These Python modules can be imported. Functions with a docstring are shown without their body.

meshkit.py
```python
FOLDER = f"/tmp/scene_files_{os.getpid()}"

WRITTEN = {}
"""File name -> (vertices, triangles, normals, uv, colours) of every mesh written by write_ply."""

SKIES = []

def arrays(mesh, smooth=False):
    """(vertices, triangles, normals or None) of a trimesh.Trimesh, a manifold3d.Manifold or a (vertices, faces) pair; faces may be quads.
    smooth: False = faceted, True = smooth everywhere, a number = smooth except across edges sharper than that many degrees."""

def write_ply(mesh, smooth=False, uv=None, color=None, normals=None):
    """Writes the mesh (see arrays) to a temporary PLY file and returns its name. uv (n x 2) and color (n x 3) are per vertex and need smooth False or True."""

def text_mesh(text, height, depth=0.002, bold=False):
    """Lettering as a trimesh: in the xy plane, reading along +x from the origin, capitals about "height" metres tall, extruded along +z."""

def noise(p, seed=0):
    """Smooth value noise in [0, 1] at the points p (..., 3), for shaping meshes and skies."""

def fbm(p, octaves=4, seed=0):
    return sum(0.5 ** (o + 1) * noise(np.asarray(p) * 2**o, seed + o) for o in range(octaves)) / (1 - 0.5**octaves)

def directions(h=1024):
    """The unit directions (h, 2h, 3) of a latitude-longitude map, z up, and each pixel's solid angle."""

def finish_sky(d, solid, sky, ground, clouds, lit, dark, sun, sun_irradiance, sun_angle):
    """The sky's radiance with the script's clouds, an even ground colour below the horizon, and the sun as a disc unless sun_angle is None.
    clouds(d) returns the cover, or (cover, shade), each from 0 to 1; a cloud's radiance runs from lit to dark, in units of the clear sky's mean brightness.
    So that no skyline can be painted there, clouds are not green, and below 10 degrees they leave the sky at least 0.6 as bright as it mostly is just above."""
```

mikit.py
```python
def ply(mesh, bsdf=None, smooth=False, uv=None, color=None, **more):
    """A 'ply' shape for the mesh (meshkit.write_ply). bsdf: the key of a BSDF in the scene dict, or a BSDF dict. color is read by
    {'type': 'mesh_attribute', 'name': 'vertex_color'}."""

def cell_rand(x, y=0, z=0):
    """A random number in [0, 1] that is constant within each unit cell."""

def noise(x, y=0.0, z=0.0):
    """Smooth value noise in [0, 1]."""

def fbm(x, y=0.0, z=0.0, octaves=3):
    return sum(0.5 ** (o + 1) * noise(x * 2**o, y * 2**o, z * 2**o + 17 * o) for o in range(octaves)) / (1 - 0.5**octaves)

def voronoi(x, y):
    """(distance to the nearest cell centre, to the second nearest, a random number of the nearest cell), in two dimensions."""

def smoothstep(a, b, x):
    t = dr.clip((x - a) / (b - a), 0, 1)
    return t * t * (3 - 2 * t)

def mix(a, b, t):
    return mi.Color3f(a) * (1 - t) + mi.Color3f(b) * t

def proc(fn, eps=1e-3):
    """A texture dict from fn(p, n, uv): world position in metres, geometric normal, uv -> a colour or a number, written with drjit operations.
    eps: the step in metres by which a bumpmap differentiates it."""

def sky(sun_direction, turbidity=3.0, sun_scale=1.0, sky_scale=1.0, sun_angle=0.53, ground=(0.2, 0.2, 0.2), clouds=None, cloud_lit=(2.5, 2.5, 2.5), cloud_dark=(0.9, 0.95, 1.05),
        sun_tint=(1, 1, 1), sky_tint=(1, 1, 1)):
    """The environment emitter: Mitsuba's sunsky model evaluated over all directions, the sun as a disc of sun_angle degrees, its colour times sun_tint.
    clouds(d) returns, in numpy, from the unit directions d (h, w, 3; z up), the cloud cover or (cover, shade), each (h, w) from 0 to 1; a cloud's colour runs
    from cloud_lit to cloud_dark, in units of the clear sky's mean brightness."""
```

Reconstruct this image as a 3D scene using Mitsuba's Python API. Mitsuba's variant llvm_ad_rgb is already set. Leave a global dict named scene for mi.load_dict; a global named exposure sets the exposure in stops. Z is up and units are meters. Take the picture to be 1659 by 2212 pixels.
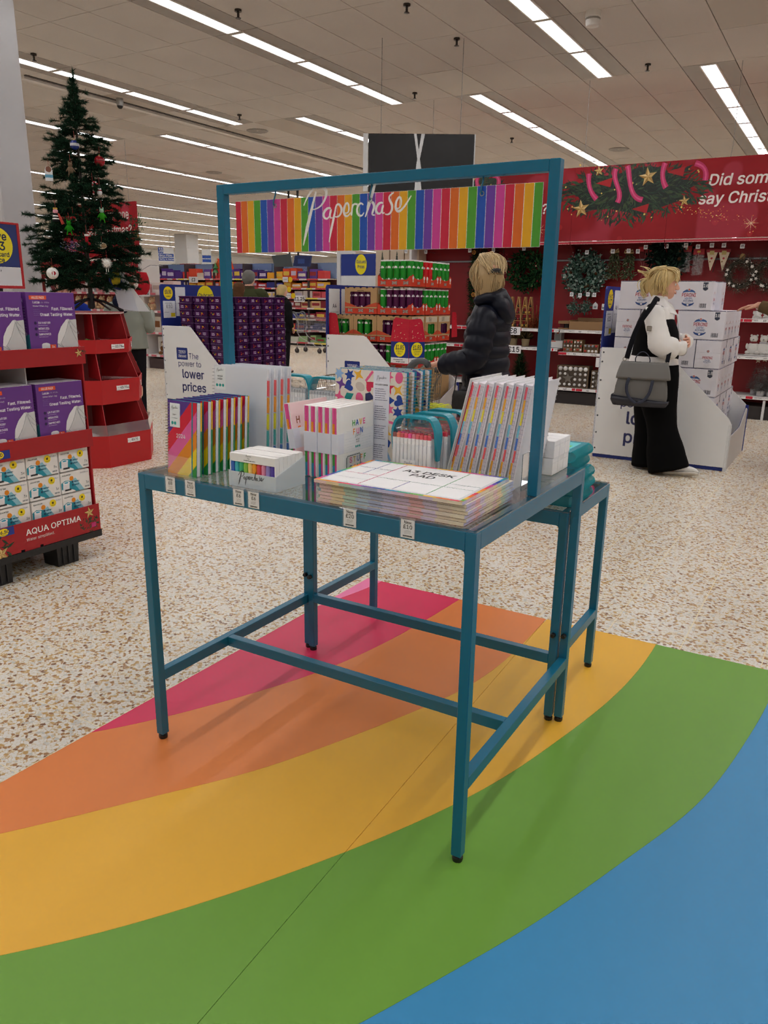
import math, random, numpy as np, trimesh, mitsuba as mi, drjit as dr, mikit, meshkit, manifold3d as m3
from mikit import fbm, noise, voronoi, smoothstep, mix, cell_rand
from scipy.spatial.transform import Rotation
TF = mi.ScalarTransform4f
scene, labels, place, count = {'type': 'scene'}, {}, {}, {}

# ---------------------------------------------------------------- camera, light, exposure
CAM = np.array([1.799, -1.554, 1.439])
FW, UP, RT = np.array([-0.4923, 0.8272, -0.2709]), np.array([-0.1522, 0.2252, 0.9624]), np.array([0.857, 0.515, 0.0154])
FOV = 53.561
scene['camera'] = {'type': 'perspective', 'fov': FOV, 'fov_axis': 'x', 'near_clip': 0.05, 'far_clip': 300.0,
                   'to_world': TF().look_at(origin=CAM.tolist(), target=(CAM + FW).tolist(), up=UP.tolist())}
exposure = 0.0
LAMP = (12.9, 12.9, 13.1)          # radiance of the fluorescent ceiling panels
CEIL = 4.2

def in_view(p, m=0.0):
    d = np.atleast_2d(p) - CAM
    z = d @ FW
    u, v = (d @ RT) / z * 1643.5 + 829.5, 1106 - (d @ UP) / z * 1643.5
    return (z > 0) & (u > -m) & (u < 1659 + m) & (v > -m) & (v < 2212 + m)

def dist(p):
    return float(np.linalg.norm(np.asarray(p, float) - CAM))

# ---------------------------------------------------------------- helpers
def lin(c):
    """sRGB '#rrggbb' or 0-255 tuple -> linear albedo"""
    if isinstance(c, str):
        c = [int(c[i:i + 2], 16) for i in (1, 3, 5)]
    c = np.asarray(c, float) / 255
    return np.where(c < 0.04045, c / 12.92, ((c + 0.055) / 1.055) ** 2.4)

def paint_uv(p, n, uv):
    """a piece's own flat colour, stored in its uv as two packed numbers"""
    r = dr.floor((uv.x + 0.25) / 256.0); g = dr.floor(uv.x + 0.25 - r * 256.0); b = dr.floor(uv.y + 0.25)
    c = mi.Color3f(r, g, b) / 255.0
    return c * c
COLOUR = mikit.proc(paint_uv)
def pack(c):
    q = np.round(np.sqrt(np.clip(c, 0, 1)) * 255)
    return np.c_[q[:, 0] * 256 + q[:, 1], q[:, 2]]

def principled(rough, spec=0.5, metal=0.0, **k):
    return {'type': 'twosided', 'bsdf': {'type': 'principled', 'base_color': COLOUR, 'roughness': rough, 'specular': spec, 'metallic': metal, **k}}

scene['matte'] = {'type': 'twosided', 'bsdf': {'type': 'diffuse', 'reflectance': COLOUR}}
scene['satin'] = principled(0.45)
scene['paint'] = principled(0.3, 0.5)
scene['gloss'] = principled(0.16, 0.5)
scene['metal'] = principled(0.28, 0.5, 1.0)
scene['brushed'] = principled(0.42, 0.5, 1.0)
scene['cloth'] = principled(0.9, 0.12, sheen=0.1)
scene['puffer'] = principled(0.42, 0.22)
scene['clear'] = {'type': 'thindielectric', 'int_ior': 1.49}
scene['film'] = {'type': 'blendbsdf', 'weight': 0.12, 'a': {'type': 'thindielectric', 'int_ior': 1.5}, 'b': {'type': 'twosided', 'bsdf': {'type': 'diffuse', 'reflectance': COLOUR}}}
scene['smoked'] = {'type': 'thindielectric', 'int_ior': 1.52, 'specular_transmittance': {'type': 'rgb', 'value': [0.66, 0.72, 0.74]}}

def M(x=0, y=0, z=0, rz=0, rx=0, ry=0, s=1.0):
    m = np.eye(4)
    m[:3, :3] = Rotation.from_euler('xyz', [rx, ry, rz], degrees=True).as_matrix() * s
    m[:3, 3] = (x, y, z)
    return m

def frame(o, x, y):
    """matrix with origin o, x axis along x, y axis along y (made orthogonal), z their normal"""
    x = np.asarray(x, float); x = x / np.linalg.norm(x)
    y = np.asarray(y, float); y = y - x * (x @ y); y = y / np.linalg.norm(y)
    m = np.eye(4); m[:3, 0], m[:3, 1], m[:3, 2], m[:3, 3] = x, y, np.cross(x, y), o
    return m

_B = np.array([[sx, sy, sz] for sx in (-1, 1) for sy in (-1, 1) for sz in (-1, 1)], float)
_BF = np.array([[0, 1, 3], [0, 3, 2], [4, 6, 7], [4, 7, 5], [0, 4, 5], [0, 5, 1], [2, 3, 7], [2, 7, 6], [0, 2, 6], [0, 6, 4], [1, 5, 7], [1, 7, 3]])
_CP = np.array([(np.array(s) * [1 - 0.2 * (k != 0), 1 - 0.2 * (k != 1), 1 - 0.2 * (k != 2)]) for s in _B for k in range(3)])
_CH = trimesh.convex.convex_hull(_CP)
_ci = [int(np.argmin(np.linalg.norm(_CP - v, axis=1))) for v in _CH.vertices]
_CS, _CK, _CF = _B[np.array(_ci) // 3], np.array(_ci) % 3, np.array(_CH.faces)
_txt = {}

def text_tris(s, bold):
    if (s, bold) not in _txt:
        m = meshkit.text_mesh(s, 1.0, 0.01, bold)
        f = m.faces[m.face_normals[:, 2] > 0.5]
        u, inv = np.unique(f.ravel(), return_inverse=True)
        _txt[s, bold] = (m.vertices[u] * [1, 1, 0], inv.reshape(-1, 3))
    return _txt[s, bold]

class MB:
    """collects coloured pieces; put() makes them ONE mesh of the scene"""
    def __init__(s): s.v, s.f, s.c, s.n = [], [], [], 0
    def raw(s, v, f, col, m=None):
        v = np.asarray(v, float); f = np.asarray(f, int)
        if f.shape[1] == 4: f = np.vstack([f[:, [0, 1, 2]], f[:, [0, 2, 3]]])
        if m is not None: v = v @ m[:3, :3].T + m[:3, 3]
        col = lin(col) if isinstance(col, (str, tuple)) else np.asarray(col, float)
        s.v.append(v); s.f.append(f + s.n); s.c.append(np.broadcast_to(col, v.shape)); s.n += len(v)
        return s
    def flat(s, v, f, col, m=None):
        v = np.asarray(v, float); f = np.asarray(f, int)
        if f.shape[1] == 4: f = np.vstack([f[:, [0, 1, 2]], f[:, [0, 2, 3]]])
        return s.raw(v[f].reshape(-1, 3), np.arange(3 * len(f)).reshape(-1, 3), col, m)
    def mesh(s, m, col, mat=None, sm=30):
        if hasattr(m, 'to_mesh'):
            q = m.to_mesh(); m = trimesh.Trimesh(q.vert_properties[:, :3], q.tri_verts, process=False)
        if sm is False: return s.flat(m.vertices, m.faces, col, mat)
        if sm is not True: m = trimesh.graph.smooth_shade(m, angle=np.radians(sm), facet_minarea=None)
        return s.raw(m.vertices, m.faces, col, mat)
    def box(s, a, b, col, ch=0.0, m=None):
        a, b = np.minimum(a, b).astype(float), np.maximum(a, b).astype(float)
        c, h = (a + b) / 2, (b - a) / 2
        if ch <= 0: return s.flat(c + _B * h, _BF, col, m)
        ch = min(ch, 0.45 * h.min() * 2)
        off = np.full((len(_CS), 3), ch); off[np.arange(len(_CS)), _CK] = 0
        return s.flat(c + _CS * (h - off), _CF, col, m)
    def quad(s, p, col, m=None):
        return s.flat(p, [[0, 1, 2, 3]], col, m)
    def rect(s, x0, y0, x1, y1, col, m=None, z=0.0):
        return s.quad([[x0, y0, z], [x1, y0, z], [x1, y1, z], [x0, y1, z]], col, m)
    def tube(s, path, r, col, n=8, m=None, cap=True):
        p = np.asarray(path, float); k = len(p)
        r = np.broadcast_to(np.asarray(r, float), (k,))
        t = np.gradient(p, axis=0); t /= np.linalg.norm(t, axis=1, keepdims=True) + 1e-12
        a = np.array([0, 0, 1.0]) if abs(t[0][2]) < 0.9 else np.array([1.0, 0, 0])
        v = []
        u = np.cross(t[0], a); u /= np.linalg.norm(u)
        for i in range(k):
            u = u - t[i] * (t[i] @ u); u /= np.linalg.norm(u) + 1e-12
            w = np.cross(t[i], u); an = np.arange(n) * 2 * np.pi / n
            v.append(p[i] + r[i] * (np.cos(an)[:, None] * u + np.sin(an)[:, None] * w))
        v = np.vstack(v); f = []
        for i in range(k - 1):
            for j in range(n):
                q, q2 = i * n + j, i * n + (j + 1) % n
                f += [[q, q2, q2 + n], [q, q2 + n, q + n]]
        if cap:
            f += [[0, j + 1, j] for j in range(1, n - 1)] + [[(k - 1) * n, (k - 1) * n + j, (k - 1) * n + j + 1] for j in range(1, n - 1)]
        return s.raw(v, f, col, m)
    def lathe(s, prof, col, n=20, m=None, sm=35):
        """profile of (r, z) points, spun about z"""
        p = np.asarray(prof, float); an = np.arange(n) * 2 * np.pi / n
        v = np.vstack([np.stack([r * np.cos(an), r * np.sin(an), 0 * an + z], 1) for r, z in p]); f = []
        for i in range(len(p) - 1):
            for j in range(n):
                a, b = i * n + j, i * n + (j + 1) % n
                if p[i][0] > 1e-9 or 1: f.append([a, b, b + n]); f.append([a, b + n, a + n])
        t = trimesh.Trimesh(v, f, process=True)
        t.update_faces(t.area_faces > 1e-14)
        return s.mesh(t, col, m, sm)
    def prism(s, poly, d, col, m=None, z0=0.0, sm=False):
        """polygon (list of xy, or shapely) extruded from z0 by d"""
        from shapely.geometry import Polygon
        g = poly if hasattr(poly, 'geom_type') else Polygon(poly)
        for q in getattr(g, 'geoms', [g]):
            t = trimesh.creation.extrude_polygon(q, d, engine='earcut'); t.apply_translation([0, 0, z0])
            s.mesh(t, col, m, sm)
        return s
    def sheet(s, poly, col, m=None, z=0.0):
        from shapely.geometry import Polygon
        g = poly if hasattr(poly, 'geom_type') else Polygon(poly)
        for q in getattr(g, 'geoms', [g]):
            v, f = trimesh.creation.triangulate_polygon(q, engine='earcut')
            s.raw(np.c_[v, np.full(len(v), z)], f, col, m)
        return s
    def disc(s, cx, cy, r, col, m=None, z=0.0, n=28, ry=None):
        a = np.arange(n) * 2 * np.pi / n
        return s.raw(np.c_[cx + r * np.cos(a), cy + (ry or r) * np.sin(a), np.full(n, z)], [[0, i, i + 1] for i in range(1, n - 1)], col, m)
    def ball(s, c, r, col, n=2, m=None, scale=(1, 1, 1)):
        t = trimesh.creation.icosphere(n, 1.0)
        return s.raw(t.vertices * np.asarray(scale) * r + c, t.faces, col, m)
    def text(s, t, h, x, y, col, m=None, z=0.0006, align='l', bold=False, w=None, sx=1.0):
        v, f = text_tris(t, bold); v = v * h; wid = v[:, 0].max()
        k = sx if w is None else w / wid
        v = v * [k, 1, 1]; wid *= k
        v = v + [x - (wid if align == 'r' else wid / 2 if align == 'c' else 0), y, z]
        return s.raw(v, f, col, m)
    def bars(s, x0, x1, y, h, col, rng, m=None, z=0.0005, gap=0.25):
        """a line of print too small to read"""
        x = x0
        while x < x1 - h * .3:
            w = h * rng.uniform(0.8, 2.6); w = min(w, x1 - x)
            s.rect(x, y, x + w, y + h * .7, col, m, z); x += w + h * gap
        return s
    def shape(s, mat):
        v, f, c = np.vstack(s.v), np.vstack(s.f), np.vstack(s.c)
        return mikit.ply((v, f), mat, smooth=True, uv=pack(c))

def uniq(k):
    n = count.get(k, -1) + 1; count[k] = n
    return k if n == 0 else f'{k}_{n:03d}'

def thing(name, label, cat, m=None, group=None, kind=None):
    k = uniq(name); place[k] = np.eye(4) if m is None else np.asarray(m, float)
    labels[k] = {'label': label}
    if kind != 'structure': labels[k]['category'] = cat
    if group: labels[k]['group'] = group
    if kind: labels[k]['kind'] = kind
    return k

def entry(k, shape, m):
    scene[k] = {**shape, 'to_world': TF(m.tolist())} if not np.allclose(m, np.eye(4)) else dict(shape)

def body(k, mb, mat='satin'):
    entry(k, mb.shape(mat) if isinstance(mb, MB) else mb, place[k]); return k

def part(k, name, mb, mat='satin', label=None, kind=None, m=None):
    """mb: an MB, or a ready shape dict that alike pieces share; m: matrix in the thing's own frame"""
    q = uniq(f'{k}__{name}'); root = k.split('__')[0]
    pm = place.get(k, place[root]) if m is None else place.get(k, place[root]) @ m
    place[q] = pm
    entry(q, mb.shape(mat) if isinstance(mb, MB) else mb, pm)
    if label or kind: labels[q] = {a: b for a, b in (('label', label), ('kind', kind)) if b}
    return q

def dup(src, label, m, name=None, group=None):
    """another of the same thing, its parts sharing the first one's meshes"""
    k = uniq(name or src.split('_0')[0]); place[k] = np.asarray(m, float)
    labels[k] = {**labels[src], 'label': label or labels[src]['label']}
    if group: labels[k]['group'] = group
    rel = place[k] @ np.linalg.inv(place[src])
    for q in [q for q in scene if q == src or q.startswith(src + '__')]:
        nk = k + q[len(src):]; place[nk] = rel @ place[q]
        d = dict(scene[q]); d.pop('to_world', None); entry(nk, d, place[nk])
        if q in labels and q != src: labels[nk] = labels[q]
    return k

ORD = ['first', 'second', 'third', 'fourth', 'fifth', 'sixth', 'seventh', 'eighth', 'ninth', 'tenth', 'eleventh', 'twelfth', 'thirteenth', 'fourteenth', 'fifteenth', 'sixteenth', 'seventeenth', 'eighteenth', 'nineteenth', 'twentieth']
def nth(i): return ORD[i] if i < 20 else f'{i + 1}' + ('th' if (i + 1) % 10 not in (1, 2, 3) else ('st', 'nd', 'rd')[(i + 1) % 10 - 1])

def spline(pts, n=24, closed=False):
    from scipy.interpolate import splprep, splev
    p = np.asarray(pts, float)
    if len(p) < 3: return np.linspace(p[0], p[-1], n)
    tck, _ = splprep(p.T, s=0, k=min(3, len(p) - 1), per=closed)
    return np.array(splev(np.linspace(0, 1, n), tck)).T

def stroke(mb, pts, wid, col, m=None, z=0.0006, n=20):
    """a brush stroke through points (x, y); wid: widths along it"""
    p = spline(pts, n); w = np.interp(np.linspace(0, 1, n), np.linspace(0, 1, len(np.atleast_1d(wid))), np.atleast_1d(wid)) / 2
    t = np.gradient(p, axis=0); t /= np.linalg.norm(t, axis=1, keepdims=True) + 1e-9
    nrm = np.c_[-t[:, 1], t[:, 0]]
    v = np.vstack([p + nrm * w[:, None], p - nrm * w[:, None]])
    f = [[i, i + 1, n + i + 1, n + i] for i in range(n - 1)]
    return mb.raw(np.c_[v, np.full(2 * n, z)], f, col, m)

# the brush-script shop name; unit: width about 5.3, height of a small letter about 0.55
SCRIPT = [([(.72, 1.55), (.5, .9), (.25, .15), (0, -.65)], (.07, .12, .15, .05)), ([(.05, 1.0), (.35, 1.45), (.9, 1.72), (1.25, 1.55), (1.15, 1.15), (.75, .85), (.5, .82)], (.05, .07, .1, .14, .1, .06, .03)),
          ([(1.5, .82), (1.25, .8), (1.12, .52), (1.3, .42), (1.52, .78), (1.45, .5), (1.6, .45)], (.06, .1, .1, .06, .06, .1, .04)),
          ([(1.78, .95), (1.66, .5), (1.45, -.3), (1.4, -.55)], (.06, .1, .1, .04)), ([(1.7, .7), (1.95, .95), (2.05, .75), (1.85, .48), (1.7, .5)], (.04, .08, .1, .07, .04)),
          ([(2.15, .65), (2.42, .88), (2.35, 1.0), (2.17, .75), (2.25, .5), (2.5, .62)], (.04, .07, .08, .1, .08, .04)),
          ([(2.62, .95), (2.55, .5)], (.07, .08)), ([(2.57, .65), (2.72, .95), (2.86, .92)], (.04, .07, .07)),
          ([(3.15, .9), (2.98, .95), (2.85, .62), (2.98, .48), (3.18, .6)], (.05, .08, .1, .08, .04)),
          ([(3.82, 1.95), (3.6, 1.35), (3.35, .65), (3.25, .42)], (.07, .12, .11, .05)), ([(3.35, .62), (3.6, .98), (3.68, .8), (3.6, .5), (3.72, .48)], (.04, .07, .1, .09, .04)),
          ([(4.12, .92), (3.9, .9), (3.8, .6), (3.95, .52), (4.13, .85), (4.08, .55), (4.2, .55)], (.06, .09, .1, .06, .06, .09, .04)),
          ([(4.62, 1.3), (4.42, 1.05), (4.55, .8), (4.45, .52), (4.22, .5)], (.05, .08, .1, .08, .04)),
          ([(4.7, .72), (4.98, .95), (4.92, 1.12), (4.72, .85), (4.82, .58), (5.1, .72), (5.45, 1.15)], (.04, .07, .08, .1, .08, .06, .03))]
def script(mb, x, y, w, col, m=None, z=0.0006, n=14):
    k = w / 5.4
    for pts, wd in SCRIPT: stroke(mb, [(x + a * k, y + b * k) for a, b in pts], [q * k * 1.15 for q in wd], col, m, z, n)

TEAL = '#0f6583'
WHITE = '#eeeeec'
# ---------------------------------------------------------------- floor
def terrazzo(p, n, uv):
    x, y = p.x, p.y
    wx, wy = x + 0.004 * noise(x * 90, y * 90, 3.0), y + 0.004 * noise(x * 90, y * 90, 9.0)
    d1, d2, r = voronoi(wx * 70, wy * 78)
    e1, e2, q = voronoi(wx * 150 + 7, wy * 170 + 3)
    base = mix([0.60, 0.47, 0.26], [0.74, 0.66, 0.50], noise(x * 25, y * 25, 1.0))
    small = mix([0.55, 0.38, 0.18], [0.80, 0.77, 0.68], smoothstep(0.25, 0.6, q))
    base = mix(base, small, smoothstep(0.10, 0.26, e2 - e1))
    chip = mix([0.78, 0.76, 0.70], [0.58, 0.58, 0.53], smoothstep(0.60, 0.72, r))
    chip = mix(chip, [0.38, 0.21, 0.09], smoothstep(0.74, 0.75, r))
    chip = mix(chip, [0.53, 0.34, 0.13], smoothstep(0.86, 0.87, r))
    chip = mix(chip, [0.22, 0.11, 0.06], smoothstep(0.95, 0.952, r))
    c = mix(base, chip, smoothstep(0.08, 0.17, d2 - d1) * smoothstep(0.12, 0.18, r))
    return c * (0.87 + 0.12 * noise(x * 1.3, y * 1.3, 5.0))
scene['terrazzo'] = {'type': 'principled', 'base_color': mikit.proc(terrazzo), 'roughness': 0.30, 'specular': 0.5}
PX, PY, GX, GY = 0.3175, 0.3125, -0.538, -0.054
k = thing('floor', 'cream and brown terrazzo shop floor laid in square tiles', '', kind='structure')
b = MB(); b.box([-36.5, -9, -0.05], [9, 46, -0.0005], '#e6d9b4')
body(k, b, 'satin')
tile = MB().box([0.0015, 0.0015, -0.02], [PX - 0.0015, PY - 0.0015, 0], '#cbbd9c', 0.0008).shape('terrazzo')
cells = [(GX + i * PX, GY + j * PY) for i in range(-113, 30) for j in range(-28, 147)]
cc = np.array([(x + PX / 2, y + PY / 2, 0) for x, y in cells])
vis = in_view(cc, 30) & ~((cc[:, 0] > -0.1) & (cc[:, 1] < 1.55) & (cc[:, 1] > -1.3)) & ~((cc[:, 0] > -2.3) & (cc[:, 0] < -1.85) & (cc[:, 1] > 0.3) & (cc[:, 1] < 1.1))
order = np.argsort(np.linalg.norm(cc - CAM, axis=1) + 1e3 * ~vis)
near = set(order[:290].tolist())
rest = MB()
q = np.array([c for i, c in enumerate(cells) if i not in near])
v = np.stack([np.c_[q[:, 0] + a, q[:, 1] + c, 0 * q[:, 0]] for a, c in ((.0015, .0015), (PX - .0015, .0015), (PX - .0015, PY - .0015), (.0015, PY - .0015))], 1).reshape(-1, 3)
rest.raw(v, np.arange(len(v)).reshape(-1, 4), '#cbbd9c')
for i in order[:290]: part(k, 'tile', tile, m=M(*cells[i]))
part(k, 'distant_tiles', rest, 'terrazzo', kind='stuff')

# rainbow vinyl mat under the tables
from shapely.geometry import Polygon, LineString, box as sbox
def vinyl_bump(p, n, uv): return noise(p.x * 900, p.y * 900) * 0.6 + noise(p.x * 330, p.y * 330) * 0.4
scene['vinyl'] = {'type': 'bumpmap', 'arbitrary': {'type': 'proc', 'fn': mikit.proc(vinyl_bump)['fn'], 'eps': 3e-4}, 'scale': 0.00012, 'bsdf': {'type': 'principled', 'base_color': COLOUR, 'roughness': 0.42, 'specular': 0.45}}
edges = [[(-.13, 1.68), (-.169, 1.405), (-.205, 1.25), (-.25, 1.0)],
         [(.326, 1.68), (.292, 1.242), (.161, .614), (.056, .367), (-.099, .071), (-.24, -.13)],
         [(.775, 1.68), (.775, 1.3), (.727, .858), (.66, .646), (.504, .256), (.392, .025), (.241, -.206), (.101, -.415), (-.005, -.565), (-.25, -.86)],
         [(1.27, 1.68), (1.262, 1.388), (1.223, 1.051), (1.148, .696), (1.076, .422), (.994, .198), (.857, -.09), (.669, -.413), (.485, -.672), (.368, -.808), (.0, -1.19), (-.25, -1.42)],
         [(1.748, 1.68), (1.737, 1.378), (1.689, .99), (1.61, .586), (1.491, .25), (1.357, -.089), (1.254, -.306), (1.147, -.52), (.85, -1.0), (.5, -1.45), (.2, -1.75)],
         [(2.25, 1.68), (2.22, 1.2), (2.1, .5), (1.95, 0), (1.6, -.8), (1.2, -1.45), (.9, -1.8)]]
area = sbox(-.214, -1.7, 2.7, 1.672)
k = thing('floor_mat', 'rainbow striped vinyl mat laid on the terrazzo floor under the teal tables', 'mat')
prev = None
seam = LineString([(.770, 1.7), (.866, -.75), (.90, -1.8)]).buffer(0.0008)
for e, col, nm in zip(edges + [None], ['#ef7fae', '#d9325c', '#e08244', '#e8b038', '#6c9f3a', '#3a8cc0', '#1e4d9e'], ['pink', 'red', 'orange', 'yellow', 'green', 'blue', 'dark blue']):
    left = Polygon(spline(e, 60).tolist() + [(-5, -6), (-5, 1.68)]).buffer(0) if e else sbox(-5, -5, 5, 5)
    g = left.intersection(area)
    cur = g if prev is None else g.difference(prev)
    prev = g
    cur = cur.buffer(-0.0003).difference(seam)
    for q in getattr(cur, 'geoms', [cur]):
        if q.area > 1e-3:
            part(k, 'stripe', MB().prism(q, 0.0022, col, z0=0.0004), 'vinyl', f'{nm} stripe')

# ---------------------------------------------------------------- ceiling and its lights
CXW, CYW = 0.612, 1.185
def plaster(p, n, uv):
    t = noise(p.x * 260, p.y * 260) * 0.05 + 0.06 * noise(p.x * 2.1, p.y * 2.1, 4.0)
    return mi.Color3f(0.69, 0.64, 0.59) * (0.92 + t)
scene['plaster'] = {'type': 'twosided', 'bsdf': {'type': 'diffuse', 'reflectance': mikit.proc(plaster)}}
k = thing('ceiling', 'suspended ceiling of pale rectangular tiles with rows of lights', '', kind='structure')
body(k, MB().box([-36.5, -9, CEIL + .012], [9, 46, CEIL + .05], '#57514b'), 'matte')
mkt = lambda col: MB().box([.004, .004, 0], [CXW - .004, CYW - .004, .012], col, 0.002)
t_plain, t_smooth, t_pan = mkt('#cdc4ba').shape('plaster'), mkt('#b5aba0').shape('satin'), mkt('#9d968e').shape('satin')
rng = random.Random(5)
cells = []
for i in range(-58, 19):
    for j in range(-16, 32):
        x, y = -1.711 + i * CXW, 9.2 + j * CYW
        pan = (i % 5 == 0) if y < 9.19 else (i % 5 == 2)
        cells.append((x, y, 'pan' if pan else 'smooth' if rng.random() < 0.12 else 'plain'))
cc = np.array([(x + CXW / 2, y + CYW / 2, CEIL) for x, y, _ in cells])
order = np.argsort(np.linalg.norm(cc - CAM, axis=1) + 1e3 * ~in_view(cc, 60))
for i in order[:290]:
    x, y, kd = cells[i]
    part(k, 'tile', {'plain': t_plain, 'smooth': t_smooth, 'pan': t_pan}[kd], m=M(x, y, CEIL))
for kd, mt, col in (('plain', 'plaster', '#cdc4ba'), ('smooth', 'satin', '#b5aba0'), ('pan', 'satin', '#9d968e')):
    b = MB()
    for i in order[290:]:
        if cells[i][2] == kd:
            x, y, _ = cells[i]; b.flat([[x + .004, y + .004, CEIL], [x + CXW - .004, y + .004, CEIL], [x + CXW - .004, y + CYW - .004, CEIL], [x + .004, y + CYW - .004, CEIL]], [[0, 3, 2, 1]], col)
    part(k, 'distant_tiles', b, mt, kind='stuff')

def lamp(weight): return {'emitter': {'type': 'area', 'radiance': {'type': 'rgb', 'value': list(LAMP)}, 'sampling_weight': weight}}
LW, LL = 0.168, 1.115
fr = MB()
for a, c in (((-LW / 2 - .016, -LL / 2 - .016), (LW / 2 + .016, -LL / 2)), ((-LW / 2 - .016, LL / 2), (LW / 2 + .016, LL / 2 + .016)), ((-LW / 2 - .016, -LL / 2), (-LW / 2, LL / 2)), ((LW / 2, -LL / 2), (LW / 2 + .016, LL / 2))):
    fr.box([*a, -.012], [*c, 0], '#e8e6e2')
fr = fr.shape('satin')
def diffuser(w, pts=((0, 0),), l=LL):
    b = MB()
    for x, y in pts: b.flat([[x - LW / 2, y - l / 2, -.006], [x + LW / 2, y - l / 2, -.006], [x + LW / 2, y + l / 2, -.006], [x - LW / 2, y + l / 2, -.006]], [[0, 3, 2, 1]], '#ffffff')
    return {**b.shape('matte'), **lamp(w)}
hidden, far, shown = [], [], []
for zone in (0, 1):
    for r in range(-13, 4):
        x = -1.405 + (1.224 if zone else 0) + 3.06 * r
        for j in range(-14, 30):
            y = 9.2 + (j + .5) * CYW
            if (j >= 0) != bool(zone) or x > 8: continue
            if x < -19.9 and not zone: continue
            p = np.array([[x + a * LW, y + c * LL / 2, CEIL] for a in (-.5, .5) for c in (-1, 1)])
            v = in_view(p, 0).any()
            if v: shown.append((dist(p.mean(0)), zone, r, x, y))
            elif dist(p.mean(0)) < 16: hidden.append((x, y))
shown.sort()
rows = {}
for s_ in shown[:270]: rows.setdefault((s_[1], s_[2]), []).append(s_)
for (zone, r), ls in rows.items():
    ls.sort(key=lambda t: t[4])
    zr = sorted([q for q in rows if q[0] == zone], key=lambda t: -t[1]).index((zone, r))
    for i, (d, _, _, x, y) in enumerate(ls):
        t = thing('ceiling_light', f'ceiling light, {nth(i)} from the near end, {nth(zr)} row from the right, {"far" if zone else "near"} half', 'ceiling light', M(x, y, CEIL), 'ceiling lights in rows')
        part(t, 'diffuser', diffuser(1.0 if d < 14 else 0.12))
        part(t, 'frame', fr)
far = [(x, y) for _, _, _, x, y in shown[270:]]
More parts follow.
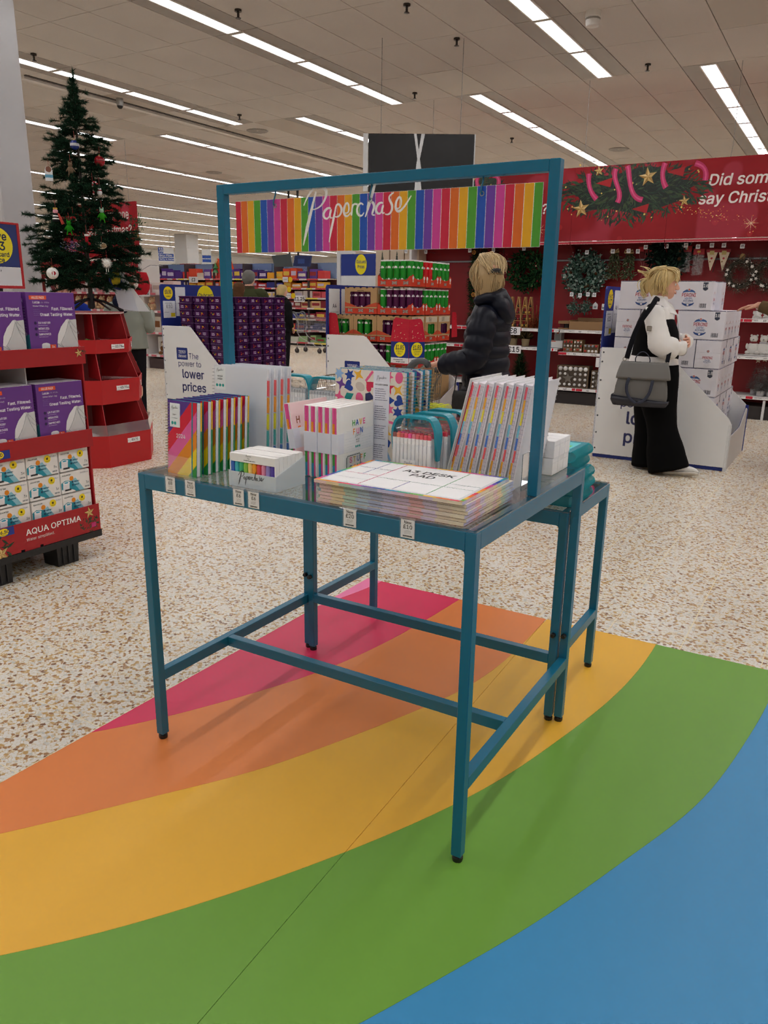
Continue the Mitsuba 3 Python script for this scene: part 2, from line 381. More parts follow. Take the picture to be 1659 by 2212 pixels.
for nm, pts, w in (('distant_ceiling_lights', far, 2.0), ('ceiling_lights_out_of_frame', hidden, 40.0)):
    if pts:
        t = thing(nm, 'more of the long bright ceiling lights, in rows far away and beyond the frame' if nm[0] == 'c' else 'faint far ends of the rows of ceiling lights', 'ceiling light', M(0, 0, CEIL), kind='stuff')
        e_ = diffuser(w, pts)
        body(t, e_)

# ---------------------------------------------------------------- walls, pillars
def struct(name, label, b, mat='matte', m=None):
    t = thing(name, label, '', m, kind='structure'); body(t, b, mat); return t
w = struct('wall_left', 'white panelled far wall on the left of the store', MB().box([-36.6, -9, 0], [-36.4, 46, CEIL + .05], '#dcdcda'))
jm = MB().box([-.03, 0, 0], [0, 2.38, 3.9], '#eef0f1', .01).shape('satin')
for i in range(12): part(w, 'panel', jm, m=M(-36.37, 17 + i * 2.4, .2))
struct('wall_back', 'white wall at the far back of the store', MB().box([-36.5, 46, 0], [9, 46.2, CEIL + .05], '#d6d4d0'))
struct('wall_right', 'pale wall to the right of the store', MB().box([8.9, -9, 0], [9.1, 46, CEIL + .05], '#b9b2a8'))
struct('wall_front', 'pale wall at the front of the store', MB().box([-36.5, -9.2, 0], [9, -9, CEIL + .05], '#b9b2a8'))
t = struct('wall_pillar', 'pale grey square pillar behind the Christmas tree', MB().box([-5.78, 3.12, 0], [-5.18, 3.47, CEIL], '#b5b4b6', .012), 'satin')
part(t, 'corner_strip', MB().box([-5.9, 3.10, 0], [-5.30, 3.13, CEIL], '#e3e4e6', .004), 'satin')
struct('wall_pillar', 'square pillar standing far back in the store between two aisle signs', MB().box([-26.5, 26.1, 0], [-25.7, 26.9, CEIL], '#c3c4c6', .02), 'satin')
b = MB(); b.box([-.045, 0, -.045], [.045, 26, 0], '#dcd9d4', .004); b.box([.045, .0, -.012], [.085, 26, 0], '#4a4642')
t = thing('ceiling_rail', 'long pale metal rail fixed under the ceiling above the tree', 'rail', M(-8.14, 5.6, CEIL)); body(t, b, 'satin')
# small fittings on the ceiling
b = MB(); b.lathe([(.001, 0), (.035, 0), (.035, -.02), (.012, -.025), (.012, -.07), (.028, -.075), (.028, -.08), (.001, -.082)], '#4a4846', 12); spr = b.shape('metal')
for (px, py), lab in (((514, 20), 'above the hanging striped board'), ((72, 115), 'beside the tree top'), ((517, 247), 'under the second row of lights'), ((896, 200), 'left of the black screen sign top'), ((1400, 138), 'above the long red banner'), ((987, 82), 'in the middle of the ceiling'), ((879, 8), 'at the very top of the picture'), ((1106, 298), 'right of the black screen sign')):
    d = FW + RT * (px - 829.5) / 1643.5 + UP * (1106 - py) / 1643.5
    p = CAM + d * (CEIL - CAM[2]) / d[2]
    t = thing('ceiling_sprinkler', f'small dark sprinkler head on the ceiling {lab}', 'sprinkler', M(p[0], p[1], CEIL), 'sprinkler heads'); body(t, spr)
t = thing('smoke_detector', 'white round smoke detector hanging from the ceiling at the top right', 'smoke detector', M(-.886, 6.864, CEIL))
part(t, 'body', MB().lathe([(.001, 0), (.075, 0), (.078, -.05), (.07, -.055), (.07, -.1), (.062, -.13), (.001, -.135)], '#d9d6d2', 24))
part(t, 'band', MB().lathe([(.0705, -.058), (.0735, -.062), (.0735, -.072), (.0705, -.076)], '#8e8a85', 24))
t = thing('dome_camera', 'dark dome security camera under the ceiling right of the tree', 'security camera', M(-7.95, 7.05, CEIL - .1))
part(t, 'housing', MB().lathe([(.001, .1), (.05, .1), (.052, .03), (.044, 0), (.001, 0)], '#8d8a86', 20)); part(t, 'dome', MB().ball([0, 0, .0], .042, '#171719', 2), 'gloss')
for px, py, lab in ((556, 282, 'near the rail'), (462, 372, 'deep in the store above the left post'), (1337, 322, 'over the red banner')):
    d = FW + RT * (px - 829.5) / 1643.5 + UP * (1106 - py) / 1643.5
    p = CAM + d * (CEIL - CAM[2]) / d[2]
    t = thing('air_vent', f'round grey air vent in the ceiling {lab}', 'air vent', M(p[0], p[1], CEIL), 'ceiling vents')
    body(t, MB().lathe([(.02, -.002), (.12, -.01), (.15, -.02), (.18, -.012), (.19, 0)], '#8f8a84', 20))
# ---------------------------------------------------------------- the two nesting display tables
S, W, D, H = 0.0285, 1.124, 0.853, 0.92
def fillet(b, x, z, sx, sz, y0, y1, r=.008):
    """little weld radius in the corner at (x, z), extruded along y"""
    pts = [(0, 0)] + [(r * (1 - math.cos(a)), r * (1 - math.sin(a))) for a in np.linspace(0, math.pi / 2, 5)]
    pts = [(x + sx * p, z + sz * q) for p, q in pts]
    n = len(pts); v = [[p, y, q] for y in (y0, y1) for p, q in pts]
    f = [[0, i, i + 1] for i in range(1, n - 1)] + [[n, n + i + 1, n + i] for i in range(1, n - 1)] + [[i, n + i, i + 1] for i in range(n - 1)] + [[i + 1, n + i, n + i + 1] for i in range(n - 1)]
    b.flat(v, f, TEAL)
def table(label, m, w, d, h, rail, zs, cross, low):
    t = thing('display_table', label, 'table', m)
    for x, y in ((0, 0), (w - S, 0), (0, d - S), (w - S, d - S)):
        b = MB().box([x, y, .021], [x + S, y + S, h - .004], TEAL, .0016)
        l = part(t, 'leg', b, 'paint')
        part(l, 'rubber_foot', MB().lathe([(.001, 0), (.0135, 0), (.0145, .004), (.0145, .012), (.011, .014), (.008, .021), (.001, .021)], '#141414', 16, M(x + S / 2, y + S / 2, .0026)), 'satin')
    hr = h - rail
    for a, c in (((S, 0), (w - S, S)), ((S, d - S), (w - S, d)), ((0, S), (S, d - S)), ((w - S, S), (w, d - S))):
        b = MB().box([*a, hr], [*c, h - .004], TEAL, .0014)
        if a[0] == S:
            fillet(b, S, hr, 1, -1, a[1], c[1]); fillet(b, w - S, hr, -1, -1, a[1], c[1])
        part(t, 'rail', b, 'paint')
    part(t, 'glass_top', MB().box([.001, .001, h - .0045], [w - .001, d - .001, h + .0015], '#223036', .001), 'smoked', 'tinted glass top')
    for x in (0, w - S): part(t, 'stretcher', MB().box([x, S, zs], [x + S, d - S, zs + .036], TEAL, .0014), 'paint')
    yc = cross * (d - S)
    part(t, 'stretcher', MB().box([S, yc, low], [w - S, yc + S, low + .036], TEAL, .0014), 'paint')
    return t
T1 = table('tall teal metal display table with a tinted glass top and a sign frame', M(), W, D, H, .05, .215, .40, .215)
b = MB(); y0, y1, x0, x1 = .386, .4145, .010, 1.128
for x in (x0, x1 - S): b.box([x, y0, H + .002], [x + S, y1, 1.773], TEAL, .0016)
b.box([x0 + S, y0, 1.773 - S], [x1 - S, y1, 1.773], TEAL, .0014)
part(T1, 'sign_frame', b, 'paint')
T2 = table('lower teal table with a glass top, nested behind the tall one', M(.031, .812, 0), 1.060, .51, .772, .05, .222, 0, .222)
def knob(t, x, y, z):
    part(t, 'clamp_knob', MB().lathe([(.001, .016), (.007, .016), (.0085, .012), (.0085, .002), (.006, 0), (.001, 0)], '#111111', 14, M(x, y, z, rx=90)), 'satin')
for x in (.0145, W - .0145): knob(T1, x, D - S, .335)
for x in (.0145, 1.0455): knob(T2, x, 0, .335)

# striped shop sign hanging in the frame
t = thing('hanging_sign', 'rainbow striped board with white brush lettering hanging in the teal frame', 'sign', M(.0805, .396, 1.569))
SW, SH = 1.004, .153
b = MB().box([0, 0, 0], [SW, .003, SH], '#f1f1ef')
part(t, 'board', b, 'satin')
cols = ['#c5203d', '#d9661f', '#e0a419', '#4a9a2c', '#1c4fae', '#6a3aa0', '#cc3d92']
n, pitch = 39, SW / 38.7
seq = ['#c5203d', '#d9661f', '#e0a419', '#4a9a2c', '#1c4fae', '#6a3aa0', '#cc3d92']
for i in range(n):
    xa, xb = i * pitch + .0005 - .004, min(i * pitch + pitch * .78, SW - .0004)
    if i == 0: xa = .0004
    part(t, 'stripe', MB().box([xa, -.0012, .0008], [xb, 0, SH - .0008], seq[i % 7]), 'satin')
lt = MB(); script(lt, .262, .062, .365, '#e9e9e7', frame([0, -.0016, 0], [1, 0, 0], [0, 0, 1]), 0, 22)
part(t, 'lettering', lt, 'satin', 'white brush lettering')
for x in (.1565, .4995, .8395):
    b = MB().tube([[x, -.004, .134], [x, -.0085, .139], [x, -.006, .15], [x, .002, .165], [x, .004, .180]], .0022, TEAL, 8)
    b.tube([[x + .0055 * math.cos(a), -.0016, .134 + .0055 * math.sin(a)] for a in np.linspace(0, 2 * math.pi, 13)], .0014, '#8a9096', 5, cap=False)
    part(t, 'hook', b, 'paint')
# price tickets clipped on the front rail
rng = random.Random(2)
PM = lambda x, y, z: frame([x, y, z], [1, 0, 0], [0, 0, 1])
for (x, pr), lab in zip(((.140, '£8'), (.220, '£10'), (.404, '£6'), (.458, '£6'), (.7745, '£20'), (.943, '£10')), ('leftmost, under the diaries', 'second from the left', 'left one below the marker boxes', 'right one below the marker boxes', 'left one below the desk pads', 'rightmost, nearest the front leg')):
    t = thing('price_ticket', f'white ticket reading New {pr} on the table rail, {lab}', 'price ticket', PM(x, -.0015, .8755), 'price tickets on the table rail')
    part(t, 'holder', MB().box([-.0215, -.0005, .0008], [.0215, .0505, .0028], '#dfe5e8').tube([[-.0215, .0505, .001], [.0215, .0505, .001]], .0026, '#a9bcc6', 6), 'clear', 'clear holder')
    b = MB().box([-.019, 0, 0], [.019, .046, .0006], '#e9eaea')
    b.text('New', .0072, 0, .036, '#222222', None, .001, 'c', True); b.text(pr, .0098, 0, .0235, '#111111', None, .001, 'c', True)
    for yy in (.018, .0145, .011): b.bars(-.009, .009, yy, .0014, '#8b8b8b', rng, None, .001)
    b.bars(-.013, .013, .003, .005, '#3a3a3a', rng, None, .001, .08)
    part(t, 'card', b)
# ---------------------------------------------------------------- stationery on the tall table
ZT = H + .0022
rng = random.Random(11)
RAIN = ['#5b3b8f', '#d8243f', '#e0609f', '#e58a1f', '#f2d51f', '#2f9a46', '#12799b', '#6fb6d2', '#2e3b86']
def clip_poly(x0, x1, lo, hi, slope, h, w):
    """band between two slanted lines inside a w x h cover"""
    g = Polygon([(-1, lo + slope * -1), (2, lo + slope * 2), (2, hi + slope * 2), (-1, hi + slope * -1)]).intersection(sbox(0, 0, w, h))
    return g
def rainbow(b, w, h, m, slope=1.05, z=.0004, st=.052, start=.165):
    for i, c in enumerate(RAIN):
        g = clip_poly(0, w, start - (i + 1) * st, start - i * st if i else 9, slope, h, w)
        if not g.is_empty: b.sheet(g, c, m, z)
    return b
def spiral(b, x, y, z0, z1, r, n, col, wire=.0009, axis='z', seg=10):
    """wire binding: n loops about the edge line, from z0 to z1"""
    for i in range(n):
        z = z0 + (z1 - z0) * (i + .5) / n
        a = np.linspace(0, 2 * math.pi, seg + 1)
        p = np.stack([x + r * np.cos(a), y + r * np.sin(a), np.full(seg + 1, z) + np.linspace(-.0008, .0008, seg + 1)], 1)
        if axis == 'x': p = p[:, [2, 0, 1]]
        if axis == 'y': p = p[:, [0, 2, 1]]
        b.tube(p, wire, col, 4, cap=False)
    return b
FR = frame([0, 0, 0], [1, 0, 0], [0, 0, 1])       # cover plane facing -y
SD = lambda x: frame([x, 0, 0], [0, 1, 0], [0, 0, 1])   # cover plane facing +x
def diary(label, m, front=False):
    w, h, t = .126, .218, .019
    k = thing('diary', label, 'diary', m, 'rainbow diaries')
    b = MB().box([0, 0, 0], [w, .0016, h], '#2c6a8a').box([0, t - .0016, 0], [w, t, h], '#2c6a8a'); rainbow(b, w, h, FR @ M(0, 0, 0), z=.0003)
    b.quad([[w, 0, 0], [w, .0016, 0], [w, .0016, h], [w, 0, h]], '#12799b'); b.quad([[0, t, h], [0, 0, h], [w, 0, h], [w, t, h]], '#7db4cf') if False else None
    part(k, 'cover', b, 'gloss')
    part(k, 'pages', MB().box([.004, .0018, .002], [w - .003, t - .0018, h - .002], '#e9eaf1', .0004))
    part(k, 'elastic', MB().box([w - .021, -.0009, -.0003], [w - .0165, t + .0009, h + .0003], '#1d7f8f'), 'satin', 'teal elastic band')
    part(k, 'edge_trim', MB().box([w - .002, t - .003, h * .62], [w + .0006, t + .0004, h], '#e8b62a').box([w - .002, t - .003, 0], [w + .0006, t + .0004, h * .62], '#2b8a5c'), 'satin')
    part(k, 'spiral', spiral(MB(), -.003, t / 2, .006, h - .006, .013, 24, '#c9c2a8', .0011), 'metal', 'wire spiral binding')
    if front:
        lb = MB().box([.012, -.0022, h - .078], [.055, -.0006, h - .008], '#e4ebee', 0); fm = FR @ M(0, 0, .0023)
        script(lb, .018, h - .026, .03, '#33383c', fm); lb.text('DIARY', .0036, .033, h - .043, '#444444', fm, .0006, 'c', True)
        lb.bars(.02, .047, h - .052, .0022, '#7d8a8f', rng, fm); lb.disc(.024, h - .066, .005, '#2c9a94', fm, .0006); lb.disc(.036, h - .066, .005, '#2c9a94', fm, .0006)
        part(k, 'label', lb, 'satin')
        part(k, 'year', MB().text('2024', .0115, .058, h - .108, '#efe3ea', FR, .0011, 'c', True))
    return k
LE = lambda x, y, tilt=-7, rz=0: M(x, y, ZT, rz=rz) @ M(rx=tilt)
words = ['frontmost, dated 2024, ', 'second from the front', 'third from the front', 'fourth from the front', 'fifth from the front', 'sixth from the front', 'rearmost']
for i in range(7):
    diary(f'rainbow striped spiral diary, {words[i]} of the row at the table end', M(.0885 + (0, .002, -.001, .002, 0, .001, -.001)[i], .040 + .0335 * i, ZT, rz=(-4, 1, 2, 0, 1, -1, 0)[i]) @ M(rx=-4), i == 0)
k = thing('acrylic_stand', 'clear acrylic holder in front of the rainbow diaries', 'display stand', M(.118, .012, ZT))
part(k, 'front', MB().box([0, 0, 0], [.098, .002, .062], '#cfe3e6', .0006), 'clear'); part(k, 'base', MB().box([0, .002, 0], [.098, .02, .002], '#cfe3e6'), 'clear')

# frosted A4 notebooks with index tabs
TAB = ['#ef6e72', '#f0a63f', '#e6dd3c', '#56b3b0', '#4d78b8']
for i in range(4):
    w, h, t = .222, .298, .021
    k = thing('frosted_notebook', f'large frosted notebook, {["front one with a printed label", "second in the row", "third in the row", "rearmost in the row"][i]}, behind the rainbow diaries', 'notebook', M(.020 + .002 * i, .315 + .032 * i, ZT) @ M(rx=-3), 'frosted notebooks')
    b = MB().box([0, 0, 0], [w, .0009, h], '#dfe3ea').box([0, t - .0009, 0], [w, t, h], '#dfe3ea')
    part(k, 'cover', b, 'satin'); part(k, 'pages', MB().box([.008, .0012, .003], [w - .008, t - .0012, h - .003], '#eceef0'))
    tb = MB()
    for j, c in enumerate(TAB): tb.box([w - .014, t * .45, h - .034 - .053 * (j + 1)], [w + .0012, t * .55, h - .034 - .053 * j - .004], c)
    tb.box([w - .014, t * .75, h - .3], [w + .0012, t * .85, h - .03], '#dfe3ea')
    part(k, 'index_tabs', tb, 'satin', 'coloured index tabs')
    part(k, 'spiral', spiral(MB(), -.002, t / 2, .008, h - .008, .012, 26, '#b9bec2', .0007), 'metal')
    if i == 0:
        fm = FR @ M(0, 0, .0003); lb = MB().rect(.004, h - .078, .05, h - .004, '#e8edef', fm, .0002)
        script(lb, .012, h - .02, .03, '#3a3f42', fm); lb.text('MIXED', .0048, .027, h - .037, '#333333', fm, .0006, 'c', True); lb.text('PAGES', .0048, .027, h - .046, '#333333', fm, .0006, 'c', True)
        for q in (.014, .027, .04): lb.disc(q, h - .064, .0048, '#2c9a94', fm, .0006)
        lb.text('5', .026, .115, .178, '#c4ccd3', fm, .0004)
        part(k, 'label', lb)

# tray of pastel marker boxes
k = thing('marker_tray', 'grey card display tray with black brush lettering holding the pastel marker boxes', 'display tray', M(.349, .022, ZT))
w, d, hf, hb = .169, .132, .043, .082
side = [(0, 0), (d, 0), (d, hb), (d * .12, hf + .004), (0, hf)]
b = MB().box([0, 0, 0], [w, .0016, hf], '#c9d3d9').box([0, d - .0016, 0], [w, d, hb], '#c9d3d9').box([0, 0, 0], [w, d, .0014], '#c9d3d9')
for x in (0, w - .0016): b.prism(side, .0016, '#c9d3d9', frame([x, 0, 0], [0, 1, 0], [0, 0, 1]))
part(k, 'tray', b); lt = MB(); script(lt, .036, .017, .092, '#1c1d20', FR @ M(0, 0, .0003)); part(k, 'lettering', lt, 'satin', 'black brush lettering')
PAST = ['#3f6fc4', '#43b8c4', '#44b884', '#8fca4c', '#f3d67d', '#f0a126', '#e0475a', '#e78fae', '#9f8fd0', '#5442a8']
mk = MB()
for i, c in enumerate(PAST):
    x = .0085 + i * .0159; mk.lathe([(.001, .008), (.0077, .008), (.0078, .062), (.006, .068), (.001, .068)], c, 12, M(x, .0085, 0))
mk = mk.shape('gloss')
for i in range(7):
    b = MB(); x0, x1, bd = .003, .166, .0168
    b.box([x0, 0, .069], [x1, bd, .092], '#f2f3f1', .0006).box([x0, bd - .001, .002], [x1, bd, .07], '#f0f1ef').box([x0, 0, .002], [x1, bd, .006], '#f0f1ef')
    b.box([x0, 0, .002], [x0 + .003, bd, .07], '#f2f3f1').box([x1 - .003, 0, .002], [x1, bd, .07], '#f2f3f1')
    q = thing('marker_box', f'white carton of ten pastel markers, {["frontmost with the colours showing", "second from the front", "third from the front", "fourth from the front", "fifth from the front", "sixth from the front", "rearmost"][i]} in the grey tray', 'marker box', M(.349, .0248 + .0178 * i, ZT + (.0018 + .0014 * (i % 3 == 1))), 'marker boxes in the grey tray')
    part(q, 'carton', b)
    if i == 0:
        fm = FR @ M(0, 0, .0004); lb = MB(); script(lb, .062, .0845, .02, '#45484b', fm); lb.text('MINI', .0024, .0725, .0795, '#333333', fm, .0006, 'c', True); lb.bars(.055, .096, .0745, .0026, '#55595c', rng, fm); part(q, 'print', lb)
        part(q, 'markers', mk)

# HAVE FUN notebooks
def fun(label, m, last=False, cover='#f1f1ee'):
    t, dp, h = .0222, .192, .212
    k = thing('lined_notebook', label, 'notebook', m, 'white notebooks with pink page blocks')
    b = MB().box([t - .0012, 0, 0], [t, dp, h], cover).box([0, 0, 0], [.0012, dp, h], '#e7e6e3').box([0, dp - .0012, 0], [t, dp, h], '#e7e6e3')
    part(k, 'cover', b)
    p = MB(); e = [('#e68a1f', h * .52, h), ('#3f9b3f', h * .2, h * .52), ('#2a8fae', .002, h * .2)]
    for c, z0, z1 in e: p.box([.0014, .002, z0], [t * .40, dp - .002, min(z1, h - .0015)], c)
    p.box([.0014, .0018, h * .78], [t * .40, dp - .002, h - .0012], '#e2519a'); p.box([t * .44, .002, .002], [t * .66, dp - .002, h - .0012], '#e2519a'); p.box([t * .70, .002, .002], [t - .0014, dp - .002, h - .0012], '#ecebea')
    p.box([.0014, .0021, h - .0022], [t - .0014, dp - .002, h - .0008], '#f4f3f1')
    part(k, 'pages', p)
    part(k, 'band', MB().box([-.0006, -.0009, h * .36], [t + .0006, .03, h * .64], '#dfe3ee').box([t, .03, h * .36], [t + .0006, dp, h * .64], '#e9ebee'), 'satin', 'white paper band')
    if last:
        fm = SD(t + .0007); cols = ['#3f9b3f', '#2b55a8', '#f0b81c', '#e2519a']
        lt = MB()
        for s_, y, z, cs in (('HAVE', .072, .152, cols), ('FUN', .076, .126, ['#e8862a', '#d44a8e', '#2b55a8'])):
            x = y
            for ch, c in zip(s_, cs):
                lt.text(ch, .0165, x, z, c, fm, .0004, 'l', True); x += .0195
        for s_, z, cs in (('STUFF', .043, ['#e2619a', '#c9a92c', '#2b55a8', '#e8862a', '#3f9b3f']), ('DONE', .018, ['#2b3f78', '#e8862a', '#3f9b3f', '#d44a8e'])):
            x = .058
            for ch, c in zip(s_, cs):
                lt.text(ch, .0165, x, z, c, fm, .0004, 'l', True); x += .0195
        script(lt, .09, .117, .03, '#3a3f42', fm); lt.text('MIXED', .0042, .103, .107, '#444444', fm, .0006, 'c'); lt.text('PAGES', .0042, .103, .1, '#444444', fm, .0006, 'c')
        for y in (.093, .103, .113): lt.disc(y, .088, .0036, '#2c9a94', fm, .0006)
        for z in (.138 - .0002, .116, .108, .1, .092, .084, .076, .068): lt.rect(.03, z, dp - .004, z + .0005, '#c3cad6', fm, .0002)
        part(k, 'print', lt, 'satin', 'coloured lettering HAVE FUN STUFF DONE')
    return k
for i in range(5):
    fun(f'white pink-edged notebook, {["leftmost upright", "second", "third", "fourth", "rightmost, showing HAVE FUN,"][i]} in the row left of the desk pads', M(.455 + .0247 * i, .236 - .002 * (i % 2), ZT), i == 4)
k = fun('notebook with a pale pink cover leaning left of the HAVE FUN row', M(.414, .236, ZT) @ M(ry=-9.5), False, '#f3d3d6')
part(k, 'lettering', MB().text('H', .02, .02, .15, '#8d4a2c', SD(.0223), .0004, 'l', True).text('F', .02, .024, .12, '#e0701e', SD(.0223), .0004, 'l', True))
k = thing('acrylic_stand', 'small clear acrylic holder against the HAVE FUN cover', 'display stand', M(.579, .275, ZT))
part(k, 'front', MB().box([0, 0, 0], [.002, .075, .066], '#cfe3e6', .0006), 'clear'); part(k, 'rim', MB().tube([[.001, 0, 0], [.001, 0, .06], [.001, .006, .066], [.001, .07, .066], [.001, .075, .06], [.001, .075, 0]], .0011, '#4a5a60', 6), 'satin')

# patterned student planners
PCOL = ['#c8254a', '#e9b53a', '#1f3f95', '#0d8a84', '#6a3f8f', '#e25f8e', '#1d2557', '#8fb6dd', '#c9beb2']
def heart(s): a = np.linspace(0, 2 * np.pi, 22, endpoint=False); return np.c_[np.sin(a) ** 3, (13 * np.cos(a) - 5 * np.cos(2 * a) - 2 * np.cos(3 * a) - np.cos(4 * a)) / 16] * s
def star(s, n=5, q=.45, ph=0): a = np.arange(2 * n) * np.pi / n + ph + np.pi / 2; r = np.where(np.arange(2 * n) % 2, q, 1) * s; return np.c_[np.cos(a), np.sin(a)] * r[:, None]
def motif(b, w, h, m, seed, z=.0004, n=(7, 9), keep=None):
    r = random.Random(seed); c = sbox(0, 0, w, h)
    for i in range(n[0]):
        for j in range(n[1]):
            s = min(w / n[0], h / n[1]) * .54; kd = r.randrange(6); col = PCOL[r.randrange(9)]
            a = [heart(s), star(s * 1.1, 6, .5), star(s * 1.2, 4, .35), np.array([(-1, -.6), (1, -.6), (.4, .7), (-.6, .7)]) * s, np.c_[np.cos(np.linspace(0, 5.8, 14)), np.sin(np.linspace(0, 5.8, 14)) * .75] * s, np.array([(-1.1, -.4), (1.1, -.1), (1.1, .35), (-1.1, .05)]) * s][kd]
            t = r.uniform(0, 6.28); R_ = np.array([[math.cos(t), -math.sin(t)], [math.sin(t), math.cos(t)]])
            g = Polygon(a @ R_.T + [(i + .5 + r.uniform(-.12, .12)) * w / n[0], (j + .5 + r.uniform(-.12, .12)) * h / n[1]]).buffer(0).intersection(c)
            if keep is not None: g = g.difference(keep)
            for q in getattr(g, 'geoms', [g]):
                if q.geom_type == 'Polygon' and q.area > 1e-7: b.sheet(q, col, m, z)
for i in range(4):
    w, h, t = .25, .303, .027
    k = thing('student_planner', f'cream planner with paper-cut shapes, {["front one with a printed white band", "second from the front", "third from the front", "rearmost"][i]} of the wire-bound row', 'planner', M(.422 + .004 * i, (.440, .478, .522, .556)[i], ZT) @ M(rx=-1.5 - i * .5), 'patterned student planners')
    b = MB().box([0, 0, 0], [w, .0016, h], '#e6dfd2').box([0, t - .0016, 0], [w, t, h], '#12799b')
    if i == 0: motif(b, w, h, FR, 40 + i)
    else: motif(b, w, h, FR, 40 + i, n=(6, 8))
    part(k, 'cover', b, 'satin'); part(k, 'pages', MB().box([.004, .002, .003], [w - .006, t - .002, h - .003], '#dfe0ee'))
    part(k, 'spiral', spiral(MB(), w + .001, t / 2, .01, h - .01, .0155, 27, '#cbb98c', .0009), 'metal', 'brass wire binding')
    bm = MB()
    if i == 0:
        bm.rect(.142, -.0006, .2, h + .0006, '#e4e6f2', FR, .0011); bm.rect(0, 0, .0, 0, '#e4e6f2', FR)
        script(bm, .153, h - .026, .036, '#22252a', FR, .0016); bm.text('A4 STUDENT PLANNER', .0042, .171, h - .043, '#222222', FR, .0016, 'c', True, w=.046)
        r2 = random.Random(8)
        for z in np.arange(.03, h - .05, .0066):
            if int(z / .0066) % 9 not in (3, 4): bm.bars(.149, .149 + r2.uniform(.03, .044), z, .003, '#7b7d92', r2, FR, .0016)
        part(k, 'paper_band', bm, 'satin', 'white printed band')
    for q in range(14): b2 = None
# marker cases with teal handles
def rounded(p, n):
    """a polyline with its corners cut round, as n points"""
    p = np.asarray(p, float); q = [p[0]]
    for a, b, c in zip(p, p[1:], p[2:]):
        r = .016; u = b + (a - b) / np.linalg.norm(a - b) * r; w = b + (c - b) / np.linalg.norm(c - b) * r
        q += [(1 - t) ** 2 * u + 2 * t * (1 - t) * b + t * t * w for t in np.linspace(0, 1, 6)]
    q = np.array(q + [p[-1]]); s = np.r_[0, np.cumsum(np.linalg.norm(np.diff(q, axis=0), axis=1))]
    return np.stack([np.interp(np.linspace(0, s[-1], n), s, q[:, k]) for k in range(3)], 1)
def case(label, m, w=.132, d=.078, h=.152, small=False):
    k = thing('marker_case', label, 'marker case', m, 'clear marker cases with teal handles')
    b = MB(); n = 10; tips = ['#8d4a4a', '#f0876a', '#c9424c', '#ee4f72', '#f2459c', '#e0798f', '#e5606c', '#d94f5c', '#e2405c', '#d3304a']
    for i in range(n):
        for j in range(3):
            x, y = .009 + i * (w - .018) / (n - 1), .012 + j * (d - .024) / 2
            q = .0052
            b.box([x - q, y - q, .004], [x + q, y + q, h - .042], '#eceef2', .0012); b.box([x - q * .96, y - q * .96, h - .042], [x + q * .96, y + q * .96, h - .024], '#f4f5f6', .001)
            b.box([x - q * .96, y - q * .96, h - .026], [x + q * .96, y + q * .96, h - .012], tips[(i + 3 * j) % n] if not small else '#b9bcc0', .0016)
    part(k, 'markers', b, 'satin', kind='stuff')
    s = MB().box([0, 0, 0], [w, d, h - .006], '#dfe8ea', .004); s.box([w * .08, d * .08, h - .006], [w * .92, d * .92, h + .012], '#dfe8ea', .006); part(k, 'shell', s, 'clear', 'clear plastic shell')
    hp = [[-.005, d / 2, h * .42], [-.005, d / 2, h * .99], [.012, d / 2, h + .034], [w - .012, d / 2, h + .034], [w + .005, d / 2, h * .99], [w + .005, d / 2, h * .42]]
    p = rounded(hp, 40); hb = MB(); v, f = [], []
    for i, q in enumerate(p):
        tg = p[min(i + 1, 39)] - p[max(i - 1, 0)]; tg /= np.linalg.norm(tg); nn = np.array([-tg[2], 0, tg[0]])
        u = abs(i / 39 - .5) * 2; wd = .020 if u < .62 else .020 - .013 * (u - .62) / .38; th = .0036
        v += [q + nn * th + [0, wd, 0], q + nn * th - [0, wd, 0], q - nn * th - [0, wd, 0], q - nn * th + [0, wd, 0]]
    for i in range(39):
        for a in range(4): c = (a + 1) % 4; f.append([4 * i + a, 4 * i + c, 4 * i + 4 + c, 4 * i + 4 + a])
    f += [[0, 3, 2, 1], [156, 157, 158, 159]]
    part(k, 'handle', hb.flat(v, f, '#118a9e'), 'paint', 'teal carrying handle')
    fm = FR @ M(0, 0, .0006); lb = MB()
    lb.rect(w * .31, .022, w * .64, .066, '#eceff2', fm, .0006); script(lb, w * .36, .052, w * .22, '#2a2c30', fm, .001); lb.text('MARKER', .0048, w * .475, .039, '#222222', fm, .001, 'c', True); lb.text('PENS', .0048, w * .475, .030, '#222222', fm, .001, 'c', True)
    part(k, 'label', lb)
    return k
case('clear teal-handled case of pink-tipped markers, frontmost, right of the planners', M(.688, .342, ZT))
case('clear marker case directly behind the front pink-tipped one', M(.697, .428, ZT))
case('clear marker case furthest back in its row, only its handle showing', M(.700, .515, ZT))
case('tall clear case of grey-tipped markers, half behind the frosted notebooks', M(.012, .665, ZT), .125, .078, .205, True)
case('tall clear case of grey-tipped markers behind the leaning pink notebook', M(.152, .660, ZT), .132, .078, .205, True)

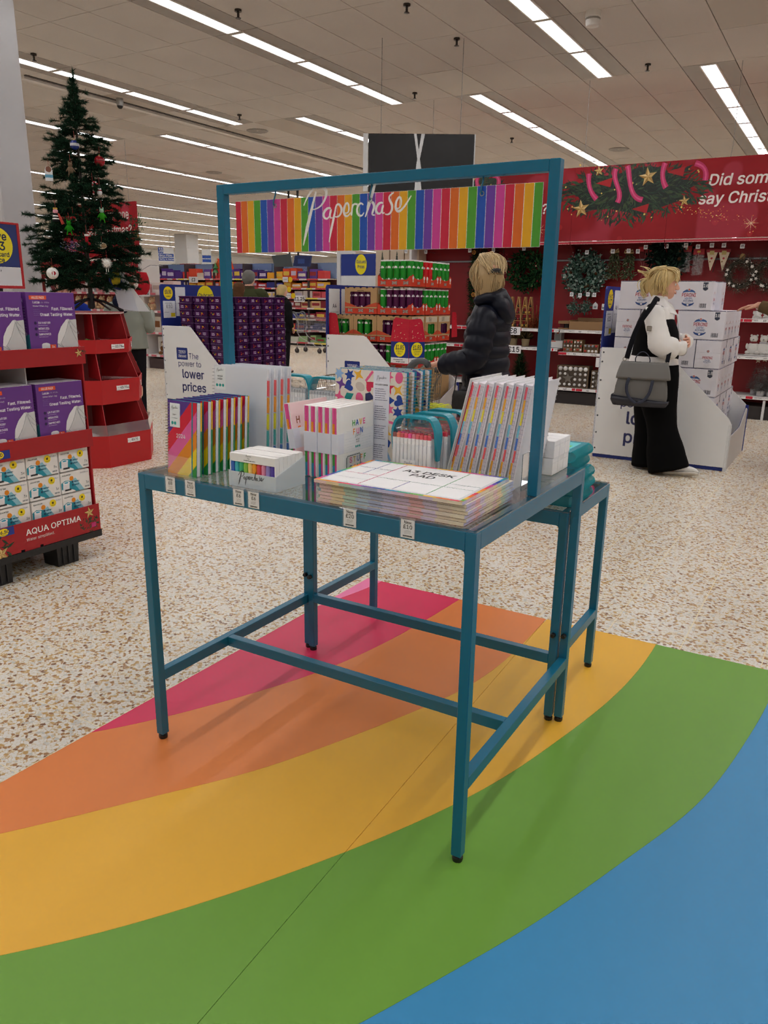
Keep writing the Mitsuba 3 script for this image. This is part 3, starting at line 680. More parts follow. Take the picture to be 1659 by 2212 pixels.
# leaning tabbed planners
for i in range(7):
    w, h, t = .215, .300, .0235
    lean = (13, 11, 10, 9.5, 9, 8.5, 8.0)[i]; x = (.832, .862, .893, .924, .956, .987, 1.017)[i]
    k = thing('tabbed_planner', f'white rainbow-tabbed planner, {["leftmost with a wide cover", "second from the left", "third from the left", "middle one", "third from the right", "second from the right", "rightmost"][i]} of the leaning row beside the right post', 'planner', M(x, .432, ZT) @ M(ry=lean), 'leaning tabbed planners')
    b = MB().box([0, -.002, 0], [.0012, w, h + .004], '#eceded').box([t - .0012, -.002, 0], [t, w, h + .004], '#e9eaf0')
    if i == 0: b.box([-.003, -.012, 0], [-.0018, w, h + .01], '#f0f1f1'); b.box([.0014, -.001, .06], [.0034, .004, h], '#b5303a')
    part(k, 'cover', b); part(k, 'pages', MB().box([.0016, .002, .002], [t - .0016, w - .01, h - .002], '#e6e2ea'))
    tb = MB(); cs = ['#ef5f74', '#f2b13a', '#ecdf4a', '#7cc8e0', '#4a7ad0', '#ef5f6a', '#e6a53a', '#efe04a']
    hh = (h - .012) / 8
    for j, c in enumerate(cs): tb.box([.003 + .001 * (j % 3), .0004, h - .006 - hh * (j + 1)], [.008 + .001 * (j % 3), .003, h - .008 - hh * j], c)
    part(k, 'index_tabs', tb, 'satin', 'rainbow index tabs')
    ln = MB()
    for z in np.arange(.012, h - .01, .0115): ln.box([.009, .0012, z], [t - .004, .0022, z + .0008], '#9aa0b4')
    ln.box([.0115, .001, .012], [.0122, .0021, h - .01], '#b9a7b0'); ln.box([.0165, .001, .012], [.0172, .0021, h - .01], '#b9a7b0')
    part(k, 'ruled_edges', ln)
    part(k, 'spiral', spiral(MB(), t / 2, w + .001, .01, h - .01, .0135, 20, '#cfd2d4', .0009), 'metal')
k = thing('acrylic_stand', 'clear acrylic upright holding the leaning planners beside the right post', 'display stand', M(1.066, .425, ZT))
part(k, 'upright', MB().box([0, 0, 0], [.002, .05, .105], '#cfe3e6', .0006), 'clear'); part(k, 'rim', MB().tube([[.001, 0, 0], [.001, 0, .104], [.001, .05, .104], [.001, .05, 0], [.001, 0, 0]], .0009, '#6f7f88', 6), 'satin')

# desk pads
for i in range(7):
    dx, dy = [(0, 0), (.004, .003), (.001, .002), (.006, .005), (.002, .004), (.003, .003), (-.002, -.014)][i]
    w, d, t = .421, .296, .0087
    m = M(.661 + dx, .018 + dy, ZT + .0089 * i, rz=(0, .3, -.2, .4, 0, .2, .7)[i])
    k = thing('desk_pad', f'A3 desk pad, {["at the bottom", "second from the bottom", "third from the bottom", "in the middle", "third from the top", "second from the top", "topmost with its title showing,"][i]} of the stack at the front corner', 'desk pad', m, 'stack of desk pads')
    b = MB().box([0, 0, 0], [w, d, t], '#e4dccb', 0)
    EC = ['#e9c8c4', '#e8d3a8', '#b9d0bd', '#b6c9d6', '#a9b4cf', '#c6c3df', '#d7bfd6', '#e6b4b6', '#d9c8dc', '#e3d3bf', '#e9dcc0']
    for j, c in enumerate(EC):
        b.rect(w * j / 11, .0004, w * (j + 1) / 11, t - .0004, c, frame([0, 0, 0], [1, 0, 0], [0, 0, 1]), .0003)
        b.rect(d * j / 11, .0004, d * (j + 1) / 11, t - .0004, EC[(j + 5) % 11], frame([w, 0, 0], [0, 1, 0], [0, 0, 1]), .0003)
    part(k, 'pages', b); part(k, 'backing', MB().box([-.0005, -.0005, -.0001], [w + .0005, d + .0005, .0006], '#6e5a4c' if i else '#8b4a3a'))
    if i == 6:
        b = MB(); RB = ['#e9b53a', '#e8862a', '#e0405a', '#d0509a', '#6a4fa8', '#2b4aa0', '#2a86b8', '#3aa08a', '#6ab04a', '#e9b53a', '#e8702a', '#e0405a']
        n = 12
        for j in range(n):
            b.rect(w * j / n, 0, w * (j + 1) / n, .010, RB[j % 12], None, t + .0002); b.rect(w * j / n, d - .010, w * (j + 1) / n, d, RB[(j + 6) % 12], None, t + .0002)
            b.rect(0, d * j / n, .010, d * (j + 1) / n, RB[(j + 2) % 12], None, t + .0002); b.rect(w - .010, d * j / n, w, d * (j + 1) / n, RB[(j + 8) % 12], None, t + .0002)
        b.rect(.010, .010, w - .010, d - .010, '#d9dade', None, t + .0003)
        P = [(.018, .2, .07, .279), (.0725, .2, .122, .279), (.018, .125, .07, .197), (.0725, .125, .122, .197), (.018, .07, .122, .122), (.018, .018, .122, .067), (.1245, .112, .316, .279), (.1245, .018, .222, .1095), (.2245, .018, .316, .1095), (.3185, .15, w - .018, .279), (.3185, .018, w - .018, .1475)]
        for x0, y0, x1, y1 in P:
            b.rect(x0, y0, x1, y1, '#f4f5f6', None, t + .0005); b.rect((x0 + x1) / 2 - .012, y1 - .006, (x0 + x1) / 2 + .012, y1 - .0048, '#a9b0b8', None, t + .0007)
        for x0, y0, x1, y1, c in ((.0705, .125, .0722, .28, '#2b4aa0'), (.122, .018, .1243, .28, '#c0386a'), (.018, .1975, .122, .1995, '#2a4a7a'), (.018, .1225, .122, .1245, '#d0406a'), (.1245, .1098, .4, .1118, '#3a7a6a'), (.3163, .018, .3183, .28, '#2f8a4a'), (.2222, .018, .2243, .11, '#4a4a9a'), (.3185, .1478, w - .018, .1498, '#2a6a6a')):
            b.rect(x0, y0, x1, y1, c, None, t + .0006)
        b.text('A3 DESK', .0265, .222, .208, '#23262c', None, t + .0008, 'c', True); b.text('PAD', .0265, .222, .168, '#23262c', None, t + .0008, 'c', True)
        part(k, 'print', b, 'satin', 'A3 DESK PAD page with white panels and rainbow border')
# white cartons behind the post
bx = MB().box([0, 0, 0], [.098, .049, .0525], '#eff0f1', .0008); bx.rect(.012, .0, .086, .0, '#e0e0e0', FR); bx = bx.shape('satin')
for j in range(3):
    for i in range(2):
        k = thing('white_carton', f'small white carton, {["front", "middle", "rear"][j]} one of the {["lower", "upper"][i]} layer behind the right post', 'carton', M(.977 + .002 * i, .664 + .0515 * j, ZT + .0532 * i), 'white cartons')
        part(k, 'box', bx); part(k, 'lid_seam', MB().box([.0979, .001, .0375], [.0984, .048, .0382], '#c6c9cc'))
# bundle of small notebooks with yellow wire
for i in range(4):
    k = thing('wirebound_notepad', f'narrow notepad with a yellow wire top, {nth(i)} from the left behind the marker cases', 'notepad', M(.545 + .0245 * i, .745, ZT), 'yellow wire notepads')
    part(k, 'pages', MB().box([.004, 0, 0], [.018, .1, .142], '#e8ebe8')); part(k, 'cover', MB().box([0, -.001, 0], [.004, .101, .146], '#128a80').box([.018, -.001, 0], [.022, .101, .146], '#128a80'))
    part(k, 'spiral', spiral(MB(), .011, .150, .004, .097, .0145, 9, '#dfe02a', .0011, 'y'), 'satin', 'yellow wire')
# stack of teal spiral notebooks on the lower table
for i in range(5):
    w, d, t = .16, .215, .037
    k = thing('spiral_notebook', f'teal spiral notebook, {["at the bottom", "second from the bottom", "in the middle", "second from the top", "topmost with green print,"][i]} of the stack on the lower table', 'notebook', M(.905 + (.012, .022, .01, -.006, 0)[i], .868, .772 + .0022 + .0372 * i, rz=(0, 2, -1, 1, 0)[i]), 'stack of teal spiral notebooks')
    b = MB().box([0, 0, 0], [w, d, .002], '#12808e').box([0, 0, t - .002], [w, d, t], '#12808e')
    if i == 4: b.rect(.01, .02, w - .02, d - .03, '#57c8cf', None, t + .0003); b.rect(.03, .03, w - .03, .08, '#f0e23c', None, t + .0005); b.rect(.03, .08, w - .03, .12, '#5fc04a', None, t + .0005)
    part(k, 'cover', b, 'satin'); part(k, 'pages', MB().box([.003, .003, .002], [w - .004, d - .003, t - .002], '#2b8f9a'))
    part(k, 'spiral', spiral(MB(), w, t / 2, .008, d - .008, .018, 22, '#1fa0a8', .0013, 'y'), 'satin', 'teal wire binding')
# ---------------------------------------------------------------- water filter pallet display on the left
PB = M(-1.69, .37, 0, rz=90)                       # x along the front (to the right in the picture), y into the display, z up
rng = random.Random(21)
def leafy(b, cx, cy, r, m, seed, n=40, cols=('#1d3a22', '#274a2a', '#16301d'), z=.0006):
    g = random.Random(seed)
    for i in range(n):
        a, q = g.uniform(0, 6.28), r * math.sqrt(g.random()); x, y, L, t = cx + q * math.cos(a), cy + q * .7 * math.sin(a), r * g.uniform(.25, .5), g.uniform(0, 6.28)
        dx, dy = L * math.cos(t), L * math.sin(t); b.quad([[x, y, z], [x + dx / 2 - dy * .12, y + dy / 2 + dx * .12, z], [x + dx, y + dy, z], [x + dx / 2 + dy * .12, y + dy / 2 - dx * .12, z]], g.choice(cols), m)
def gold_star(b, cx, cy, r, m, z=.0012, ph=.15):
    p = star(r, 5, .4, ph) + [cx, cy]
    for i in range(10):
        j = (i + 1) % 10
        b.raw([[cx, cy, z + r * .1], [*p[i], z], [*p[j], z]], [[0, 1, 2]], '#d8b878' if i % 2 else '#a98446', m)
k = thing('pallet', 'black plastic pallet under the water filter display', 'pallet', PB)
b = MB().prism(sbox(0, 0, .79, .59).buffer(.012), .035, '#17171a', z0=.118)
part(k, 'deck', b, 'satin')
for x in (.12, .52):
    for y in (.02, .44):
        b = MB(); v = np.array([[x + a * .14 + (.006 if a == 0 else -.006) * (1 - c), y + e * .13 + (.006 if e == 0 else -.006) * (1 - c), c * .12] for a in (0, 1) for e in (0, 1) for c in (0, 1)])
        b.flat(v, _BF, '#131316')
        for q in (.035, .07, .105): b.box([x + q - .003, y - .004, .01], [x + q + .003, y, .118], '#1d1d20')
        part(k, 'foot', b, 'satin')
k = thing('display_stand', 'red cardboard display stand with three tiers of water filters on a black pallet', 'display stand', PB)
RED, RED2 = '#a3161f', '#8b1219'
b = MB(); b.box([.0, .575, .155], [.79, .585, 1.42], '#8d8f91')
for x in (0, .782): b.prism([(.012, .153), (.575, .153), (.575, 1.40), (.3, 1.40), (.012, 1.16)], .008, RED, frame([x, 0, 0], [0, 1, 0], [0, 0, 1]))
part(k, 'carcass', b, 'satin')
for z in (.700, 1.150):
    part(k, 'shelf', MB().box([.008, .004, z], [.782, .575, z + .008], '#9a9a9a'), 'satin')
for x in (.205, .392, .588): part(k, 'divider', MB().box([x - .003, .03, .158], [x + .003, .575, .70], '#c9c9c9'), 'satin')
part(k, 'divider', MB().box([.475, .06, .71], [.482, .575, 1.148], '#c4c4c4'))
FP = frame([0, 0, 0], [1, 0, 0], [0, 0, 1])
b = MB().prism([(-.005, .155), (.30, .155), (.30, .165), (.322, .165), (.322, .14), (.30, .14), (.295, .118), (.43, .118), (.425, .14), (.41, .14), (.41, .165), (.43, .165), (.43, .155), (.795, .155), (.795, .305), (-.005, .305)], .006, RED, FP @ M(0, 0, 0))
part(k, 'front_panel', b, 'satin')
fm = FP @ M(0, 0, .0062)
b = MB(); b.text('AQUA OPTIMA', .030, .335, .235, '#ecebe8', fm, .0008, 'l', True, w=.335); b.text('Water simplified.', .0155, .335, .203, '#dfd9d5', fm, .0008, 'l', w=.165)
leafy(b, .725, .205, .06, fm, 3, 46); leafy(b, .12, .2, .12, fm, 4, 70); gold_star(b, .728, .268, .034, fm, .0014); gold_star(b, .19, .175, .047, fm, .0014, .3)
b.rect(.735, .18, .765, .205, '#c22c72', fm, .001); b.rect(.12, .19, .17, .202, '#a51f50', fm, .001)
part(k, 'print', b, 'satin', 'lettering AQUA OPTIMA and printed greenery')
for z0, z1, nm in ((.632, .728, 'lower'), (1.078, 1.168, 'upper')):
    b = MB().box([-.005, -.006, z0], [.795, 0, z1], RED, .001)
    f2 = frame([0, -.0062, 0], [1, 0, 0], [0, 0, 1])
    if nm == 'upper': leafy(b, .765, 1.14, .032, f2, 9, 30); gold_star(b, .752, 1.135, .024, f2, .0016)
    part(k, 'shelf_front', b, 'satin', f'{nm} red shelf edge')
def tag(m, pr, w, lab, was=None):
    t = thing('price_ticket', lab, 'price ticket', m)
    b = MB().rect(0, 0, w, .042, '#22358c', None, .001)
    b.disc(w * .5, .021, .03, '#f2d51a', None, .0014, ry=.0195) ; b.text(pr, .0165, w * .5, .014, '#141a4a', None, .0018, 'c', True); b.bars(w * .36, w * .64, .006, .003, '#4b4a2a', rng, None, .0018)
    if was: b.rect(-.05, -.004, 0, .04, '#e6e6ea', None, .001); b.text(was, .014, -.025, .014, '#1a2250', None, .0016, 'c', True)
    body(t, b)
fa = lambda x, z: PB @ frame([x, -.0075, z], [1, 0, 0], [0, 0, 1])
tag(fa(.175, .648), '£10', .125, 'yellow and blue ticket reading £10 on the lower red shelf edge')
tag(fa(.155, .262), '£6.50', .118, 'yellow and blue ticket reading £6.50 above the AQUA OPTIMA lettering', '£10')
tag(fa(.09, 1.092), '£10', .125, 'yellow and blue ticket cut by the left picture edge on the upper red shelf edge')

def jug_art(b, w, h, m):
    Z = .0004
    b.sheet([(w * .06, 0), (w * .30, 0), (w * .30, h), (w * .06, h)], '#522a80', m, Z) if False else None
    b.rect(w * .06, h * .875, w * .41, h * .945, '#e2502e', m, Z); b.text('VALUE PACK', h * .042, w * .235, h * .89, '#f3e9e4', m, Z * 2, 'c', True, w=w * .26)
    b.text('Lucia', h * .04, w * .12, h * .81, '#efe8f4', m, Z * 2, 'l', True); b.text('2.5L White', h * .028, w * .26, h * .812, '#b9a7cf', m, Z * 2); b.text('Water Filter Jug', h * .03, w * .12, h * .75, '#e4daee', m, Z * 2)
    for i in range(4): b.bars(w * .12, w * (.24 + .03 * i), h * (.70 - .032 * i), h * .014, '#7a5aa0', rng, m, Z * 2)
    b.text('Fast. Filtered.', h * .052, w * .95, h * .69, '#f3eef8', m, Z * 2, 'r', True); b.text('Great Tasting Water.', h * .052, w * .95, h * .59, '#f3eef8', m, Z * 2, 'r', True)
    for i, s_ in enumerate(('2X FASTER', 'REDUCES', 'IMPROVES')):
        y = h * (.455 - .1 * i); b.disc(w * .14, y + h * .015, h * .026, '#2c1650', m, Z * 2); b.text(s_, h * .034, w * .19, y, '#efe8f6', m, Z * 2, 'l', True); b.bars(w * .19, w * .38, y - h * .035, h * .016, '#a98fc4', rng, m, Z * 2)
    J = [(.60, .0), (.55, .03), (.58, .22), (.66, .38), (.79, .52), (.83, .535), (.86, .515), (1.0, .53), (1.0, 0)]
    b.sheet([(w * a, h * c) for a, c in J], '#c9cbce', m, Z * 2)
    b.sheet([(w * a, h * c) for a, c in [(.55, .09), (.58, .26), (.66, .40), (.79, .53), (.83, .5), (.74, .28), (.62, .10)]], '#e2e3e4', m, Z * 3)
    for p in ([(.83, .5), (.74, .28), (.62, .1)], [(.83, .5), (.9, .3), (1.0, .1)], [(.86, .51), (.95, .3), (.99, .27), (.86, .5)], [(.55, .1), (.68, .02)], [(.62, .1), (.7, .0)]): stroke(b, [(w * a, h * c) for a, c in p], [w * .006], '#8f959b', m, Z * 4, 8)
    b.disc(w * .31, h * .085, w * .085, '#dfe2e6', m, Z * 2, ry=h * .035); b.rect(w * .225, h * .0, w * .395, h * .085, '#d3d7dc', m, Z * 2); b.rect(w * .4, h * .0, w * .52, h * .085, '#e2502e', m, Z * 2); b.text('3x', h * .04, w * .46, h * .03, '#f6e9e4', m, Z * 3, 'c', True)
def jug_box(m, lab):
    w, d, h = .278, .19, .280
    t = thing('filter_jug_box', lab, 'box', m, 'purple water filter jug boxes')
    part(t, 'carton', MB().box([0, 0, 0], [w, d, h], '#67358c', .001).box([.001, .001, h], [w - .001, d - .001, h + .0008], '#d9d3df'))
    b = MB(); jug_art(b, w, h, frame([0, 0, 0], [1, 0, 0], [0, 0, 1]))
    sm = frame([0, d, 0], [0, -1, 0], [0, 0, 1]); b.text('R', h * .06, d * .78, h * .83, '#e9e2f0', sm, .0006, 'l', True)
    for i in range(10): b.bars(d * .35, d * .92, h * (.74 - .05 * i), h * .015, '#9a86b8', rng, sm, .0006)
    b.sheet([(d * .6, .0), (d, .0), (d, h * .28), (d * .8, h * .25)], '#2f7f8a', sm, .0005)
    part(t, 'print', b, 'satin')
for x, z, l in ((.492, 1.160, 'right one on the top tier'), (.190, 1.160, 'left one on the top tier'), (.492, .710, 'right one on the middle tier'), (.195, .710, 'left one on the middle tier')):
    jug_box(PB @ M(x, .012, z), f'purple box showing a white water jug, {l}')
def cart_art(b, w, h, m):
    Z = .0004
    b.sheet([(.0, 0), (w * .62, 0), (w * .36, h * .55), (w * .14, h * .62), (.0, h * .5)], '#1f8fa6', m, Z); b.sheet([(w * .36, h * .55), (w * .62, 0), (w * .78, 0), (w * .5, h * .68)], '#8cc4d4', m, Z * 1.5)
    b.sheet([(0, 0), (w * .48, 0), (w * .44, h * .07), (w * .34, h * .14), (w * .2, h * .19), (w * .08, h * .2), (0, h * .19)], '#f3f3f2', m, Z * 2); b.sheet([(w * .04, h * .12), (w * .06, h * .5), (w * .28, h * .5), (w * .26, h * .12)], '#e8eaee', m, Z * 3); b.disc(w * .17, h * .5, w * .12, '#f6f7f8', m, Z * 4, ry=h * .08); b.disc(w * .17, h * .51, w * .07, '#3f9fc0', m, Z * 4.5, ry=h * .04)
    b.text('AQUA OPTIMA', h * .062, w * .05, h * .84, '#3a4348', m, Z * 2, 'l', True, w=w * .3); b.text('evolve+', h * .09, w * .96, h * .83, '#8a93a6', m, Z * 2, 'r'); b.disc(w * .36, h * .68, h * .115, '#e08a1c', m, Z * 4)
    for y in (.5, .34): b.disc(w * .39, h * y, h * .05, '#123f5a', m, Z * 4); b.bars(w * .44, w * .62, h * (y - .03), h * .07, '#155a72', rng, m, Z * 4)
    b.rect(w * .1, h * .1, w * .32, h * .18, '#20262b', m, Z * 4); b.text('3x', h * .12, w * .84, h * .28, '#3a3f45', m, Z * 4, 'l'); b.bars(w * .8, w * .96, h * .1, h * .09, '#8d9298', rng, m, Z * 4)
ca = MB().box([0, 0, 0], [.182, .17, .1105], '#eeedeb', .0008).shape('satin')
cp = MB(); cart_art(cp, .182, .1105, frame([0, 0, 0], [1, 0, 0], [0, 0, 1])); cp = cp.shape('satin')
st = MB().disc(0, 0, .0195, '#f0d818', None, .0, 22); st.rect(-.006, -.004, .004, .007, '#3a3312', None, .0003); st.bars(-.012, .012, -.012, .003, '#5a5020', rng, None, .0003); st = st.shape('satin')
for i in range(4):
    for j in range(4):
        x, z = .018 + .191 * i + rng.uniform(-.002, .002), .159 + .1185 * j if False else .1575 + .1195 * j
        t = thing('filter_carton', f'white filter carton, {["fourth column from the right", "third column from the right", "second column from the right", "rightmost column"][i]}, {["bottom", "second from the bottom", "second from the top", "top"][j]} of its pile', 'box', PB @ M(x, .018 + rng.uniform(0, .006), z), 'white water filter cartons')
        part(t, 'carton', ca); part(t, 'print', cp)
        if (i, j) != (3, 2) : part(t, 'sticker', st, label='round yellow sticker', m=frame([.122 + rng.uniform(-.01, .012), -.0022, .084 + rng.uniform(-.008, .006)], [1, 0, 0], [0, 0, 1]))
# offer sign on a black post
k = thing('offer_sign', 'blue and yellow Save 1/3 Clubcard Price sign in a red frame', 'sign', PB @ M(.22, .055, 1.455))
w, h = .305, .305
b = MB()
for a, c in (((0, -.004, 0), (w, .012, .014)), ((w - .014, -.004, .014), (w, .012, h)), ((0, -.004, .014), (.014, .012, h)), ((.014, -.004, h - .01), (w - .014, .012, h))): b.box(a, c, '#a5161e', .002)
part(k, 'frame', b, 'satin', 'red frame')
fm = frame([0, -.0012, 0], [1, 0, 0], [0, 0, 1]); b = MB().box([.012, .0, .012], [w - .012, .004, h - .008], '#1d2f6e')
b.rect(.014, .014, w - .014, .1, '#cfd0d6', fm, .0006); b.disc(.178, .198, .083, '#e3d21c', fm, .0008, 40); b.text('Save', .034, .178, .222, '#12193f', fm, .0012, 'c', True); b.text('1/3', .038, .178, .176, '#12193f', fm, .0012, 'c', True); b.text('Clubcard', .0205, .178, .147, '#12193f', fm, .0012, 'c', True); b.text('Price', .0205, .178, .121, '#12193f', fm, .0012, 'c', True)
b.text('Regular Price', .011, .19, .078, '#30364a', fm, .0012, 'r'); b.text('£10', .03, .175, .034, '#20263a', fm, .0012, 'r', True)
part(k, 'card', b, 'satin', 'Save 1/3 card')
k = thing('sign_post', 'black metal post with a bracket behind the Save 1/3 sign', 'post', PB @ M(.40, .10, 0))
part(k, 'post', MB().box([-.025, -.012, 1.15], [.03, .012, 1.86], '#16161a', .003).box([-.06, -.012, 1.86], [-.012, .012, 2.22], '#1b1b20', .003), 'satin'); part(k, 'bracket', MB().box([-.08, -.03, 1.90], [.01, -.012, 1.925], '#101013', .002).box([-.03, -.024, 1.80], [.04, -.012, 1.94], '#24242a', .004), 'satin')
for t_, w_, x0, z0 in (('', .16, .26, 1.77),):
    k = thing('striped_poster', 'small blue poster with a striped edge behind the black post', 'poster', PB @ M(.30, .62, 1.735))
    b = MB().box([0, 0, 0], [.17, .004, .10], '#16388a'); f2 = frame([0, -.0004, 0], [1, 0, 0], [0, 0, 1]); b.rect(.14, 0, .17, .1, '#e9e3e6', f2, .0002)
    for i in range(5): b.quad([[.14, .02 * i, .0005], [.17, .02 * i + .008, .0005], [.17, .02 * i + .016, .0005], [.14, .02 * i + .008, .0005]], '#b23a52' if i % 2 else '#2f52a0', f2)
    part(k, 'card', b); part(k, 'hanger', MB().tube([[.02, .002, .1], [.02, .002, .9]], .0015, '#777777', 5).tube([[.15, .002, .1], [.15, .002, .9]], .0015, '#777777', 5))

# ---------------------------------------------------------------- red octagonal tiered display
CXT, CYT = -4.02, 2.945
OM = M(CXT, CYT, 0)
def octa(a, z, ph=22.5): return [[a / math.cos(math.pi / 8) * math.cos(math.radians(45 * i + ph)), a / math.cos(math.pi / 8) * math.sin(math.radians(45 * i + ph)), z] for i in range(8)]
k = thing('tiered_display', 'tall red octagonal cardboard display with empty tiers, the Christmas tree on top', 'display stand', OM)
lips = [(.545, .555, .0, .275), (.475, .49, .53, .735), (.415, .43, .95, 1.065)]
def wall(b, a0, z0, a1, z1, col, t=.006):
    for s_ in (0, t):
        p, q = octa(a0 - s_, z0), octa(a1 - s_, z1)
        for i in range(8):
            j = (i + 1) % 8
            b.quad([p[i], p[j], q[j], q[i]] if s_ == 0 else [p[j], p[i], q[i], q[j]], col)
    p, q = octa(a1, z1), octa(a1 - t, z1)
    for i in range(8): b.quad([p[i], p[(i + 1) % 8], q[(i + 1) % 8], q[i]], '#c8444a')
for n_, (a0, a1, z0, z1) in zip(('bottom', 'middle', 'top'), lips):
    b = MB(); wall(b, a0, z0, a1, z1, '#b3151c'); part(k, 'lip', b, 'satin', f'{n_} lip')
for (a, z0, z1) in ((.47, .735, .95), (.40, 1.065, 1.28), (.52, .275, .53)):
    zb = z0 - .03; at = {.735: .40, 1.065: .365, .275: .455}[z0]
    for i in range(8):
        p, q = np.array(octa(a + .01, z0)[i]), np.array(octa(at, z1)[i]); c0, c1 = np.array([p[0] * .3, p[1] * .3, z0]), np.array([q[0] * .3, q[1] * .3, z1])
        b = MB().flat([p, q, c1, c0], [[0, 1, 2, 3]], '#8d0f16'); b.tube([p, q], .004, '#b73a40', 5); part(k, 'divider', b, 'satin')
for z, a in ((.24, .54), (.70, .475), (1.03, .42)):
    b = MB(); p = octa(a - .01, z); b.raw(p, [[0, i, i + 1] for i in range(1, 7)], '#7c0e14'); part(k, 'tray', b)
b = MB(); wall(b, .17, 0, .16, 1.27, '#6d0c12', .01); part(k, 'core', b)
b = MB(); p, q = octa(.375, 1.272), octa(.375, 1.284)
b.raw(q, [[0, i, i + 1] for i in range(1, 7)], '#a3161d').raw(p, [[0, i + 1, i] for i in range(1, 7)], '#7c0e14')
for i in range(8): b.quad([p[i], p[(i + 1) % 8], q[(i + 1) % 8], q[i]], '#c9a9a6')
part(k, 'top', b, 'satin')
b = MB(); wall(b, .553, .275, .54, .365, '#d9d0d0', .002); part(k, 'clear_edge', b, 'film', 'clear plastic edge')
for (a, z, pr, yy, lab) in ((.557, .205, '£3.75', .02, 'bottom'), (.491, .655, '£3.75 New', .0, 'middle'), (.431, .998, '£2.75 New', .03, 'top')):
    t = thing('price_ticket', f'white {pr} ticket on the front of the {lab} red tier', 'price ticket', OM @ frame([a - .004, yy - .03, z - .015], [0, 1, 0], [0, 0, 1]))
    b = MB().box([-.02, 0, 0], [.115, .04, .002], '#e8e6e6'); b.text(pr.split()[0], .019, .02, .013, '#1b1d30', None, .0026, 'l', True); b.bars(-.016, .014, .02, .005, '#8a8a8a', rng, None, .0026); b.bars(-.016, .016, .006, .003, '#8a8a8a', rng, None, .0026)
    if 'New' in pr: b.text('New', .009, .088, .014, '#1b1d30', None, .0026, 'l', True)
    body(t, b)
    t = thing('price_ticket', f'small white ticket on the right slanting face of the {lab} red tier', 'price ticket', OM @ M(rz=45) @ frame([a - .004, -.02, z - .012], [0, 1, 0], [0, 0, 1]))
    b = MB().box([0, 0, 0], [.07, .045, .002], '#e2dcdc'); b.bars(.008, .06, .028, .008, '#7d8a90', rng, None, .0026); b.bars(.008, .055, .014, .005, '#8a8a8a', rng, None, .0026); body(t, b)
for (x, y, z, c, nm, lab) in ((.30, -.16, 1.035, '#4f7f3a', 'snack_packet', 'small green packet left on the top red tier'), (.33, -.22, .245, '#cfcfd4', 'torn_packet', 'torn white and red packet left on the bottom red tier')):
    t = thing(nm, lab, 'packet', OM @ M(x, y, z, rz=20)); b = MB(); g = random.Random(4); v = []
    for i in range(5):
        for j in range(5): v.append([i * .022 - .04, j * .022 - .04, .004 + .03 * math.sin(i * .785) * math.sin(j * .785) + g.uniform(0, .004)])
    b.flat(v, [[i * 5 + j, i * 5 + 5 + j, i * 5 + 6 + j, i * 5 + 1 + j] for i in range(4) for j in range(4)], c); b.flat([[a, e, q + .001] for a, e, q in v[6:9]] + [[0, 0, .04]], [[0, 1, 2], [0, 2, 3]], '#efece8'); part(t, 'wrapper', b, 'gloss')

# ---------------------------------------------------------------- the Christmas tree on top of it
TX, TY, TZ = -3.97, 3.06, 1.286
k = thing('christmas_tree', 'slim dark green artificial Christmas tree with ornaments, on the red octagonal display', 'christmas tree', M(TX, TY, TZ))
HT = 1.885
b = MB().tube([[0, 0, .02], [0, 0, .8], [0, 0, HT - .05]], [.02, .014, .006], '#2b2419', 8); part(k, 'trunk', b)
b = MB()
for a in (20, 110, 200, 290):
    c, s_ = math.cos(math.radians(a)), math.sin(math.radians(a)); b.tube([[0, 0, .11], [c * .12, s_ * .12, .085], [c * .30, s_ * .30, .012]], [.012, .011, .009], '#141416', 6)
b.lathe([(.001, .03), (.03, .03), (.03, .15), (.001, .15)], '#141416', 12); part(k, 'stand', b, 'satin', 'black metal stand')
g = np.random.default_rng(7)
bs = []
def branch(base, az, L, el, droop=.20, need=.036, nn=70, col0=(.012, .032, .018)):
    t = np.linspace(0, 1, 9); d = np.array([math.cos(az) * math.cos(el), math.sin(az) * math.cos(el), math.sin(el)])
    p = base + np.outer(t * L, d); p[:, 2] -= droop * L * t ** 2
    V, F, C = [], [], []
    n = int(nn * L / .3) + 16
    tt = np.sqrt(g.uniform(.02, 1, n)); pos = np.stack([np.interp(tt, t, p[:, q]) for q in range(3)], 1)
    dr = d * g.uniform(.35, .9, (n, 1)) + g.normal(size=(n, 3)) * .62; dr /= np.linalg.norm(dr, axis=1, keepdims=True)
    ln = need * g.uniform(.7, 1.25, (n, 1)); sd = np.cross(dr, g.normal(size=(n, 3))); sd /= np.linalg.norm(sd, axis=1, keepdims=True)
    w = .0026
    v = np.stack([pos - sd * w, pos + sd * w, pos + dr * ln], 1).reshape(-1, 3)
    cc_ = np.array(col0) * g.uniform(.55, 1.9, (n, 1)) + np.array([.0, .006, .003]) * (g.random((n, 1)) > .75)
    return p, v, np.repeat(cc_, 3, 0)
needles, twigs = MB(), MB()
z = .20
prof = lambda z: np.interp(z, [.2, .36, .51, .69, .83, .98, 1.16, 1.31, 1.44, 1.56, 1.61, 1.8, 1.88], [.40, .47, .45, .40, .34, .28, .225, .19, .18, .14, .065, .045, .03])
def leaf_branch(base, az, L, el, **kw):
    p, v, c = branch(np.asarray(base, float), az, L, el, **kw)
    needles.raw(v, np.arange(len(v)).reshape(-1, 3), c); twigs.tube(p, np.linspace(.0045, .0018, len(p)), '#2a2a1c', 4, cap=False)
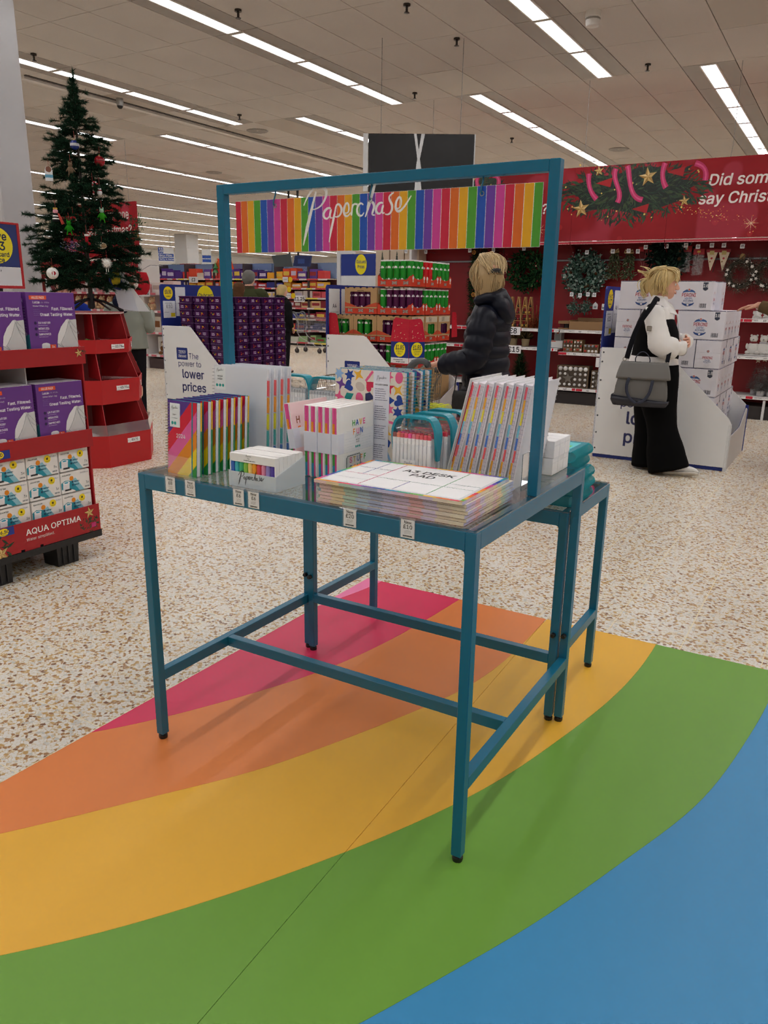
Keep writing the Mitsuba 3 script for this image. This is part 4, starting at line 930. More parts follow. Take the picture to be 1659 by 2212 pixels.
while z < HT - .06:
    R_ = prof(z); n = 8 if z < 1.4 else 6
    for i in range(n):
        az = g.uniform(0, 6.28) if True else 0; L = R_ * g.uniform(.72, 1.08)
        leaf_branch([0, 0, z], az, L, g.uniform(.0, .42) if z < 1.5 else .9, nn=170)
        for q in range(int(L / .05)):                  # side twigs
            tt = g.uniform(.3, .95); bp = np.array([math.cos(az), math.sin(az), 0]) * L * tt + [0, 0, z + L * tt * .12]
            leaf_branch(bp, az + g.choice([-1, 1]) * g.uniform(.4, .9), g.uniform(.07, .15) * (1 if z < 1.4 else .5), g.uniform(-.1, .4), nn=170)
    z += .058 if z < 1.4 else .032
leaf_branch([0, 0, HT - .14], 0, .15, 1.45, nn=170, droop=0)
part(k, 'branches', twigs, 'matte', kind='stuff'); part(k, 'needles', needles, 'matte', kind='stuff')
def on_tree(px, py, back=.0):
    """a point in the tree's front, found by the angle at which the ornament hangs"""
    d = FW + RT * (px - 829.5) / 1643.5 + UP * (1106 - py) / 1643.5
    h = np.hypot(TX - CAM[0], TY - CAM[1]) - back
    return CAM + d * h / np.hypot(d[0], d[1])
def ornament(name, lab, cat, px, py, make, back, string='#a7322f', mat='satin', parts=()):
    p = on_tree(px, py, back); t = thing(name, lab, cat, M(*p, rz=51)); make(t)
    part(t, 'string', MB().tube([[0, 0, 0], [.002, 0, .03], [0, .01, .07]], .0012, string, 4), 'satin')
def bauble(r, col, extra=None, cap='#b9a46a'):
    def f(t):
        b = MB().ball([0, 0, -r], r, col, 3); part(t, 'ball', b, 'gloss'); part(t, 'cap', MB().lathe([(r * .22, -r * .02), (r * .22, r * .16), (.001, r * .2)], cap, 12), 'metal')
        if extra: extra(t, r)
    return f
def band(col, zz=.25):
    def f(t, r): part(t, 'band', MB().lathe([(r * math.cos(a) * 1.012, r * math.sin(a) - r) for a in np.linspace(-zz, zz, 5)], col, 24), 'gloss')
    return f
ornament('bauble', 'dark blue bauble with a silver band high in the tree', 'bauble', 160, 302, bauble(.036, '#1c2f78', band('#c9cdd8', .3)), .20)
ornament('bauble', 'dark red bauble on the right side of the tree', 'bauble', 214, 336, bauble(.042, '#9a1220', band('#5d0a14', .06)), .12)
ornament('bauble', 'white bauble with a red print low on the left of the tree', 'bauble', 112, 577, bauble(.046, '#e6e6e2', lambda t, r: part(t, 'print', MB().disc(.012, 0, r * .34, '#a32035', frame([0, -r * 1.0, -r], [1, 0, 0], [0, 0, 1]), .002).rect(.004, -.02, .012, .02, '#e6e6e2', frame([0, -r * 1.0, -r], [1, 0, 0], [0, 0, 1]), .003))), .42)
def plush(cb, ct=None, s=1.0):
    def f(t):
        b = MB().ball([0, 0, -.05 * s], .024 * s, cb, 2, scale=(1, .9, 1.25)).ball([0, -.004, -.012 * s], .018 * s, ct or cb, 2)
        for sx in (-1, 1): b.tube([[sx * .012 * s, 0, -.07 * s], [sx * .02 * s, -.005, -.105 * s]], [.006 * s, .005 * s], cb, 6).tube([[sx * .02 * s, 0, -.04 * s], [sx * .034 * s, -.005, -.065 * s]], [.006 * s, .004 * s], cb, 6).ball([sx * .012 * s, 0, .006 * s], .007 * s, ct or cb, 1, scale=(.7, .6, 1.8))
        part(t, 'body', b, 'cloth')
    return f
ornament('plush_ornament', 'small brown plush rabbit hanging in the upper middle of the tree', 'ornament', 151, 352, plush('#6f5f4c'), .26)
ornament('plush_ornament', 'bright green plush figure hanging on the right of the tree', 'ornament', 219, 452, plush('#2f8a1e', '#8fb09a', 1.0), .30)
ornament('plush_ornament', 'bright green plush figure hanging left of the middle of the tree', 'ornament', 148, 478, plush('#1f7a1a', None, 1.0), .38)
ornament('plush_ornament', 'pink and striped doll ornament hanging on the left of the tree', 'ornament', 119, 452, lambda t: (part(t, 'body', MB().ball([0, 0, -.015], .02, '#d99aa6', 2).lathe([(.018, -.03), (.022, -.06), (.03, -.09), (.001, -.092)], '#1a1a1c', 12).lathe([(.0225, -.045), (.025, -.055)], '#e8e8e6', 12).lathe([(.027, -.066), (.029, -.076)], '#e8e8e6', 12), 'cloth'), part(t, 'hat', MB().lathe([(.016, .0), (.017, .012), (.001, .014)], '#c9a24a', 10)), part(t, 'scarf', MB().tube([[.02, -.01, -.03], [.035, -.012, -.07], [.05, -.01, -.11]], [.008, .012, .014], '#b0463e', 6), 'cloth')), .36)
def card(t):
    part(t, 'card', MB().prism([(-.03, -.1), (.03, -.1), (.03, -.02), (.02, .004), (0, .01), (-.02, .004), (-.03, -.02)], .004, '#e3e6ea', FR)); part(t, 'stripe', MB().rect(-.03, -.075, .03, -.052, '#5fa3c4', FR, .0046).disc(0, -.012, .022, '#7a4a38', FR, .0046))
ornament('card_ornament', 'white and pale blue card ornament hanging off the left side of the tree', 'ornament', 104, 362, card, .10)
def cane(t):
    a = np.linspace(0, math.pi, 12); p = [[-.0, 0, -.1], [0, 0, -.03]] + [[.018 - .018 * math.cos(q), 0, -.02 + .018 * math.sin(q)] for q in a]; p = spline(p, 40)
    for i in range(0, 38, 4): part(t, 'twist', MB().tube(p[i:i + 4], .0075, '#b5303c' if (i // 4) % 2 else '#ecdcdc', 8), 'satin') 
ornament('candy_cane', 'red and white twisted candy cane on the right of the tree', 'ornament', 199, 392, cane, .22)
ornament('snowman_ornament', 'tiny white snowman ornament right of the candy cane', 'ornament', 214, 402, lambda t: (part(t, 'body', MB().ball([0, 0, -.05], .021, '#e4e6ea', 2).ball([0, 0, -.022], .015, '#e4e6ea', 2)), part(t, 'hat', MB().lathe([(.016, -.012), (.016, -.009), (.009, -.009), (.009, .008), (.001, .008)], '#2a2a30', 10)), part(t, 'scarf', MB().lathe([(.0155, -.037), (.0165, -.03)], '#9a1f2a', 10), 'cloth')), .22)
ornament('bird_ornament', 'cream and tan bird ornament low on the right of the tree', 'ornament', 219, 522, lambda t: (part(t, 'body', MB().ball([0, 0, -.03], .034, '#d9d0bc', 2, scale=(1.15, .8, .8))), part(t, 'head', MB().ball([-.034, 0, -.018], .018, '#e6dfce', 2)), part(t, 'wing', MB().ball([.012, -.02, -.03], .022, '#8a6f4c', 2, scale=(1.2, .4, .8)))), .36)
ornament('bird_ornament', 'small red-breasted robin ornament at the right edge of the tree', 'ornament', 270, 535, lambda t: (part(t, 'body', MB().ball([0, 0, -.03], .028, '#6a2226', 2, scale=(1.2, .8, .85))), part(t, 'head', MB().ball([-.02, -.006, -.014], .015, '#5a4a3e', 2)), part(t, 'tail', MB().tube([[.02, 0, -.03], [.06, 0, -.045]], [.012, .005], '#4d4038', 6))), .12)
def fluff(t):
    b = MB(); q = np.random.default_rng(3); n = 420; d = q.normal(size=(n, 3)); d /= np.linalg.norm(d, axis=1, keepdims=True); c = d * .018 + [0, 0, -.03]; e = d * .045 + [0, 0, -.03] + q.normal(size=(n, 3)) * .004; sd = np.cross(d, q.normal(size=(n, 3))); sd /= np.linalg.norm(sd, axis=1, keepdims=True)
    b.raw(np.stack([c - sd * .0012, c + sd * .0012, e], 1).reshape(-1, 3), np.arange(3 * n).reshape(-1, 3), '#ecece8'); b.ball([0, 0, -.03], .026, '#e4e4e0', 2); part(t, 'fur', b, 'cloth', kind='stuff'); part(t, 'feet', MB().tube([[-.008, 0, -.07], [-.008, -.004, -.1]], .003, '#d9d9d2', 5).tube([[.008, 0, -.07], [.008, -.004, -.1]], .003, '#d9d9d2', 5))
ornament('fluffy_ornament', 'fluffy white fur ornament low on the right of the tree', 'ornament', 230, 560, fluff, .44)
def tinsel_orn(t):
    b = MB(); q = np.random.default_rng(8); n = 160; c = q.normal(size=(n, 3)) * [.035, .015, .022]; d = q.normal(size=(n, 3)); d /= np.linalg.norm(d, axis=1, keepdims=True); cs = [lin(c_) for c_ in ('#7a3a8a', '#e2dfe8', '#2f4fa0', '#a32f4a')]
    for i in range(n): b.raw([c[i], c[i] + d[i] * .02, c[i] + d[i] * .014 + [0, .003, .003]], [[0, 1, 2]], cs[i % 4])
    part(t, 'tinsel', b, 'satin', kind='stuff')
ornament('tinsel_ornament', 'purple and white tinsel ornament in the lower middle of the tree', 'ornament', 160, 533, tinsel_orn, .46)
ornament('stocking_ornament', 'small red and white knitted stocking in the middle of the tree', 'ornament', 186, 505, lambda t: (part(t, 'sock', MB().tube([[0, 0, -.015], [0, 0, -.06], [.012, -.004, -.075], [.03, -.006, -.078]], [.013, .013, .014, .010], '#a31c28', 8), 'cloth'), part(t, 'cuff', MB().lathe([(.0155, -.018), (.0165, -.002), (.001, -.002)], '#e6e2dc', 12), 'cloth')), .40)
ornament('stocking_ornament', 'small red knitted ornament above the pink doll on the tree', 'ornament', 157, 466, lambda t: part(t, 'sock', MB().ball([0, 0, -.025], .024, '#b0202c', 2).ball([.018, -.01, -.03], .009, '#e6e0d8', 1), 'cloth'), .34)
# ---------------------------------------------------------------- three promotion bins: chocolate tubs, crisps, beer
rng = random.Random(31)
NAVY = '#1b2f80'
def promo_bin(x0, y0, what, dy=1.22, wx=1.0, tx=0.0):
    k = thing('promotion_bin', f'white and blue cardboard promotion bin holding {what}', 'display stand', M(x0, y0, 0))
    side = [(0, .035), (1.112, .035), (1.112, .43), (1.09, .47), (.56, 1.0), (.535, 1.02), (.50, 1.032), (.012, 1.03), (0, 1.018)]
    side = [(a * wx, c) for a, c in side]; X1 = 1.112 * wx
    for y, nm in ((0, 'front'), (dy - .012, 'rear')):
        b = MB().prism(side, .012, '#eceeef', frame([0, y + .012, 0], [1, 0, 0], [0, 0, 1]))
        part(k, 'side_panel', b, 'satin')
    b = MB()
    for z in (.09, .24, .40, .56, .73, .9, .985): b.lathe([(.008, 0), (.008, .002), (.001, .0025)], '#2c2e3a', 8, frame([.03 if z < .95 else .035, -.0002, z], [1, 0, 0], [0, 0, 1]))
    part(k, 'rivets', b, 'satin')
    b = MB().prism([(0, .04), (dy, .04), (dy, 1.55), (dy - .02, 1.572), (.02, 1.572), (0, 1.55)], .014, NAVY, frame([.0, 0, 0], [0, 1, 0], [0, 0, 1]))
    part(k, 'back_board', b, 'satin', 'tall navy blue back board')
    part(k, 'base', MB().box([.01, .014, .0], [X1, dy - .014, .05], NAVY, .003).box([.02, .014, .05], [X1 - .01, dy - .02, .13], '#b8a68a'))
    b = MB().prism([(.02, .0), (dy - .02, .0), (dy - .02, .42), (dy - .1, .44), (dy * .62, .30), (dy * .38, .30), (.1, .30), (.02, .42)], .01, '#b9b6b4', frame([X1 - .008, 0, 0], [0, 1, 0], [0, 0, 1])); b.box([X1 - .02, 0, 0], [X1 + .008, .02, .42], '#cfd1d4').box([X1 - .02, dy - .02, 0], [X1 + .008, dy, .46], NAVY)
    b.prism([(.02, .0), (dy - .02, .0), (dy - .02, .42), (dy - .1, .44), (dy * .62, .30), (dy * .38, .30), (.1, .30), (.02, .42)], .002, NAVY, frame([X1 - .012, 0, 0], [0, 1, 0], [0, 0, 1]))
    part(k, 'front_board', b, 'satin')
    fm = frame([tx, -.0006, 0], [1, 0, 0], [0, 0, 1]); b = MB()
    b.sheet(sbox(.27, .60, .45, .735).buffer(.012), '#1d2f7c', fm, .0004); b.text('TESCO', .03, .36, .68, '#f0f0f4', fm, .0009, 'c', True); b.bars(.31, .41, .668, .006, '#f0f0f4', rng, fm, .0009); b.text('Clubcard', .034, .36, .62, '#f0f0f4', fm, .0009, 'c', True, w=.15)
    b.text('The', .075, .475, .605, '#2a2f66', fm, .0006, 'l'); b.text('power to', .075, .275, .50, '#2a2f66', fm, .0006, 'l'); b.text('lower', .112, .335, .345, '#2a2f66', fm, .0006, 'l', True); b.text('prices', .112, .325, .17, '#2a2f66', fm, .0006, 'l', True)
    part(k, 'lettering', b, 'satin', 'dark blue lettering The power to lower prices')
    bm = frame([.0147, 0, 0], [0, 1, 0], [0, 0, 1]); b = MB()
    if what != 'cartons of crisp tubes':
        part(k, 'offer_disc', MB().disc(.14, 1.46, .085, '#f2d51a', bm, .0006).text('£8.50' if 'purple' in what else '2 for £22', .05, .14, 1.45, '#1c2350', bm, .001, 'c', True, w=.12).bars(.1, .18, 1.41, .012, '#3b3a2a', rng, bm, .001), 'satin', 'yellow offer disc')
        b = MB().rect(.035, 1.13, .26, 1.355, '#e4e7ee', bm, .0008).text('£10' if 'purple' in what else '£15', .045, .148, 1.26, '#2a2f4a', bm, .0014, 'c').bars(.08, .2, 1.32, .012, '#8b90a0', rng, bm, .0014).bars(.05, .14, 1.2, .01, '#9aa0b0', rng, bm, .0014); b.rect(.17, 1.145, .25, 1.195, '#d9c21a', bm, .0014); part(k, 'price_card', b, 'satin', 'white price card')
        part(k, 'paper_sheet', MB().rect(.27, 1.15, .46, 1.54, '#e6e9ec', bm, .0008).text('A4', .04, .365, 1.36, '#4a5058', bm, .0014, 'c', True).bars(.3, .43, 1.32, .01, '#9aa0a8', rng, bm, .0014), 'satin', 'white A4 sheet')
        part(k, 'yellow_disc', MB().disc(.86, 1.40, .17, '#f2e11a', bm, .0006, 40).text('Clubcard', .05, .86, 1.41, '#1c2350', bm, .001, 'c', True).text('Prices', .05, .86, 1.34, '#1c2350', bm, .001, 'c', True), 'satin', 'big yellow disc')
    else:
        for y in (.04, .29): part(k, 'paper_sheet', MB().rect(y, 1.12, y + .22, 1.53, '#d9dcdc', bm, .0008).text('A4', .045, y + .11, 1.32, '#4a5058', bm, .0014, 'c', True).bars(y + .03, y + .19, 1.27, .012, '#9aa0a8', rng, bm, .0014), 'satin', 'white A4 sheet')
    return k
BX = {'tubs': (-6.34, 6.08), 'crisps': (-3.35, 5.74), 'beer': (-.185, 5.655)}
promo_bin(*BX['tubs'], 'a wall of purple chocolate tubs'); promo_bin(*BX['crisps'], 'cartons of crisp tubes'); promo_bin(*BX['beer'], 'stacked white beer cases', wx=1.075, tx=-.045)

# purple chocolate tubs
def tub_shape(var):
    w, h = .245, .0855; b = MB()
    g = sbox(-w / 2 + .03, -w / 2 + .03, w / 2 - .03, w / 2 - .03)
    b.prism(g.buffer(.022, 4), .070, '#35123f', sm=False); b.prism(g.buffer(.03, 4), .0125, '#431a52', z0=.070, sm=False); b.prism(g.buffer(.027, 4), .002, '#8f7f9c', z0=.0825)
    for a in range(4):
        m = M(rz=90 * a) @ frame([0, -w / 2 + .0078, 0], [1, 0, 0], [0, 0, 1]); v = (var + a) % 2
        b.rect(-.092, .008, .0, .062, '#4c1a58' if v else '#3d1548', m, .0006); b.rect(.0, .008, .092, .062, '#3d1548' if v else '#4c1a58', m, .0006)
        cx = .046 if v else -.046
        b.text('Quality', .016, -cx, .038, '#d9c9e2', m, .0012, 'c', True, w=.055); b.text('Street', .016, -cx, .018, '#d9c9e2', m, .0012, 'c', True, w=.055)
        r = random.Random(a * 7 + var)
        for i in range(6): b.disc(cx + r.uniform(-.03, .03), .034 + r.uniform(-.014, .016), .008, r.choice(['#c99a2a', '#a8303c', '#3a7a3a', '#c96a2a', '#d9b84a']), m, .0012 + .0002 * i, 8)
    return b
tv = [tub_shape(i).shape('gloss') for i in (0, 1)]
x0, y0 = BX['tubs']
for c in range(7):
    for r in range(15):
        if c < 3: x, y, wh = x0 + .42 + .268 * c, y0 + .16, f'{["left", "middle", "right"][c]} column of the front of the stack'
        else: x, y, wh = x0 + .956, y0 + .16 + .272 * (c - 2) + .01, f'{nth(c - 3)} column back along the right side'
        z = .131 + .0862 * r
        if c < 3 and z + .08 < 1.05 - max(0, (x - x0 - .4)) * 1.0 - .12: 
            if r > 2: continue
        t = thing('chocolate_tub', f'purple tub, {nth(14 - r)} from the top, {wh}', 'tub', M(x + rng.uniform(-.006, .006), y + rng.uniform(-.006, .006), z, rz=rng.uniform(-2, 2)), 'stacked purple chocolate tubs')
        body(t, tv[(r + c) % 2])
for r in range(15):   # the column showing behind on the left
    if r in (6, 8, 9, 10, 11, 12, 13):
        t = thing('chocolate_tub', f'purple tub, {nth(13 - r)} from the top, set-back column at the left', 'tub', M(x0 + .40, y0 + .45, .131 + .0862 * r), 'stacked purple chocolate tubs'); body(t, tv[r % 2])
t = thing('stacked_filler', 'hidden inner block of purple tubs inside the stack', 'tub', M(x0, y0, 0)); body(t, MB().box([.3, .3, .131], [.82, 1.13, 1.40], '#41185a').box([.29, .04, .131], [1.08, .285, .38], '#41185a'))

# beer cases
def ellipse_ring(b, cx, cy, rx, ry, t, a0, a1, col, m, z):
    a = np.radians(np.linspace(a0, a1, 16)); tt = t * np.sin(np.linspace(.25, math.pi - .25, 16)) + t * .2
    p = np.c_[cx + rx * np.cos(a), cy + ry * np.sin(a)]; q = np.c_[cx + (rx - tt) * np.cos(a), cy + (ry - tt) * np.sin(a)]
    b.raw(np.c_[np.vstack([p, q]), np.full(32, z)], [[i, i + 1, 17 + i, 16 + i] for i in range(15)], col, m)
def beer_logo(b, cx, cy, s, m, small=False):
    if not small:
        ellipse_ring(b, cx, cy + .12 * s, .40 * s, .30 * s, .13 * s, 25, 155, '#3a5a92', m, .0006)
        b.disc(cx, cy + .40 * s, .075 * s, '#d9d2d4', m, .0009); b.disc(cx, cy + .40 * s, .055 * s, '#b5605c', m, .0011)
    else: b.disc(cx, cy + .62 * s, .10 * s, '#4a3f52', m, .0006); b.disc(cx, cy + .62 * s, .07 * s, '#c98a84', m, .0008)
    b.text('PERONI', .20 * s, cx, cy, '#9c2436', m, .0008, 'c', True, w=.80 * s); b.text('NASTRO', .085 * s, cx, cy - .14 * s, '#3a5a92', m, .0008, 'c', True, w=.42 * s); b.text('AZZURRO', .11 * s, cx, cy - .29 * s, '#27437e', m, .0008, 'c', True, w=.56 * s)
    b.bars(cx - .16 * s, cx + .16 * s, cy - .38 * s, .05 * s, '#8fa0bd', rng, m, .0008)
    if not small: ellipse_ring(b, cx, cy - .22 * s, .40 * s, .34 * s, .12 * s, 205, 335, '#27437e', m, .0007)
    else:
        for i in range(3): b.bars(cx - .2 * s, cx + .2 * s, cy - (.5 + .08 * i) * s, .03 * s, '#b5b5ba', rng, m, .0008)
BL, BW, BH = .39, .205, .2425
def beer_shape():
    b = MB().box([0, 0, 0], [BL, BW, BH], '#dcdbe4', .003)
    for a, z in (((.002, -.0004), BH - .005), ): b.rect(.004, BH - .006, BL - .004, BH - .001, '#2c3350', FR, .0006)
    p = MB()
    for m, w in ((FR, BL), (frame([BL, BW, 0], [-1, 0, 0], [0, 0, 1]), BL)):
        beer_logo(p, w / 2, .112, .145, m); p.rect(w - .085, BH - .07, w - .045, BH - .012, '#2f3648', m, .0006); p.sheet([(w - .085, BH - .07), (w - .045, BH - .07), (w - .065, BH - .082)], '#2f3648', m, .0006); p.text('18', .026, w - .065, BH - .052, '#dcdce0', m, .001, 'c', True)
        p.disc(w / 2, .042, .014, '#b0a68c', m, .0006); p.disc(w / 2, .044, .009, '#dcdbe4', m, .0008); p.bars(w * .36, w * .44, .04, .005, '#bdbdc6', rng, m, .0006); p.bars(w * .56, w * .64, .04, .005, '#bdbdc6', rng, m, .0006)
        for i in range(9): p.rect(w - .1 + .0062 * i, .02, w - .1 + .0062 * i + .003 + .0015 * (i % 3), .056, '#5c5e68', m, .0006)
        p.rect(.004, BH - .006, w - .004, BH - .0015, '#3a4468', m, .0005)
    for m in (frame([BL, 0, 0], [0, 1, 0], [0, 0, 1]), frame([0, BW, 0], [0, -1, 0], [0, 0, 1])):
        p.rect(.003, BH * .545, BW - .003, BH * .55, '#a9a9b4', m, .0006); beer_logo(p, BW / 2, .08, .105, m, True); p.rect(.004, BH - .006, BW - .004, BH - .0015, '#3a4468', m, .0005)
    return b, p
cb, cp_ = beer_shape(); cb = cb.shape('satin'); cp_ = cp_.shape('satin')
x0, y0 = BX['beer']
zs = [.1545 + .2445 * i for i in range(6)]
def beer(x, y, l, along, lab):
    m = M(x0 + x, y0 + y, zs[l]) if along else M(x0 + x + BW, y0 + y, zs[l], rz=90)
    t = thing('beer_case', lab, 'beer case', m @ M(rz=rng.uniform(-.8, .8)), 'stacked white beer cases')
    part(t, 'carton', cb); part(t, 'print', cp_)
LN = ['bottom', 'second', 'third', 'fourth', 'fifth']
for l in (4, 2, 0):
    for x, a, w in ((.115, False, 'left'), (.33, False, 'middle'), (.645, True, 'right')): beer(x, .03, l, a, f'white beer case, {w} one at the front of the {LN[l]} layer from the floor')
    for q in range(4): beer(.645, .24 + .209 * q, l, True, f'white beer case, {nth(q + 1)} back along the right side of the {LN[l]} layer')
for l in (3, 1):
    for x, a, w in ((.115, False, 'left'), (.43, True, 'middle'), (.828, False, 'right')): beer(x, .03, l, a, f'white beer case, {w} one at the front of the {LN[l]} layer from the floor')
    for q in (1, 2): beer(.828, .03 + .395 * q, l, False, f'white beer case, {nth(q)} back along the right side of the {LN[l]} layer')
beer(.125, .03, 5, True, 'white beer case on the top layer, left one behind the blonde woman'); beer(.52, .03, 5, True, 'white beer case on the top layer, right one beside the reaching hand')
beer(.56, .24, 5, True, 'white beer case on the top layer, behind the right-hand one')
t = thing('stacked_filler', 'hidden inner block of white beer cases inside the stack', 'beer case', M(x0, y0, 0)); body(t, MB().box([.13, .44, .155], [.42, 1.1, 1.37], '#d0d0d8'))
t = thing('pallet', 'wooden pallet under the beer cases', 'pallet', M(x0 + .03, y0 + .03, .131)); part(t, 'deck', MB().box([0, 0, 0], [1.1, 1.15, .022], '#a8916c', .003))

# crisp tubes in cartons
CAN = {'green': ('#1f8a2a', '#e9ece6'), 'red': ('#c81a24', '#f0eceb'), 'purple': ('#4d1440', '#e4dde4'), 'blue': ('#1a4fae', '#e6eaf0')}
def can_shape(c):
    a, w = CAN[c]; b = MB()
    b.lathe([(.001, 0), (.0365, 0), (.0365, .255), (.037, .258), (.037, .268), (.034, .27), (.001, .27)], a, 14)
    b.lathe([(.0372, .256), (.0376, .259), (.0376, .268), (.035, .2705), (.001, .271)], '#e8e8e6', 14)
    for q in (-90, 0):                                        # a plain white chip bowl and a plain label on each side
        an = np.radians(np.linspace(q - 32, q + 32, 9)); r = .0372
        for z0, z1, cl, k in ((.03, .085, w, 1.0), (.185, .215, w, .8)):
            v = [[r * math.cos(t), r * math.sin(t), z0] for t in an] + [[r * math.cos(t), r * math.sin(t), z0 + (z1 - z0) * (1 - ((i - 4) / 4.6) ** 2) ** .5 * k] for i, t in enumerate(an)]
            b.raw(v, [[i, i + 1, 10 + i, 9 + i] for i in range(8)], cl)
    return b
cans = {c: can_shape(c).shape('gloss') for c in CAN}
def bow(b, cx, cy, w, h, m, z=.0006):
    p = [(-.5, -.5), (-.25, -.36), (0, -.26), (.25, -.36), (.5, -.5), (.42, 0), (.5, .5), (.25, .36), (0, .26), (-.25, .36), (-.5, .5), (-.42, 0)]
    b.sheet([(cx + a * w, cy + c * h) for a, c in p], '#3b1a16', m, z); b.sheet([(cx + a * w * .88, cy + c * h * .84) for a, c in p], '#b7a49a', m, z * 1.6); b.text('PRINGLES', h * .30, cx, cy - h * .15, '#4a1f1a', m, z * 2.2, 'c', True, w=w * .74)
def tray_shape(w, d, style):
    """low orange tray, wavy at the corners; style 0 open, 1 with a tan carton round it"""
    o = '#c43a22'; b = MB(); h = .075
    fr = [(0, 0), (w, 0), (w, h + .035), (w - .03, h + .03), (w - .06, h - .005), (.06, h - .005), (.03, h + .03), (0, h + .035)]
    if style == 1: fr = [(0, 0), (w, 0), (w, h), (0, h)]
    sd_ = [(0, 0), (d, 0), (d, .11), (d - .03, .125), (d - .07, .085), (d * .5, .07), (.07, .085), (.03, .125), (0, .11)]
    b.prism(fr, .003, o, frame([0, .003, 0], [1, 0, 0], [0, 0, 1])); b.prism(fr, .003, o, frame([0, d, 0], [1, 0, 0], [0, 0, 1]))
    for x in (0, w - .003): b.prism(sd_, .003, o, frame([x, 0, 0], [0, 1, 0], [0, 0, 1]))
    b.box([0, 0, 0], [w, d, .003], '#b5532f')
    for i in range(3): bow(b, w * (i + .5) / 3, .036, .072, .046, FR)
    m = frame([w + .0004, 0, 0], [0, 1, 0], [0, 0, 1]); bow(b, d * .5, .036, .07, .042, m)
    for y in (.03, d - .03): b.disc(y, .088, .02, '#d9d2cc', m, .0006, 14); b.disc(y, .055, .014, '#e0b7a2', m, .0006, 12)
    if style == 1:
        t, z1 = '#b08c62', .285; e = .0012
        def pane(w_, m_, hole):
            g = sbox(0, h * .8, w_, z1).difference(hole); b.prism(g, .002, t, m_)
            b.sheet(Polygon([(0, h), (w_ * .0, h + .05), (w_ * .2, h + .03), (w_ * .4, h), ]), '#bf4a2c', m_, .0026); b.sheet(Polygon([(w_, h), (w_, h + .05), (w_ * .8, h + .03), (w_ * .6, h)]), '#bf4a2c', m_, .0026)
        pane(w, frame([0, -e, 0], [1, 0, 0], [0, 0, 1]), sbox(w * .2, h + .01, w * .78, .225).buffer(.012))
        pane(d, frame([w + e, 0, 0], [0, 1, 0], [0, 0, 1]), sbox(d * .28, h + .02, d * .72, .185).buffer(.012))
        m2 = frame([w + e + .0022, 0, 0], [0, 1, 0], [0, 0, 1]); b.rect(.02, .215, d - .02, .275, '#c9bda6', m2, .0006)
        for i in range(8): b.rect(d * .3 + .008 * i, .222, d * .3 + .008 * i + .004, .268, '#6a5f50', m2, .001)
        m3 = frame([0, -e - .0022, 0], [1, 0, 0], [0, 0, 1]); b.bars(w * .4, w * .6, .245, .01, '#5b4a34', rng, m3, .0006)
        for i in range(5): b.sheet([(w * (i + .3) / 5, z1), (w * (i + .7) / 5, z1), (w * (i + .6) / 5, z1 - .012), (w * (i + .4) / 5, z1 - .012)], '#22202a', m3, .0006)
    return b
x0, y0 = BX['crisps']
tr = {}
def tray(x, y, z, w, d, style, fill, lab):
    if (w, d, style) not in tr: tr[w, d, style] = tray_shape(w, d, style).shape('satin')
    t = thing('crisp_carton', lab[0], 'carton', M(x0 + x, y0 + y, z), 'orange crisp cartons'); part(t, 'tray', tr[w, d, style])
    nx, ny = int((w - .012) / .0755), int((d - .012) / .0755); px_, py_ = (w - .008) / nx, (d - .008) / ny
    for i in range(nx):
        for j in range(ny):
            if fill and (j == 0 or i == nx - 1):
                c = fill[(i + j * 2 + int(x * 30)) % len(fill)]
                q = thing('crisp_tube', f'{c} crisp tube, {"front" if j == 0 else nth(j) + " back"} row, {nth(i)} from the left, {lab[1]}', 'crisp tube', M(x0 + x + .004 + px_ * (i + .5), y0 + y + .004 + py_ * (j + .5), z + .0035), f'{c} crisp tubes')
                body(q, cans[c])
L = [.672, .968, 1.264, 1.560]
tray(.622, .10, L[3], .425, .31, 0, ['green', 'green', 'purple' if 0 else 'green'], ('open orange carton of green crisp tubes, front of the top layer', 'front carton of the top layer'))
tray(.622, .42, L[3], .425, .31, 0, ['red', 'red', 'green'], ('open orange carton of red crisp tubes, middle of the top layer', 'middle carton of the top layer'))
tray(.622, .74, L[3], .425, .31, 0, ['green', 'red'], ('open orange carton, rear of the top layer with few tubes', 'rear carton of the top layer'))
tray(.195, .10, L[2], .42, .31, 1, ['purple'], ('tan windowed carton of purple crisp tubes, left one on the third layer', 'left carton of the third layer'))
tray(.622, .10, L[2], .425, .31, 0, ['purple', 'purple', 'purple', 'green', 'purple'], ('open orange carton of purple crisp tubes, right front one on the third layer', 'right front third-layer carton'))
for q in (1, 2): tray(.622, .10 + .32 * q, L[2], .425, .31, 0, ['green'], (f'open orange carton of green crisp tubes, {["", "second", "third"][q]} back on the right of the third layer', f'{["", "second", "third"][q]} carton back, third layer'))
tray(.015, .10, L[1], .295, .31, 1, ['green'], ('tan carton with a small window, leftmost on the second layer', 'leftmost carton of the second layer'))
tray(.315, .10, L[1], .30, .31, 1, ['green'], ('tan carton with a window, middle of the second layer', 'middle carton of the second layer'))
tray(.622, .10, L[1], .425, .31, 1, ['purple'], ('tan windowed carton behind the red hexagonal price sign, second layer', 'carton behind the hexagonal price sign'))
for q in (1, 2): tray(.622, .10 + .32 * q, L[1], .425, .31, 1 if q < 3 else 0, [['green'], ['green'], ['purple']][q], (f'tan windowed carton, {["", "second", "third"][q]} back on the right of the second layer', f'{["", "second", "third"][q]} carton back, second layer'))
tray(.315, .10, L[0], .30, .31, 0, ['green', 'purple'], ('open orange carton, left one on the lowest layer in view', 'left carton of the lowest layer'))
tray(.622, .10, L[0], .425, .31, 0, ['purple', 'green'], ('open orange carton under the hexagonal price sign, lowest layer in view', 'carton under the hexagonal price sign'))
